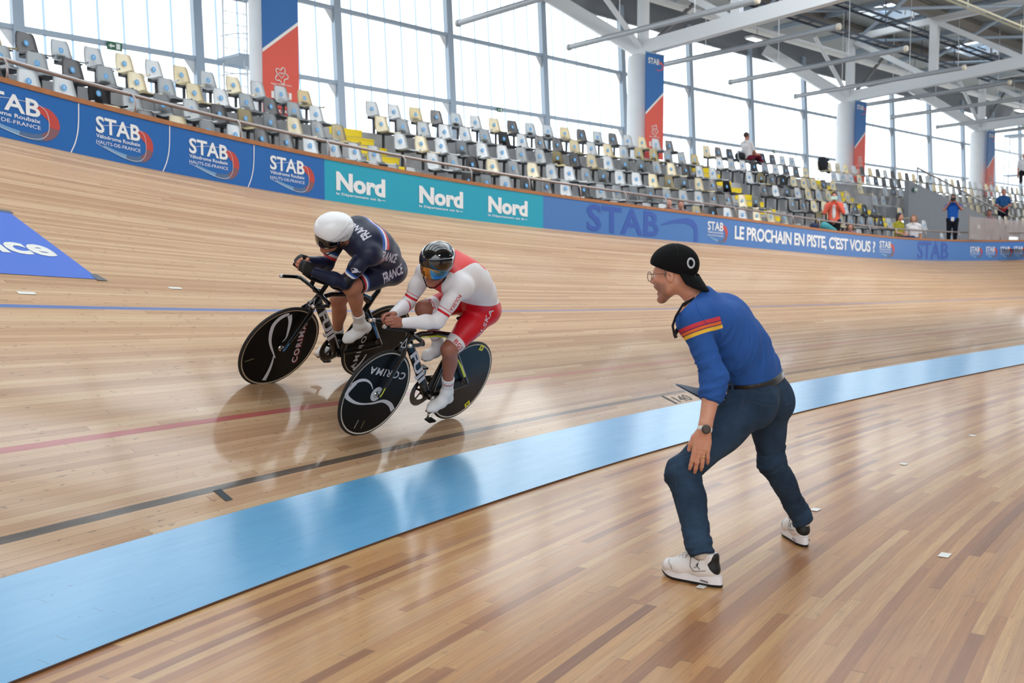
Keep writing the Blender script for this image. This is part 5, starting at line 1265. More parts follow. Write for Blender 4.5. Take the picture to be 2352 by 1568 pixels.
    # wrist cut: remove suit beyond the wrists is not needed: the cones end there
    for t in o['texts'](g): project_text(t[0], [suit], t[1], t[2], t[3], t[4], t[5], suit, wid=t[6], name='lettering', **(t[7] if len(t) > 7 else {}))
    # shoe covers and socks
    for sd in 'LR':
        k, a, h_, t_ = g['knee' + sd], g['ank' + sd], g['heel' + sd], g['toe' + sd]; up = (a - (h_ + t_) / 2).normalized(); fd = (t_ - h_).normalized(); lat = Vector((0, 1, 0))
        c = Clay(); top = a.lerp(k, o['sock']); c.cone(top, a, .043 + .03 * o['sock'] * .6, .0375, .015, clip=[(top, k - a)]); c.cone(a, h_ + up * .028 + fd * .03, .040, .033, .03); c.cone(a + fd * .02, h_ + fd * .11 + up * .035, .036, .034, .035)
        c.cone(h_ + up * .028 + fd * .03, h_ + up * .03 + fd * .12, .032, .034, .03, (lat, 1.05)); c.cone(h_ + up * .03 + fd * .12, h_ + up * .028 + fd * .19, .036, .034, .03, (lat, 1.15)); c.cone(h_ + up * .028 + fd * .19, t_ + up * .02 - fd * .02, .034, .020, .03, (lat, 1.2))
        sh = clay_obj('shoe_cover', [c.mesh(.0042)], o['shoe'], r, {'sock': lambda P, a=a, k=k: (P - np.array(a[:])) @ np.array(((k - a).normalized())[:])})
        mb = MB(); mb.tube([h_ + fd * .01, h_ + fd * .08, h_ + fd * .16, t_ - fd * .02], [(.026, .007), (.028, .007), (.037, .008), (.025, .006)], 14, flat=(0, 1, 0)); mb.build('sole', carbon, sh, smooth='auto')
    return r, body, suit, H, g
def helmet(name_m, H, r, white):
    """aero shell with a wrap-round visor, ear cups and chin strap"""
    P = lambda x, y, z: H(x, y, z); R = H.R(); c = Clay()
    k_ = .95 if white else 1.0; c.ell(P(.0, 0, .066), (.132 * k_, .108 * k_, .098 * k_), R, .03)
    if white: c.cone(P(.02, 0, .070), P(-.060, 0, .052), .094, .078, .05, (H.u, .92)); c.ell(P(.045, 0, .052), (.096, .096, .084), R, .03)
    else: c.cone(P(.02, 0, .070), P(-.06, 0, .06), .102, .088, .05); c.ell(P(.03, 0, .055), (.108, .100, .09), R, .03)
    c.ell(P(-.03, .0, .01), (.09, .093, .07), R, .03)
    # hollow: cut below the rim line (front brow higher, back lower)
    brow = .030 if white else .030
    c.ell(P(-.01, 0, -.012), (.112, .086, .098), R, .006, 's')
    clips = [(P(.10, 0, brow), (H.f * .28 - H.u)), (P(-.04, 0, -.062), -H.u)]
    sh = clay_obj('helmet', [c.mesh(.0042, clips)], name_m, r)
    return sh
def visor(H, r, m, z0, z1, rx, ry, wrap, name='visor', cx=.0, tuck=.0):
    mb = MB(); V = []; n, k = 28, 7
    for j in range(k):
        t = j / (k - 1); z = z0 + (z1 - z0) * t; sc = 1 + .05 * math.sin(math.pi * t) - tuck * t
        for i in range(n + 1):
            a = -wrap + 2 * wrap * i / n; edge = (abs(a) / wrap) ** 3; zz = z + (.018 * edge if t > .5 else 0) * (t - .5) * 2
            V.append(H(cx + rx * sc * math.cos(a), ry * sc * math.sin(a), zz))
    mb.add(V, [(j * (n + 1) + i, j * (n + 1) + i + 1, (j + 1) * (n + 1) + i + 1, (j + 1) * (n + 1) + i) for j in range(k - 1) for i in range(n)])
    o = mb.build(name, m, r, smooth=True, fix=False); so = o.modifiers.new('Solidify', 'SOLIDIFY'); so.thickness = .003; return o
navy = (22, 28, 56)
J1 = {'hipL': (.315, .092, 1.03), 'hipR': (.315, -.092, 1.03), 'kneeL': (.70, .14, .93), 'ankL': (.41, .12, .59), 'heelL': (.305, .12, .545), 'toeL': (.505, .12, .415),
      'kneeR': (.49, -.10, .66), 'ankR': (.30, -.11, .285), 'heelR': (.225, -.11, .205), 'toeR': (.465, -.11, .135),
      'shL': (.715, .165, 1.215), 'shR': (.675, -.17, 1.205), 'elL': (.785, .15, .965), 'elR': (.73, -.12, .945), 'wrL': (1.035, .058, 1.0), 'wrR': (1.02, -.045, 1.02), 'head': (.922, 0, 1.258)}
suit1 = suit_mat('navy_skinsuit', navy, [('torx', .547, .571, (30, 88, 178)), ('torx', .571, .594, (232, 232, 238)), ('torx', .594, .618, (214, 50, 56))][::1] and
    [('torx', .594, .622, (30, 88, 178)), ('torx', .570, .594, (232, 232, 238)), ('torx', .543, .570, (214, 50, 56)),
     ('armL', .165, .180, (46, 96, 176)), ('armL', .180, .196, (232, 232, 238)), ('armL', .196, .214, (204, 44, 54)), ('armR', .165, .182, (46, 96, 176)), ('armR', .182, .200, (232, 232, 238)), ('armR', .200, .220, (204, 44, 54)),
     ('thiL', .292, .305, (60, 92, 158)), ('thiL', .305, .318, (226, 226, 232)), ('thiL', .318, .334, (192, 40, 52)), ('thiL', .334, .5, (16, 16, 22)), ('thiR', .28, .293, (60, 92, 158)), ('thiR', .293, .306, (226, 226, 232)), ('thiR', .306, .32, (192, 40, 52)),
     ('belly', .5, 1.5, (222, 222, 228)), ('belly', 1.5, 2.5, (190, 34, 46))], rough=.42, bump=.1, bscale=240)
def belly1(P):
    m = (P[:, 1] > .06) & (P[:, 0] > .545) & (P[:, 0] < .68); z = P[:, 2] - (1.19 - (P[:, 0] - .57) * 1.0)
    return np.where(m & (z > 0) & (z < .012), 1.0, np.where(m & (z <= 0) & (z > -.022), 2.0, 0.0))
white_let = mat('suit_white_lettering', (205, 202, 214), .5)
T_FR = text2d('FRANCE', .1, bold=.03, xs=.8, maxedge=.05); T_PO = text2d('POLSKA', .1, bold=.015, spacing=1.05, maxedge=.05); T_BG = text2d('BGS', .1, bold=.02, spacing=1.1, maxedge=.05)
def texts1(g):
    x1 = Vector((-.161, 0, .071)); x2 = Vector((-.226, -.01, -.049))
    return [(T_FR, (.47, .17, 1.0), (-.161, 0, .071), (.04, 0, 1), .07, white_let, .195), (T_FR, (.64, .18, 1.205), x2, (-.02, 0, 1), .062, white_let, .225),
            (T_FR, (.70, .125, 1.345), (.03, -.19, .03), (.10, 0, .02), .05, white_let, .20)]
hL1 = dict(fr=Fr(J1['wrL'], (.80, -.12, .30), (.0, .9, .3)), side=-1, curl=[1.25, 1.3, 1.35, 1.4], thumb=[(.012, .020, -.004), (.040, .038, -.016), (.062, .040, -.034), (.074, .030, -.046)])
hR1 = dict(fr=Fr(J1['wrR'], (.85, .10, .22), (.0, -.85, .4)), side=1, curl=[1.2, 1.25, 1.3, 1.35], thumb=[(.012, .020, -.004), (.040, .038, -.016), (.062, .040, -.034), (.074, .030, -.046)])
sk1 = skin_mat('tanned_skin', (186, 126, 96), (166, 92, 72)); sk2 = skin_mat('brown_tanned_skin', (160, 104, 82), (146, 78, 64))
shoe_w = suit_mat('white_shoe_cover', (226, 224, 222), [], rough=.5, bump=.1, bscale=90)
shoe_r = suit_mat('white_sock_red_band', (228, 226, 226), [('sock', .095, .104, (186, 38, 52))], rough=.5, bump=.1, bscale=90)
o1 = dict(label='cyclist in navy suit with tricolour bands and white helmet, riding in front', face=(.93, .02, -.36), headup=(.34, 0, .94), skin=sk1,
    spine=[(.325, 1.045, .118, .045), (.42, 1.135, .118, .045), (.53, 1.20, .122, .055), (.63, 1.235, .118, .06), (.70, 1.225, .098, .06)], handL=hL1, handR=hR1, legclip=.87, suit=suit1,
    attrs={'torx': lambda P: np.where((P[:, 2] > 1.262) | (P[:, 1] < -.05), P[:, 0], -9), 'belly': belly1}, texts=texts1, sock=.30, shoe=shoe_w)
rd1, body1, su1, H1, g1 = rider(BM1, J1, o1)
h1 = helmet(mat('white_helmet_shell', (236, 236, 238), .28, coat=.4), H1, rd1, True)
vis = visor(H1, rd1, mat('black_mirror_visor', (14, 14, 20), .06, coat=1.0), .052, -.046, .120, .096, 1.55, cx=.014, tuck=.10)
mb = MB()
for sd in (1, -1): mb.tube([H1(-.02, sd * .088, -.01), H1(.035, sd * .074, -.075), H1(.062, sd * .03, -.128), H1(.066, 0, -.134)], .0045, 6); mb.tube([H1(-.05, sd * .08, -.04), H1(.03, sd * .072, -.08)], .0045, 6)
mb.build('chin_strap', carbon, rd1)
g_let = mat('grey_helmet_print', (176, 174, 176), .4)
T_G = text2d('GIRO', .1, bold=.02, spacing=1.15, maxedge=.04)
project_text(T_G, [h1], H1(.045, .09, .022), -H1.f + H1.u * .12, H1.u + H1.f * .1, .026, g_let, h1, wid=.088, reach=.2, maxdist=.3)
# helmet crease
pts = []; me = h1.data; T_ = BVHTree.FromPolygons([v.co.copy() for v in me.vertices], [tuple(p.vertices) for p in me.polygons])
for t in np.linspace(0, 1, 22):
    q = H1(.10 - .17 * t, .3, .035 + .085 * math.sin(t * 1.5)); loc, nr, _, d = T_.ray_cast(q, -H1.l)
    if loc is not None: pts.append(loc - H1.l * .0005)
if len(pts) > 3: mb = MB(); mb.tube(pts, .0022, 6); mb.build('shell_crease', g_let, h1, smooth=True)
# fingerless gloves
def glove(W, side, wr, el, nm, curls, extra):
    c = Clay(); P = lambda x, y, z: W(x, y * side, z); c.cone(P(-.035, 0, 0), P(.01, 0, 0), .031, .030, .015, (W.u, .8)); c.ell(P(.05, .002, 0), (.052, .045, .021), W.R(), .012)
    ky = (.028, .010, -.009, -.027); kx = (.088, .092, .088, .079)
    for i in range(4):
        c.cone(P(.02, ky[i] * .7, .003), P(kx[i], ky[i], .002), .0145, .0142, .008); a = curls[i] * .8; c.cone(P(kx[i], ky[i], .002), P(kx[i] + .022 * math.cos(a), ky[i], .002 - .022 * math.sin(a)), .0136, .0128, .006)
    c.cone(P(.012, .020, -.004), P(.040, .038, -.016), .019, .0165, .01)
    return clay_obj('glove', [c.mesh(.0036)], nm, rd1)
glv = mat('black_glove', (20, 20, 22), .45)
glove(hL1['fr'], -1, g1['wrL'], g1['elL'], glv, hL1['curl'], 0); glove(hR1['fr'], 1, g1['wrR'], g1['elR'], glv, hR1['curl'], 0)
# cockerel like emblem on the sleeve
def blob_on(surf, parent, org, x, up, polys, m, name='emblem'):
    polys = [p + [(sum(a[0] for a in p) / len(p), sum(a[1] for a in p) / len(p))] for p in polys]
    T = BVHTree.FromPolygons([v.co.copy() for v in surf.data.vertices], [tuple(p.vertices) for p in surf.data.polygons]); x = Vector(x).normalized(); up = Vector(up); up = (up - x * up.dot(x)).normalized(); n = x.cross(up); mb = MB()
    for poly in polys:
        V = []; bad = False
        for p in poly:
            q = Vector(org) + x * p[0] + up * p[1]; loc, nr, _, d = T.ray_cast(q + n * .3, -n)
            if loc is None: bad = True; break
            V.append(loc + n * .0022)
        if not bad: k_ = len(V) - 1; mb.add(V, [(i, (i + 1) % k_, k_) for i in range(k_)])
    if mb.v: mb.build(name, m, parent, fix=False)
circ = lambda cx, cy, rr, a0=0, a1=2 * math.pi, n=14: [(cx + rr * math.cos(t), cy + rr * math.sin(t)) for t in np.linspace(a0, a1, n, endpoint=False)]
blob_on(su1, su1, (.80, .2, 1.10), (-.5, 0, -.1), (-.1, 0, 1), [circ(0, 0, .017), [(.012, -.004), (.034, .002), (.036, .014), (.026, .008), (.014, .008)], [(-.004, -.014), (.006, -.014), (.002, -.026), (-.006, -.024)]], white_let)

J2 = {'hipL': (.17, .095, .975), 'hipR': (.17, -.095, .975), 'kneeL': (.475, .12, .70), 'ankL': (.29, .105, .325), 'heelL': (.235, .105, .25), 'toeL': (.465, .105, .165),
      'kneeR': (.585, -.13, .905), 'ankR': (.295, -.105, .615), 'heelR': (.215, -.105, .555), 'toeR': (.44, -.105, .485),
      'shL': (.685, .17, 1.215), 'shR': (.655, -.17, 1.165), 'elL': (.79, .17, .96), 'elR': (.715, -.18, .925), 'wrL': (1.015, .058, .905), 'wrR': (.985, -.062, .91), 'head': (.81, .02, 1.30)}
RED = (206, 14, 34); WHT = (226, 222, 224)
suit2 = suit_mat('white_and_red_skinsuit', WHT, [('low', 0, 9, RED), ('yoke', 0, 9, (226, 62, 62)), ('thiL', .322, .6, WHT), ('thiR', .322, .6, WHT),
    ('armL', .176, .180, RED), ('armL', .197, .214, RED), ('armR', .166, .170, RED), ('armR', .187, .204, RED)], rough=.42, bump=.12, bscale=200)
def low2(P):
    line = np.interp(P[:, 0], [-.3, .10, .46, .62, .9], [1.07, 1.07, 1.055, 1.03, 1.02]); m0 = ~((along(J2['shL'], J2['elL'], .09, P) > -1) & (P[:, 1] > .10) & (P[:, 0] > .62)) & ~((along(J2['shR'], J2['elR'], .09, P) > -1) & (P[:, 1] < -.10) & (P[:, 0] > .60)) & (P[:, 0] < .80 - 0 * P[:, 2])
    m0 &= ~((P[:, 0] > .66) & (np.abs(P[:, 1]) > .045) & (P[:, 2] < 1.0) & (along(J2['hipR'], J2['kneeR'], .14, P) < -1))
    return np.where(m0, line - P[:, 2], -1.0)
def yoke2(P): x, y, z = P[:, 0], np.abs(P[:, 1]), P[:, 2]; return np.maximum(np.minimum(z - 1.292 - .25 * np.maximum(0, .45 - x), .115 - y), np.minimum(np.minimum(x - .70, .075 - y), z - 1.08))
red_let = mat('red_lettering', (196, 24, 40), .5)
def wrap_text(T, c0, n, w, h, mt, x=None, up=None):
    n = Vector(n).normalized()
    if x is not None: x = Vector(x); x = (x - n * x.dot(n)).normalized(); up = n.cross(x)
    else: up = Vector(up); up = (up - n * up.dot(n)).normalized(); x = up.cross(n)
    return (T, Vector(c0) - x * w / 2 - up * h / 2, x, up, h, mt, w, dict(reach=.2, maxdist=.3))
def texts2(g):
    aL = g['kneeL'] - g['hipL']; aR = g['kneeR'] - g['hipR']; s_, e = g['shL'], g['elL']
    return [(T_PO, (.315, .18, .768), (-.105, 0, .245), (.245, 0, .105), .036, white_let, .285),
            wrap_text(T_PO, s_.lerp(e, .38) + Vector((.0, .02, 0)), (.55, .80, .15), .125, .026, red_let, x=e - s_),
            wrap_text(T_BG, g['hipL'] + aL * .835, (.50, .82, .2), .085, .030, red_let, up=-aL), wrap_text(T_BG, g['hipR'] + aR * .85, (.62, .45, .62), .085, .028, red_let, up=-aR)]
hL2 = dict(fr=Fr(J2['wrL'], (.98, -.05, .10), (.05, .75, .6)), side=-1, curl=[1.15, 1.25, 1.3, 1.35], thumb=[(.012, .020, -.004), (.045, .034, -.014), (.072, .030, -.026), (.092, .020, -.032)])
hR2 = dict(fr=Fr(J2['wrR'], (.98, .08, .02), (.05, -.65, .75)), side=1, curl=[.25, .9, 1.1, 1.2], thumb=[(.012, .020, -.004), (.045, .034, -.014), (.072, .030, -.026), (.092, .020, -.032)])
o2 = dict(label='cyclist in white and red suit with glossy black helmet, riding nearer the camera', face=(.89, .40, -.22), headup=(.22, -.02, .97), skin=sk2,
    spine=[(.16, .985, .125, .045), (.27, 1.10, .122, .045), (.40, 1.185, .128, .055), (.53, 1.235, .130, .06), (.65, 1.215, .108, .06)], handL=hL2, handR=hR2, legclip=.93, suit=suit2,
    attrs={'low': low2, 'yoke': yoke2}, texts=texts2, sock=.33, shoe=shoe_r)
rd2, body2, su2, H2, g2 = rider(BM2, J2, o2)
h2 = helmet(mat('glossy_black_helmet_shell', (8, 8, 10), .08, coat=1.0), H2, rd2, False)
vm = NT('orange_blue_mirror_visor'); tcv = vm.n('ShaderNodeTexCoord'); nv = vm.noise(tcv.outputs['Object'], 9.0, 2, .4)
vm.l(vm.ramp(nv, [(.38, lin(60, 120, 170)), (.47, lin(120, 150, 160)), (.53, lin(190, 130, 60)), (.62, lin(210, 150, 80))]), vm.b.inputs['Base Color']); vm.b.inputs['Metallic'].default_value = .8; vm.b.inputs['Roughness'].default_value = .1
visor(H2, rd2, vm.m, .046, -.042, .122, .098, 1.4, cx=.012, tuck=.08)
mb = MB()
for sd in (1, -1): mb.tube([H2(-.02, sd * .088, -.01), H2(.035, sd * .074, -.075), H2(.062, sd * .03, -.128), H2(.066, 0, -.134)], .0045, 6); mb.tube([H2(-.05, sd * .08, -.04), H2(.03, sd * .072, -.08)], .0045, 6)
mb.build('chin_strap', carbon, rd2)
T_K = text2d('K', .1, bold=.03, maxedge=.03); project_text(T_K, [h2], H2(.0, .1, -.005), -H2.f, H2.u, .026, white_let, h2, reach=.2, maxdist=.3)
# ------------------------------------------------------------------ the shouting man on the infield
def make_coach():
    RA = lambda x, y, d: ray_at(x, y, d * .970)
    r = empty('person', (1.21, 5.09, FLOOR_Z)); tag(r, 'man in blue long sleeved shirt, jeans and backwards black cap, shouting, leaning forwards', 'person')
    FB = Vector((-.80, .60, 0)); LB = Vector((-.60, -.80, 0))
    J = dict(pel=RA(1742, 900, 5.36), wai=RA(1727, 850, 5.33), mid=RA(1697, 795, 5.27), che=RA(1662, 742, 5.22), nek=RA(1608, 690, 5.16),
             shL=RA(1592, 733, 5.03), elL=RA(1641, 868, 4.99), wrL=RA(1618, 989, 4.95), shR=RA(1668, 715, 5.36), elR=RA(1702, 838, 5.46), wrR=RA(1692, 888, 5.42),
             hipL=RA(1714, 935, 5.27), hipR=RA(1760, 925, 5.46), kneeL=RA(1568, 1085, 5.09), ankL=RA(1612, 1270, 4.94), kneeR=RA(1773, 1062, 5.50), ankR=RA(1846, 1198, 5.64))
    H = Fr(RA(1549, 629, 5.17), (-.84, .54, -.05), (-.05, 0, 1))
    def torso(c, g=0.0):
        for sd in (-1, 1):
            pts = [J['pel'] + LB * sd * .055, J['wai'] + LB * sd * .048, J['mid'] + LB * sd * .055, J['che'] + LB * sd * .075]
            c.chain(pts, [.116 + g, .100 + g, .108 + g, .102 + g], .05)
        for k in ('shL', 'shR'): c.cone(J['nek'], J[k], .060 + g, .062 + g, .05); c.cone(J['che'], J[k], .09 + g, .060 + g, .05); c.cone(J['mid'] + (J['che'] - J['mid']) * .4, J[k].lerp(J['che'], .35), .10 + g, .085 + g, .05)
        return c
    def arm(c, sd, g=0.0, endt=1.0, cut=False):
        s_, e, w = J['sh' + sd], J['el' + sd], J['wr' + sd]; c.cone(s_, e, .055 + g, .045 + g, .03); c.ell(s_.lerp(e, .1), (.060 + g, .060 + g, .066 + g), None, .03)
        q = e.lerp(w, endt); c.cone(e, q, .045 + g, (.045 + (.030 - .045) * endt) + g, .025, clip=[(q, w - e)] if cut else None); return c
    def leg(c, sd, g=0.0, cut=None):
        h, k, a = J['hip' + sd], J['knee' + sd], J['ank' + sd]; z_ = 1.0 if sd == 'L' else .80
        c.cone(h, k, .096 + g, .060 * z_ + g, .04); c.ell(h.lerp(k, .35), (.15, .090 * z_ + g, .088 * z_ + g), Fr(h, k - h, FB).R(), .04)
        if cut: q = a.lerp(k, -cut[0]); c.cone(k, q, .062 * z_ + g, cut[1] * (1 if sd == 'L' else .93), .03, clip=[(q, a - k)])
        else: c.cone(k, a.lerp(k, .06), .056, .032, .03)
        c.ell(k + FB * .008, (.064 * z_ + g, .062 * z_ + g, .066 * z_ + g), None, .03); c.ell(k.lerp(a, .3) - FB * .018 * z_, (.10, .056 * z_ + g, .056 * z_ + g), Fr(k, a - k, FB).R(), .03); return c
    def butt(c, g=0.0):
        for k, o_ in (('hipL', -.01), ('hipR', .01)): c.ell(J[k] - FB * .048 + LB * o_ + Vector((0, 0, .01)), (.098 + g, .088 + g, .105 + g), Fr(J[k], FB, (0, 0, 1)).R(), .05)
        return c
    skin = skin_mat('light_tanned_skin', (214, 160, 132), (202, 122, 100)); nt_ = skin.node_tree; at_ = nt_.nodes.new('ShaderNodeAttribute'); at_.attribute_name = 'stubble'; mx_ = nt_.nodes.new('ShaderNodeMix'); mx_.data_type = 'RGBA'; bs_ = nt_.nodes['Principled BSDF']; src_ = bs_.inputs['Base Color'].links[0].from_socket
    nt_.links.new(src_, mx_.inputs[6]); mx_.inputs[7].default_value = lin(146, 104, 88); nt_.links.new(at_.outputs['Fac'], mx_.inputs[0]); nt_.links.new(mx_.outputs[2], bs_.inputs['Base Color'])
    c = Clay(); torso(c); butt(c); arm(c, 'R'); leg(c, 'L'); leg(c, 'R'); c.cone(J['shL'], J['elL'], .055, .045, .03)
    parts = [c.mesh(.008)]
    c = Clay(); head_clay(c, H, 1.0, 1.0, J['nek'] + Vector((0, 0, .01)), .060); parts.append(c.mesh(.003))
    WL = Fr(J['wrL'], (RA(1603, 1078, 4.97) - J['wrL']), (-.05, -1, .1))
    c = Clay(); c.cone(J['elL'], J['elL'].lerp(J['wrL'], .3), .043, .042, .02); c.cone(J['elL'].lerp(J['wrL'], .3), J['wrL'], .041, .029, .02)
    hand_clay(c, WL, -1, [(.10, .25, .15), (.15, .25, .15), (.2, .3, .2), (.25, .3, .2)], spread=(-.04, .03, .11, .20), s=1.10, thumb=[(.012, .020, -.006), (.036, .034, -.012), (.066, .044, -.018), (.094, .047, -.024)])
    for j, yy in enumerate((.018, .004, -.010, -.022)): c.cone(WL(.02, -yy * .6, .0155), WL(.085, -yy, .0150), .0035, .0045, .006)
    parts.append(c.mesh(.003))
    WR = Fr(J['wrR'], (-.8, -.25, -.12), (-.2, .5, .8)); c = Clay(); c.cone(J['elR'].lerp(J['wrR'], .5), J['wrR'], .036, .028, .02); hand_clay(c, WR, 1, [.5, .55, .6, .6]); parts.append(c.mesh(.0045))
    def stub(P):
        Q = P - np.array(H.o[:]); x = Q @ np.array(H.f[:]); z = Q @ np.array(H.u[:]); y = np.abs(Q @ np.array(H.l[:])); m = np.clip((-.030 - z) / .02, 0, 1) * np.clip((x - .005) / .02, 0, 1) * np.clip((z + .16) / .03, 0, 1); return m * .75
    clay_obj('body', parts, skin, r, {'stubble': stub})
    # shirt with pushed up sleeves
    rng = np.random.RandomState(3)
    from mathutils import noise as MN
    def nz(Q, sharp=True):
        v = np.array([MN.noise(Vector(q)) for q in Q]); v2 = np.array([MN.noise(Vector(q)) for q in Q * 2.1 + 7.3])
        a = 1 - np.abs(v) * 2.6; b = 1 - np.abs(v2) * 2.6; return np.clip(a, -1, 1) * .7 + np.clip(b, -1, 1) * .3
    def folds(P):
        d = np.zeros(len(P)); s_, e, w = [np.array(J[k][:]) for k in ('shL', 'elL', 'wrL')]; lb = np.array(LB[:]); fb = np.array(FB[:])
        u = (e - s_) / np.linalg.norm(e - s_); t = (P - s_) @ u; rr = np.linalg.norm(P - s_ - t[:, None] * u, axis=1); m = (rr < .10) & (P @ lb > s_ @ lb - .085)
        if m.any():
            Q = np.stack([t[m] * 24, (P[m] @ fb) * 9, (P[m] @ lb) * 9], 1); d[m] = .0062 * nz(Q) * np.clip((t[m] - .07) / .14, .12, 1.0)
        n = ~m; sp = np.array((J['che'] - J['wai']).normalized()[:]); al = P[n] @ sp; la = P[n] @ lb; fo = P[n] @ fb
        Q = np.stack([(la + .35 * al) * 15, al * 4.0, fo * 11], 1); w_ = np.clip((1.30 - P[n][:, 2]) / .3, .15, 1) * np.clip(((P[n] - np.array(bp[:])) @ np.array(beltn[:]) - .005) / .08, 0, 1); d[n] = .0075 * nz(Q) * w_
        return d
    c = Clay(); torso(c, .007)
    arm(c, 'L', .011, .42, True); arm(c, 'R', .010, .4, True); c.cone(J['elL'].lerp(J['elL'], .5), J['elL'].lerp(J['wrL'], .25), .060, .058, .02)
    beltn = (J['wai'] - J['pel']).normalized(); beltn = (beltn + Vector((.12, .0, .35))).normalized(); bp = RA(1730, 872, 5.33)
    nd = (H.o - J['nek']).normalized()
    P, F = c.mesh(.0048, [(bp - beltn * .012, -beltn), (J['nek'] + nd * .030 + FB * .0, nd)])
    P = P + normals_of(P, F) * folds(P)[:, None]
    BLUE = (44, 88, 160)
    sm = suit_mat('blue_jersey_cloth', BLUE, [('armL', .028, .046, (212, 66, 78)), ('armL', .046, .050, (70, 40, 110)), ('armL', .050, .063, (232, 118, 60)), ('armL', .063, .067, (70, 40, 110)), ('armL', .067, .083, (248, 202, 70))], rough=.75, noise=.10, bump=.25, bscale=300, spec=.2)
    lbv = np.array(LB[:]); s0 = np.array(J['shL'][:])
    shirt = clay_obj('shirt', [(P, F)], sm, r, {'armL': lambda P: np.where((P @ lbv) > (s0 @ lbv) - .075, along(J['shL'], J['elL'], .12, P), -9)})
    # raglan and centre seams
    seam = mat('dark_blue_seam', (40, 78, 150), .8)
    def line_on(surf, par, pts, n, rad, m, nm, off=.0008, reach=.3):
        T = BVHTree.FromPolygons([v.co.copy() for v in surf.data.vertices], [tuple(p.vertices) for p in surf.data.polygons]); n = Vector(n).normalized(); L = []
        for p in pts:
            loc, nr, _, d = T.ray_cast(Vector(p) + n * reach, -n)
            if loc is not None: L.append(loc + n * off)
        if len(L) > 2: mb = MB(); mb.tube(L, rad, 6); return mb.build(nm, m, par, smooth=True)
    VD = Vector((.22, 1, -.05))
    def pxl(path, dep, n=12):
        out = []
        for (a, b) in zip(path[:-1], path[1:]):
            for t in np.linspace(0, 1, n): out.append(RA(a[0] + (b[0] - a[0]) * t, a[1] + (b[1] - a[1]) * t, dep))
        return out
    line_on(shirt, shirt, pxl([(1604, 672), (1597, 690), (1606, 712), (1626, 745)], 5.1), -VD, .0012, seam, 'seam')
    # trousers
    def denim_folds(P):
        d = np.zeros(len(P))
        for sd in 'LR':
            h, k, a = [np.array(J[q + sd][:]) for q in ('hip', 'knee', 'ank')]; u = (a - k) / np.linalg.norm(a - k); L = np.linalg.norm(a - k); t = (P - k) @ u; rr = np.linalg.norm(P - k - t[:, None] * u, axis=1); m = (rr < .10) & (t > -.12)
            if m.any():
                tt = t[m]; Q = np.stack([tt * 17, P[m][:, 0] * 7, P[m][:, 1] * 7], 1); amp = .0080 * np.exp(-((tt - .0) / .08) ** 2) + .0095 * np.exp(-((tt - L + .04) / .10) ** 2) + .0022; d[m] = amp * nz(Q)
        return d
    c = Clay(); torso(c, .006); butt(c, .006); leg(c, 'L', .009, (.02, .058)); leg(c, 'R', .009, (.0, .056))
    P, F = c.mesh(.0052, [(bp, beltn)]); P = P + normals_of(P, F) * denim_folds(P)[:, None]
    dm = NT('dark_blue_denim'); tc = dm.n('ShaderNodeTexCoord'); n1 = dm.noise(tc.outputs['Object'], 3.4, 5, .65); n2 = dm.noise(tc.outputs['Object'], 420.0, 2, .5)
    col = dm.mix(dm.math('MULTIPLY_ADD', n1, 1.6, -.45, clamp=True), lin(20, 30, 44), lin(66, 92, 120)); col = dm.mix(dm.math('MULTIPLY', n2, .35), col, lin(56, 74, 96)); dm.l(col, dm.b.inputs['Base Color']); dm.b.inputs['Roughness'].default_value = .85; dm.b.inputs['Specular IOR Level'].default_value = .15
    b_ = dm.n('ShaderNodeBump'); b_.inputs['Strength'].default_value = .3; b_.inputs['Distance'].default_value = .002; dm.l(n2, b_.inputs['Height']); dm.l(b_.outputs[0], dm.b.inputs['Normal'])
    jeans = clay_obj('jeans', [(P, F)], dm.m, r)
    stitch = mat('denim_stitching', (66, 74, 88), .8)
    line_on(jeans, jeans, pxl([(1706, 932), (1708, 915), (1745, 927), (1779, 932)], 5.2), -VD, 0.0010, stitch, 'pocket_seam'); line_on(jeans, jeans, pxl([(1706, 915), (1697, 950), (1681, 978), (1702, 1000)], 5.2), -VD, 0.0010, stitch, 'pocket_seam')
    line_on(jeans, jeans, pxl([(1779, 932), (1766, 965), (1745, 985), (1702, 1000)], 5.2), -VD, 0.0010, stitch, 'pocket_seam')
    line_on(jeans, jeans, pxl([(1802, 928), (1818, 925)], 5.35, 8), -VD, 0.0010, stitch, 'pocket_seam'); line_on(jeans, jeans, pxl([(1690, 892), (1740, 899), (1786, 908)], 5.2), -VD, 0.0010, stitch, 'yoke_seam')
    line_on(jeans, jeans, pxl([(1787, 862), (1789, 912), (1778, 960), (1755, 985), (1722, 1012)], 5.2), -VD, 0.0009, stitch, 'centre_seam')
    line_on(jeans, jeans, pxl([(1548, 1068), (1553, 1120), (1562, 1190), (1580, 1250)], 5.0), -VD, 0.0009, stitch, 'side_seam')
    # belt
    c = Clay(); torso(c, .0125); P, F = c.mesh(.0042, [(bp + beltn * .021, beltn), (bp - beltn * .018, -beltn)])
    belt = clay_obj('belt', [(P, F)], mat('black_leather', (24, 23, 24), .35, coat=.2), r)
    for (x, y) in ((1681, 890), (1776, 868)):
        T = BVHTree.FromPolygons([v.co.copy() for v in belt.data.vertices], [tuple(p.vertices) for p in belt.data.polygons]); q = RA(x, y, 5.1); loc, nr, _, d = T.ray_cast(q - VD.normalized() * .3, VD)
        if loc is not None: mb = MB(); mb.beam(loc - beltn * .035 - VD.normalized() * .003, loc + beltn * .03 - VD.normalized() * .003, .013, .006, VD); mb.build('belt_loop', dm.m, jeans)
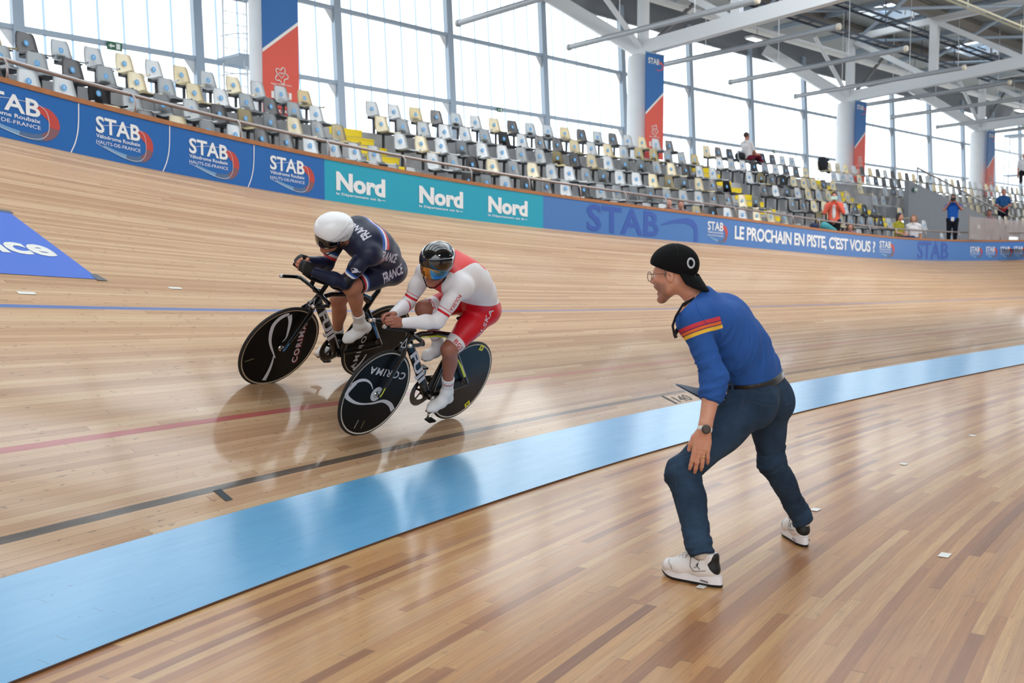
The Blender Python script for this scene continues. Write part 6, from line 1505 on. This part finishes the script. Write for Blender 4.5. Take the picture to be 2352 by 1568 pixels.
    # watch: strap is a slice of the wrist
    wp = J['elL'].lerp(J['wrL'], .965); wn = (J['wrL'] - J['elL']).normalized(); c = Clay(); c.cone(J['elL'].lerp(J['wrL'], .3), J['wrL'], .044, .0325, .02); c.cone(J['wrL'], WL(.02, 0, 0), .0325, .031, .01, (WL.u, .9))
    st_ = clay_obj('watch_strap', [c.mesh(.0026, [(wp + wn * .010, wn), (wp - wn * .010, -wn)])], mat('white_watch_strap', (226, 224, 222), .5), r)
    q = wp + Vector((-.0, -.036, .004)); wd = Vector((.0, -1, .1)).normalized(); mb = MB(); mb.lathe(q, wd, [(0, -.006), (.0205, -.006), (.0215, 0), (.0205, .005), (.0165, .006), (0, .006)], 30); mb.build('watch_case', mat('black_watch_case', (24, 20, 20), .3), st_, smooth='auto')
    mb = MB(); mb.lathe(q, wd, [(.0155, .0062), (0, .0066)], 30); mb.build('watch_dial', mat('watch_dial_glass', (88, 78, 70), .15), st_, smooth=True)
    # ring
    f0 = WL(.112, .009 * 1.0, -.002); mb = MB(); mb.lathe(WL(.1105 * 1.10, .0142, -.003), WL.f + Vector((.1, 0, 0)), [(.0112, -.003), (.0122, 0), (.0112, .003), (.0100, 0), (.0112, -.003)], 24); mb.build('ring', mat('gold_ring', (220, 186, 120), .2, metal=1.0), r, smooth=True)
    # cap worn backwards
    capm_ = mat('black_cotton_cap', (17, 17, 18), .85, spec=.15); c = Clay(); R = H.R(); c.ell(H(-.012, 0, .045), (.113, .094, .098), R, .02); c.ell(H(.02, 0, .055), (.094, .086, .078), R, .03)
    rim = H(0, 0, .018); rn = (H.u - H.f * .36).normalized(); cap = clay_obj('cap', [c.mesh(.003, [(rim, -rn)])], capm_, r)
    mb = MB(); V = []; n = 18
    for i in range(n + 1):
        a = -1.15 + 2.3 * i / n; x0, y0 = -.012 - .108 * math.cos(a * .98), .092 * math.sin(a); z0 = .034 + .36 * x0
        ext = .098 * math.cos(a) ** .5
        for t in (0, .35, .7, 1.0): V.append(H(x0 - ext * t * .50, y0 * (1 - .06 * t), z0 - .006 - ext * t * .84 - .010 * t * (abs(y0) / .09) ** 2 * 1.5 + .008 * t * t))
    mb.add(V, [(4 * i + j, 4 * i + 4 + j, 4 * i + 5 + j, 4 * i + 1 + j) for i in range(n) for j in range(3)]); o = mb.build('cap_bill', capm_, cap, smooth=True, fix=False); s_ = o.modifiers.new('Solidify', 'SOLIDIFY'); s_.thickness = .004; s_.offset = 0
    mb = MB(); mb.lathe(H(-.014, 0, .139), H.u, [(.010, 0), (.008, .004), (0, .006)], 14); mb.build('cap_button', capm_, cap, smooth=True)
    # ring shaped logo at the back of the cap
    T = BVHTree.FromPolygons([v.co.copy() for v in cap.data.vertices], [tuple(p.vertices) for p in cap.data.polygons]); ctr = RA(1588, 608, 5.2); dirn = (H.f * -.9 + H.l * .55).normalized(); x_ = dirn.cross(H.u).normalized(); pts = []
    for t in np.linspace(0, 2 * math.pi, 36, endpoint=False):
        q = H(-.03, .0, .048) + x_ * (math.cos(t) * .0175) + H.u * (math.sin(t) * .0215) ; loc, nr, _, d = T.ray_cast(q + dirn * .3, -dirn)
        if loc is not None: pts.append(loc + dirn * .0005)
    if len(pts) > 10: mb = MB(); mb.tube(pts, [(.0028, .0048)] * len(pts), 8, closed=True, flat=dirn); mb.build('cap_logo', mat('pale_grey_embroidery', (190, 200, 204), .7), cap, smooth=True)
    for a in (0, 2.1, -2.1):
        line_on(cap, cap, [H(-.012 + .10 * t * math.cos(a), .10 * t * math.sin(a), .1) for t in np.linspace(.05, .9, 16)], H.u, .0008, mat('cap_seam', (38, 38, 40), .8), 'cap_seam')
    # hair at the temple, glasses, eye
    c = Clay(); c.ell(H(.017, .066, .006), (.007, .010, .022), R, .004); clay_obj('hair', [c.mesh(.003)], mat('grey_hair', (150, 134, 122), .8, noise=.35, nscale=160), r)
    fm = mat('tortoise_glasses_frame', (112, 76, 56), .25); mb = MB()
    for sd in (1, -1):
        L = [H(.116 - .30 * (abs(math.cos(t)) * .026 - .0) * (1 if math.cos(t) * 1 > 0 else 0) * .3, sd * (.034 + .0265 * math.cos(t)), -.006 + .0225 * math.sin(t) * (1 if math.sin(t) > 0 else 1.05)) for t in np.linspace(0, 2 * math.pi, 28, endpoint=False)]
        mb.tube(L, .0016, 8, closed=True); mb.tube([H(.112, sd * .061, .006), H(.09, sd * .073, .006), H(.0, sd * .082, .004), H(-.02, sd * .083, -.010)], .0016, 8)
    mb.tube([H(.118, .008, .002), H(.121, 0, .005), H(.118, -.008, .002)], .0014, 8); gl_ = mb.build('glasses', fm, r, smooth=True)
    mb = MB()
    for sd in (1, -1): mb.lathe(H(.1155, sd * .034, -.006), H.f, [(.0255, 0), (.0, .001)], 28)
    mb.build('lenses', mat('spectacle_glass', (235, 240, 236), .03, alpha=.18), gl_, smooth=True)
    for sd in (1, -1): mb = MB(); mb.lathe(H(.080, sd * .031, -.003), H.f, [(.0125 * math.sin(t), -.0125 * math.cos(t)) for t in np.linspace(0, math.pi, 9)], 16); mb.build('eye', mat('eye_white', (226, 220, 214), .2), r, smooth=True)
    # lanyard
    lm = mat('black_lanyard', (16, 16, 17), .7); mb = MB(); LP = [RA(1612, 676, 5.16), RA(1590, 690, 5.05), RA(1568, 700, 5.00), RA(1552, 727, 4.98), RA(1545, 748, 4.98), RA(1549, 768, 4.98)]
    mb.tube(LP, [(.012, .003)] * 6, 8, flat=LB); mb.tube([RA(1549, 766, 4.98), RA(1553, 776, 4.98)], .008, 8); mb.tube([LP[5], RA(1560, 752, 5.08), RA(1578, 715, 5.22)], [(.010, .002)] * 3, 8, flat=LB); mb.build('lanyard', lm, r, smooth='auto')
    # sneakers
    def sneaker(heel, dirn, logo):
        S = Fr(heel, dirn, (0, 0, 1)); R = S.R(); q = lambda x, y, z: S(x * 1.05, y * 1.04, z * 1.12)
        def outl(grow, z):
            L = []
            for t in np.linspace(0, 2 * math.pi, 44, endpoint=False):
                cx = .152 + .152 * math.cos(t); w = np.interp(cx, [0, .04, .10, .15, .21, .26, .304], [.030, .037, .036, .040, .050, .044, .020]); sg = math.sin(t); y = w * (abs(sg) ** .7) * (1 if sg > 0 else -1)
                L.append(q(cx + grow * math.cos(t), y + grow * sg, z))
            return L
        def slab(z0, z1, g0, g1, arch):
            mb = MB(); lo, hi = [], []
            a = outl(g0, 0); b = outl(g1, 0); n = len(a)
            for i in range(n):
                cx = (a[i] - S.o).dot(S.f); lift = .010 * max(0, (cx - .235) / .07) ** 2
                top = np.interp(cx, [-.01, .05, .12, .18, .25, .32], [z1 + .008, z1 + .004, z1 - .006, z1 + .0, z1 - .006, z1 + .0]) if arch else z1
                lo.append(a[i] + S.u * (z0 + lift)); hi.append(b[i] + S.u * (top + lift))
            c0 = sum(lo, Vector()) / n; c1 = sum(hi, Vector()) / n; mb.add(lo + hi + [c0, c1], [(i, (i + 1) % n, n + (i + 1) % n, n + i) for i in range(n)] + [((i + 1) % n, i, 2 * n) for i in range(n)] + [(n + i, n + (i + 1) % n, 2 * n + 1) for i in range(n)]); return mb
        c = Clay(); c.cone(q(.048, 0, .066), q(.10, 0, .064), .036, .040, .03); c.cone(q(.10, 0, .064), q(.205, 0, .050), .042, .041, .03, (S.l, 1.08)); c.cone(q(.205, 0, .050), q(.266, 0, .046), .040, .034, .03, (S.l, 1.15))
        c.cone(q(.056, 0, .07), q(.052, 0, .118), .037, .036, .02, clip=[(q(.05, 0, .136), S.u)]); c.cone(q(.09, 0, .07), q(.105, 0, .110), .040, .037, .02, clip=[(q(.05, 0, .126), S.u)]); c.cone(q(.19, 0, .055), q(.135, 0, .115), .036, .030, .03); c.cone(q(.150, 0, .115), q(.148, 0, .150), .022, .020, .012, (S.l, 1.3))
        o_ = np.array(S.o[:]); f_ = np.array(S.f[:]); l_ = np.array(S.l[:])
        def heelm(P):
            x = (P - o_) @ f_; z = P[:, 2] - heel[2]; lim = np.interp(z, [.04, .055, .085, .105, .125, .15], [.046, .034, .060, .072, .056, .050]) - .018
            return np.where(z > .043, lim - x, -1)
        um = suit_mat('white_leather_upper', (236, 232, 230), [('heelm', 0, 1, (20, 20, 21))], rough=.45, bump=.06, bscale=120)
        up = clay_obj('sneaker', [c.mesh(.0033)], um, r, {'heelm': heelm})
        slab(.010, .044, .003, .0, True).build('midsole', mat('white_rubber', (240, 236, 238), .5), up, smooth='auto'); slab(0, .013, .001, .004, False).build('outsole', mat('black_rubber', (24, 22, 22), .6), up, smooth='auto')
        bl = mat('black_piping', (26, 20, 24), .6); n_ = S.l
        P2 = lambda L: [q(x, 0, z) for a, b in zip(L[:-1], L[1:]) for x, z in [(a[0] + (b[0] - a[0]) * t, a[1] + (b[1] - a[1]) * t) for t in np.linspace(0, 1, 7)]]
        for sd in (1, -1):
            line_on(up, up, P2([(.168, .100), (.150, .122), (.136, .112), (.136, .074), (.112, .056), (.056, .068)]), n_ * sd, .0013, bl, 'piping'); line_on(up, up, P2([(.140, .118), (.098, .104), (.070, .114)]), n_ * sd, .0016, bl, 'piping'); line_on(up, up, P2([(.262, .078), (.250, .066), (.232, .058), (.224, .046)]), n_ * sd, .0010, bl, 'piping')
            mb = MB(); mb.beam(q(.045, sd * .0385, .020), q(.085, sd * .0375, .023), .002, .006); mb.build('air_slot', mat('grey_window', (110, 96, 104), .4), up)
        lc = mat('white_lace', (228, 226, 226), .7)
        for j in range(5):
            x0 = .150 + .016 * j; z0 = .134 - .013 * j; mb = MB(); mb.tube([q(x0, .030, z0 - .012), q(x0 + .008, .016, z0 + .006), q(x0 + .01, -.016, z0 + .006), q(x0 + .002, -.030, z0 - .012)], .003, 6); mb.build('lace', lc, up, smooth=True)
        if logo:
            figs = [circ(.0075, .030, .0020, n=10), [(.0068, .028), (.0080, .028), (.0062, .018), (.0050, .019)], [(.001, .019), (.007, .020), (.006, .010), (.001, .009)], [(.0055, .012), (.0035, .008), (-.0085, .000), (-.0095, .0015)], [(.003, .012), (.004, .0075), (.0150, -.002), (.0165, .000)], [(.001, .018), (-.001, .016), (-.0045, .010), (-.0035, .009)]]
            for sd in (1,):
                blob_on(up, up, q(.100, 0, .070), -S.f, S.u, [[(x * 1.3, z * 1.3) for x, z in fg] for fg in figs], bl, 'jumping_figure_logo')
        # sock
        return up
    sneaker(Vector((.955, 4.661, FLOOR_Z)), (-.745, .667, 0), True); sneaker(Vector((1.525, 5.335, FLOOR_Z)), (-.06, 1.0, 0), True)
    for sd in 'LR':
        a, k = J['ank' + sd], J['knee' + sd]; c = Clay(); c.cone(a.lerp(k, .12), a, .037, .034, .01); clay_obj('sock', [c.mesh(.004)], mat('grey_sock', (206, 196, 184) if sd == 'L' else (206, 196, 184), .8), r)
    root_inv = Matrix.Translation(-r.location)
    for ch in list(r.children): 
        ch.data.transform(root_inv) if ch.data.users == 1 else None
        for g2_ in ch.children: g2_.data.transform(root_inv)
    # board held in the hidden hand
    A, B_, C_, D_ = RA(1550, 880, 5.08), RA(1634, 925, 5.07), RA(1690, 908, 5.36), RA(1642, 899, 5.34)
    n = (B_ - A).cross(D_ - A).normalized(); n = n if n.z > 0 else -n
    rb = empty('clipboard', A); mb = MB(); mb.add([A, B_, C_, D_], [(0, 1, 2, 3)]); mb.add([p - n * .0025 for p in (A, B_, C_, D_)], [(3, 2, 1, 0)]); top = mb.build('sheet', mat('dark_printed_sheet', (40, 56, 84), .3, noise=.5, nscale=20), None, fix=False)
    mb = MB(); Q = [A - (C_ - A).normalized() * .004, B_, C_, D_]; Q = [p - n * .006 for p in Q]; mb.add(Q + [p - n * .003 for p in Q], [(0, 1, 2, 3), (7, 6, 5, 4), (0, 1, 5, 4), (1, 2, 6, 5), (2, 3, 7, 6), (3, 0, 4, 7)]); back = mb.build('white_backing', mat('white_plastic', (232, 234, 238), .4), None)
    adopt(rb, [top, back]); tag(rb, 'flat printed board with white edge held by the shouting man', 'clipboard')
    return r
coach = make_coach()
# ------------------------------------------------------------------ spectators
def spectator(o, f, label, skin, hair, top, legs, pose='stand', arms=None, hairlen=0.0, s=1.0, shoes=(30, 30, 34), shirtlow=None, jacket=None, vox=.011, lean=0.0, knees=None, feet=None, top2=None):
    """o: pelvis centre; f: facing; arms: (elbowL, handL, elbowR, handR) in the body frame (x forward, y left, z up)"""
    r = empty('person', o); tag(r, label, 'person')
    Fm = Fr((0, 0, 0), f, (0, 0, 1)); B = lambda x, y, z: Fm(x * s, y * s, z * s)
    ln = lean; ch = B(.34 * math.sin(ln), 0, .36 * math.cos(ln)); nk = B(.46 * math.sin(ln), 0, .50 * math.cos(ln)); hd = B(.54 * math.sin(ln) + .02, 0, .50 * math.cos(ln) + .15)
    H = Fr(hd, f, (0, 0, 1)); hip = {1: B(0, .085, -.03), -1: B(0, -.085, -.03)}; sh = {1: ch + B(0, .175, .06), -1: ch + B(0, -.175, .06)}
    if pose == 'stand': kn = {1: B(.02, .09, -.45), -1: B(.03, -.10, -.45)}; an = {1: B(-.01, .09, -.86), -1: B(-.02, -.11, -.86)}
    else: kn = {1: B(.42, .10, .0), -1: B(.42, -.10, .0)}; an = {1: B(.44, .10, -.42), -1: B(.44, -.10, -.42)}
    if knees: kn = {1: B(*knees[0]), -1: B(*knees[1])}
    if feet: an = {1: B(*feet[0]), -1: B(*feet[1])}
    a = arms or ((-.02, .22, .12), (.06, .22, -.10), (-.02, -.22, .12), (.06, -.22, -.10)); el = {1: B(*a[0]), -1: B(*a[2])}; ha = {1: B(*a[1]), -1: B(*a[3])}
    sk = skin_mat('skin_tone_%d' % skin[0], skin)
    def tor(c, g):
        for sd in (1, -1): c.chain([B(0, sd * .05, -.02), B(.05 * math.sin(ln), sd * .045, .15), ch + B(0, sd * .06, -.04)], [(.105 + g) * s, (.095 + g) * s, (.105 + g) * s], .04); c.cone(nk, sh[sd], (.052 + g) * s, (.055 + g) * s, .04)
        return c
    c = Clay(); tor(c, 0)
    for sd in (1, -1):
        c.cone(sh[sd], el[sd], .048 * s, .040 * s, .02); c.cone(el[sd], ha[sd], .038 * s, .026 * s, .02); c.cone(hip[sd], kn[sd], .088 * s, .056 * s, .03); c.cone(kn[sd], an[sd], .052 * s, .034 * s, .03)
    c.cone(nk, hd + B(-.02, 0, -.04), .052 * s, .050 * s, .03); parts = [c.mesh(vox)]
    c = Clay(); head_clay(c, H, 0, s * .98); parts.append(c.mesh(.006 * s))
    for sd in (1, -1):
        d = (ha[sd] - el[sd]).normalized(); W = Fr(ha[sd], d, B(.3, sd * .6, .5)); c = Clay(); hand_clay(c, W, -sd, [.6, .7, .75, .8], s=s * .95); parts.append(c.mesh(.006 * s))
    clay_obj('body', parts, sk, r)
    c = Clay(); tor(c, .010)
    for sd in (1, -1):
        c.cone(sh[sd], el[sd], .060 * s, .054 * s, .02, clip=None if jacket else [(sh[sd].lerp(el[sd], .8), el[sd] - sh[sd])])
        if jacket: c.cone(el[sd], el[sd].lerp(ha[sd], .85), .054 * s, .046 * s, .02)
    if top2:
        m = suit_mat('two_tone_shirt_%d_%d' % (top[0], top2[0]), top, [('zz', -9, .1 * s, top2)], rough=.8, bump=0)
    else: m = mat('cloth_%d_%d_%d' % tuple(top), top, .85, spec=.2)
    clay_obj('shirt', [c.mesh(vox, [(B(0, 0, -.06), (0, 0, -1)), (nk + B(0, 0, .03), (0, 0, 1))])], m, r, {'zz': lambda P: P[:, 2]} if top2 else None)
    if jacket:
        c = Clay(); c.ell(ch + B(.10, 0, -.12), (.05 * s, .055 * s, .20 * s), Fm.R(), .02); clay_obj('inner_shirt', [c.mesh(vox * .8)], mat('cloth_white', (224, 222, 222), .85, spec=.2), r)
    c = Clay()
    for sd in (1, -1): c.cone(B(0, sd * .05, .0), hip[sd], .112 * s, .105 * s, .03); c.cone(hip[sd], kn[sd], .10 * s, .068 * s, .03); c.cone(kn[sd], an[sd], .066 * s, .052 * s, .03, clip=[(an[sd], an[sd] - kn[sd])])
    clay_obj('trousers', [c.mesh(vox, [(B(0, 0, .06), (0, 0, 1))])], mat('cloth_%d_%d_%d' % tuple(legs), legs, .85, spec=.2), r)
    for sd in (1, -1):
        c = Clay(); e = an[sd]; c.cone(e + B(-.02, 0, -.03), e + B(.16, 0, -.045), .040 * s, .034 * s, .02, (Vector((0, 0, 1)), .8)); clay_obj('shoe', [c.mesh(vox * .8)], mat('shoe_%d' % shoes[0], shoes, .6), r)
    c = Clay(); R = H.R(); c.ell(H(-.022 * s, 0, .045 * s), (.098 * s, .083 * s, .092 * s), R, .02)
    if hairlen > .03:
        for sd in (1, -1): c.cone(H(-.03, sd * .06, .02), H(-.05, sd * .085, -hairlen), .045 * s, .03 * s, .03)
        c.cone(H(-.07, 0, .02), H(-.085, 0, -hairlen), .05 * s, .04 * s, .03)
    if hairlen == -1: c.ell(H(-.10, 0, .09), (.045, .045, .045), None, .01)
    c.ell(H(.075 * s, 0, -.01 * s), (.07 * s, .062 * s, .085 * s), R, .01, 's')
    clay_obj('hair', [c.mesh(.009)], mat('hair_%d_%d_%d' % tuple(hair), hair, .7, noise=.25, nscale=90), r)
    return r
def look(o): return (Vector((0, 0, 0)) - Vector((o.x, o.y, 0))).normalized()
# seated on the top row, legs over the neighbouring seat
P = RA0 = ray_at(1717, 360, 33.55); spectator(P, (.80, .60, 0), 'person in white top and burgundy trousers sitting sideways on the top row', (176, 118, 96), (60, 44, 40), (220, 216, 218), (104, 22, 44), 'sit', arms=((.10, .20, .14), (.30, .10, .12), (.10, -.20, .14), (.30, -.10, .12)), lean=-.15, knees=((.40, .09, .10), (.42, -.09, .08)), feet=((.74, .09, -.16), (.66, -.09, -.24)), shoes=(24, 24, 26))
c = Clay(); q = ray_at(1697, 358, 33.5); c.cone(q, q + Vector((.22, .1, -.02)), .13, .11, .05); o = clay_obj('rucksack', [c.mesh(.02)], mat('black_fabric_bag', (26, 28, 36), .8), None); tag(o, 'black rucksack behind the person in burgundy trousers', 'bag')
P = ray_at(1915, 507, 28.3); p_b = spectator(P, look(P), 'person in orange jacket standing at the barrier, filming with a phone', (188, 128, 104), (52, 36, 32), (226, 104, 84), (24, 24, 26), arms=((.10, .24, .22), (.22, .06, .50), (.10, -.24, .22), (.22, -.06, .50)), jacket=True)
mb = MB(); q = P + look(P) * .30 + Vector((0, 0, .60)); mb.box(q, (.16, .012, .085), Matrix.Rotation(math.atan2(look(P).y, look(P).x) + math.pi / 2, 3, 'Z')); o = mb.build('phone', mat('pale_green_phone', (190, 222, 210), .4)); tag(o, 'pale phone held up by the person in the orange jacket', 'phone')
P = ray_at(2188, 503, 33.4); spectator(P, look(P), 'photographer in blue shirt and dark trousers standing by the grey ramp wall', (184, 126, 104), (60, 48, 46), (32, 88, 176), (22, 24, 36), arms=((.06, .26, .30), (.20, .07, .56), (.06, -.26, .30), (.20, -.07, .56)))
q = P + look(P) * .27 + Vector((0, 0, .62)); dq = look(P); rc = empty('camera_body', q); mb = MB(); Rz = Matrix.Rotation(math.atan2(dq.y, dq.x) + math.pi / 2, 3, 'Z'); mb.box(q, (.15, .07, .10), Rz); k1 = mb.build('housing', mat('camera_black', (16, 16, 18), .5)); mb = MB(); mb.lathe(q, dq, [(.04, .03), (.04, .16), (.035, .16), (0, .14)], 20); k2 = mb.build('lens', mat('lens_black', (12, 12, 14), .25)); adopt(rc, [k1, k2]); tag(rc, 'black camera held up by the photographer in blue', 'camera')
mb = MB(); q = P + look(P) * .13 + Vector((0, 0, .0)); mb.box(q, (.09, .006, .12), Rz); o = mb.build('badge', mat('white_badge', (220, 222, 214), .5)); tag(o, 'white pass hanging in front of the blue shirted photographer', 'badge')
P = ray_at(2304, 482, 42.0); spectator(P, (-.45, -.88, 0), 'bald man in blue and red polo shirt standing among the far seats', (188, 130, 110), (150, 120, 104), (30, 84, 140), (26, 28, 44), arms=((.02, .25, .18), (.22, .10, .10), (.02, -.25, .18), (.22, -.10, .10)), top2=(190, 30, 44), s=1.08)
q = P + Vector((-.12, -.25, .10)); mb = MB(); mb.box(q, (.13, .1, .09)); o = mb.build('camera_body', mat('camera_black', (16, 16, 18), .5)); tag(o, 'small dark camera held by the bald man in the polo shirt', 'camera')
P = ray_at(2064, 546, 31.3); spectator(P, (.62, -.78, 0), 'dark curly haired woman in yellow top sitting in the front row', (198, 146, 122), (52, 38, 34), (158, 152, 50), (40, 60, 92), 'sit', hairlen=.10, arms=((.05, .22, .16), (.26, .12, .10), (.05, -.22, .16), (.26, -.12, .10)), s=.95)
P = ray_at(2098, 549, 31.7); spectator(P, (-.5, -.86, 0), 'long haired woman in white top leaning back in the front row', (204, 156, 132), (142, 104, 74), (232, 228, 228), (58, 84, 120), 'sit', hairlen=.22, lean=.1, s=.95)
for (x, y, d, hair, lab, hl, sk_, sc) in ((1536, 520, 23.2, (104, 78, 66), 'brown haired head of a child peeping over the wooden capping', 0, (206, 158, 140), .8), (1563, 524, 23.4, (44, 32, 30), 'dark haired girl with hair bun looking over the wooden capping', -1, (196, 144, 122), .8), (1952, 562, 29.2, (104, 74, 60), 'long haired child low behind the barrier right of the orange jacket', .12, (196, 144, 122), .75), (2271, 531, 35.6, (34, 26, 26), 'dark haired person sitting behind the glass balustrade at the right', 0, (140, 92, 76), .95)):
    P = ray_at(x, y, d); spectator(P, look(P), lab, sk_, hair, (150, 120, 124), (60, 60, 70), 'sit', hairlen=hl, s=sc)
P = ray_at(2352, 396, 42.0); spectator(P, look(P), 'person in pale cap and shirt at the right edge of the top row', (190, 140, 120), (214, 216, 216), (214, 214, 216), (26, 26, 30), 'sit')
# bag hung over the top seats
c = Clay(); q = ray_at(1890, 378, 37.0); c.ell(q, (.19, .16, .28), None, .03); c.cone(q + Vector((-.12, 0, .2)), q + Vector((.25, .2, .18)), .06, .05, .05); c.cone(q + Vector((0, 0, -.1)), q + Vector((.3, .25, -.25)), .10, .06, .05); o = clay_obj('holdall', [c.mesh(.02)], mat('black_fabric_bag', (26, 28, 36), .8), None); tag(o, 'black holdall on the top row left of the third column', 'bag')
c = Clay(); q = ray_at(1893, 519, 28.0); c.cone(q, q + Vector((.28, .1, -.14)), .12, .10, .05); o = clay_obj('holdall', [c.mesh(.02)], mat('teal_fabric_bag', (70, 152, 158), .8), None); tag(o, 'teal bag on the front seats left of the orange jacket', 'bag')
c = Clay(); q = ray_at(1868, 520, 28.0); c.cone(q, q + Vector((.25, .1, -.05)), .10, .09, .05); o = clay_obj('holdall', [c.mesh(.02)], mat('navy_fabric_bag', (36, 44, 74), .8), None); tag(o, 'dark blue bag lying beside the teal bag', 'bag')
# glass balustrade
gb = empty('glass_balustrade', ray_at(2290, 540, 33.0)); kids = []; gm = mat('balustrade_glass', (206, 196, 194), .08, alpha=.42)
pts = [ray_at(2226, 548, 32.0), ray_at(2262, 551, 32.6), ray_at(2300, 553, 33.2), ray_at(2340, 555, 33.8), ray_at(2390, 557, 34.5)]; hs = 50 / F_PX * 32.5
for a, b in zip(pts[:-1], pts[1:]):
    d = (b - a).normalized(); mb = MB(); mb.beam(a + d * .02 + UP * hs / 2, b - d * .02 + UP * hs / 2, .016, hs); kids.append(mb.build('glass_pane', gm)); mb = MB(); mb.beam(a, a + UP * (hs + .04), .04, .04, (1, 0, 0)); kids.append(mb.build('post', steel))
adopt(gb, kids); tag(gb, 'tinted glass balustrade behind the barrier at the right edge', 'balustrade')
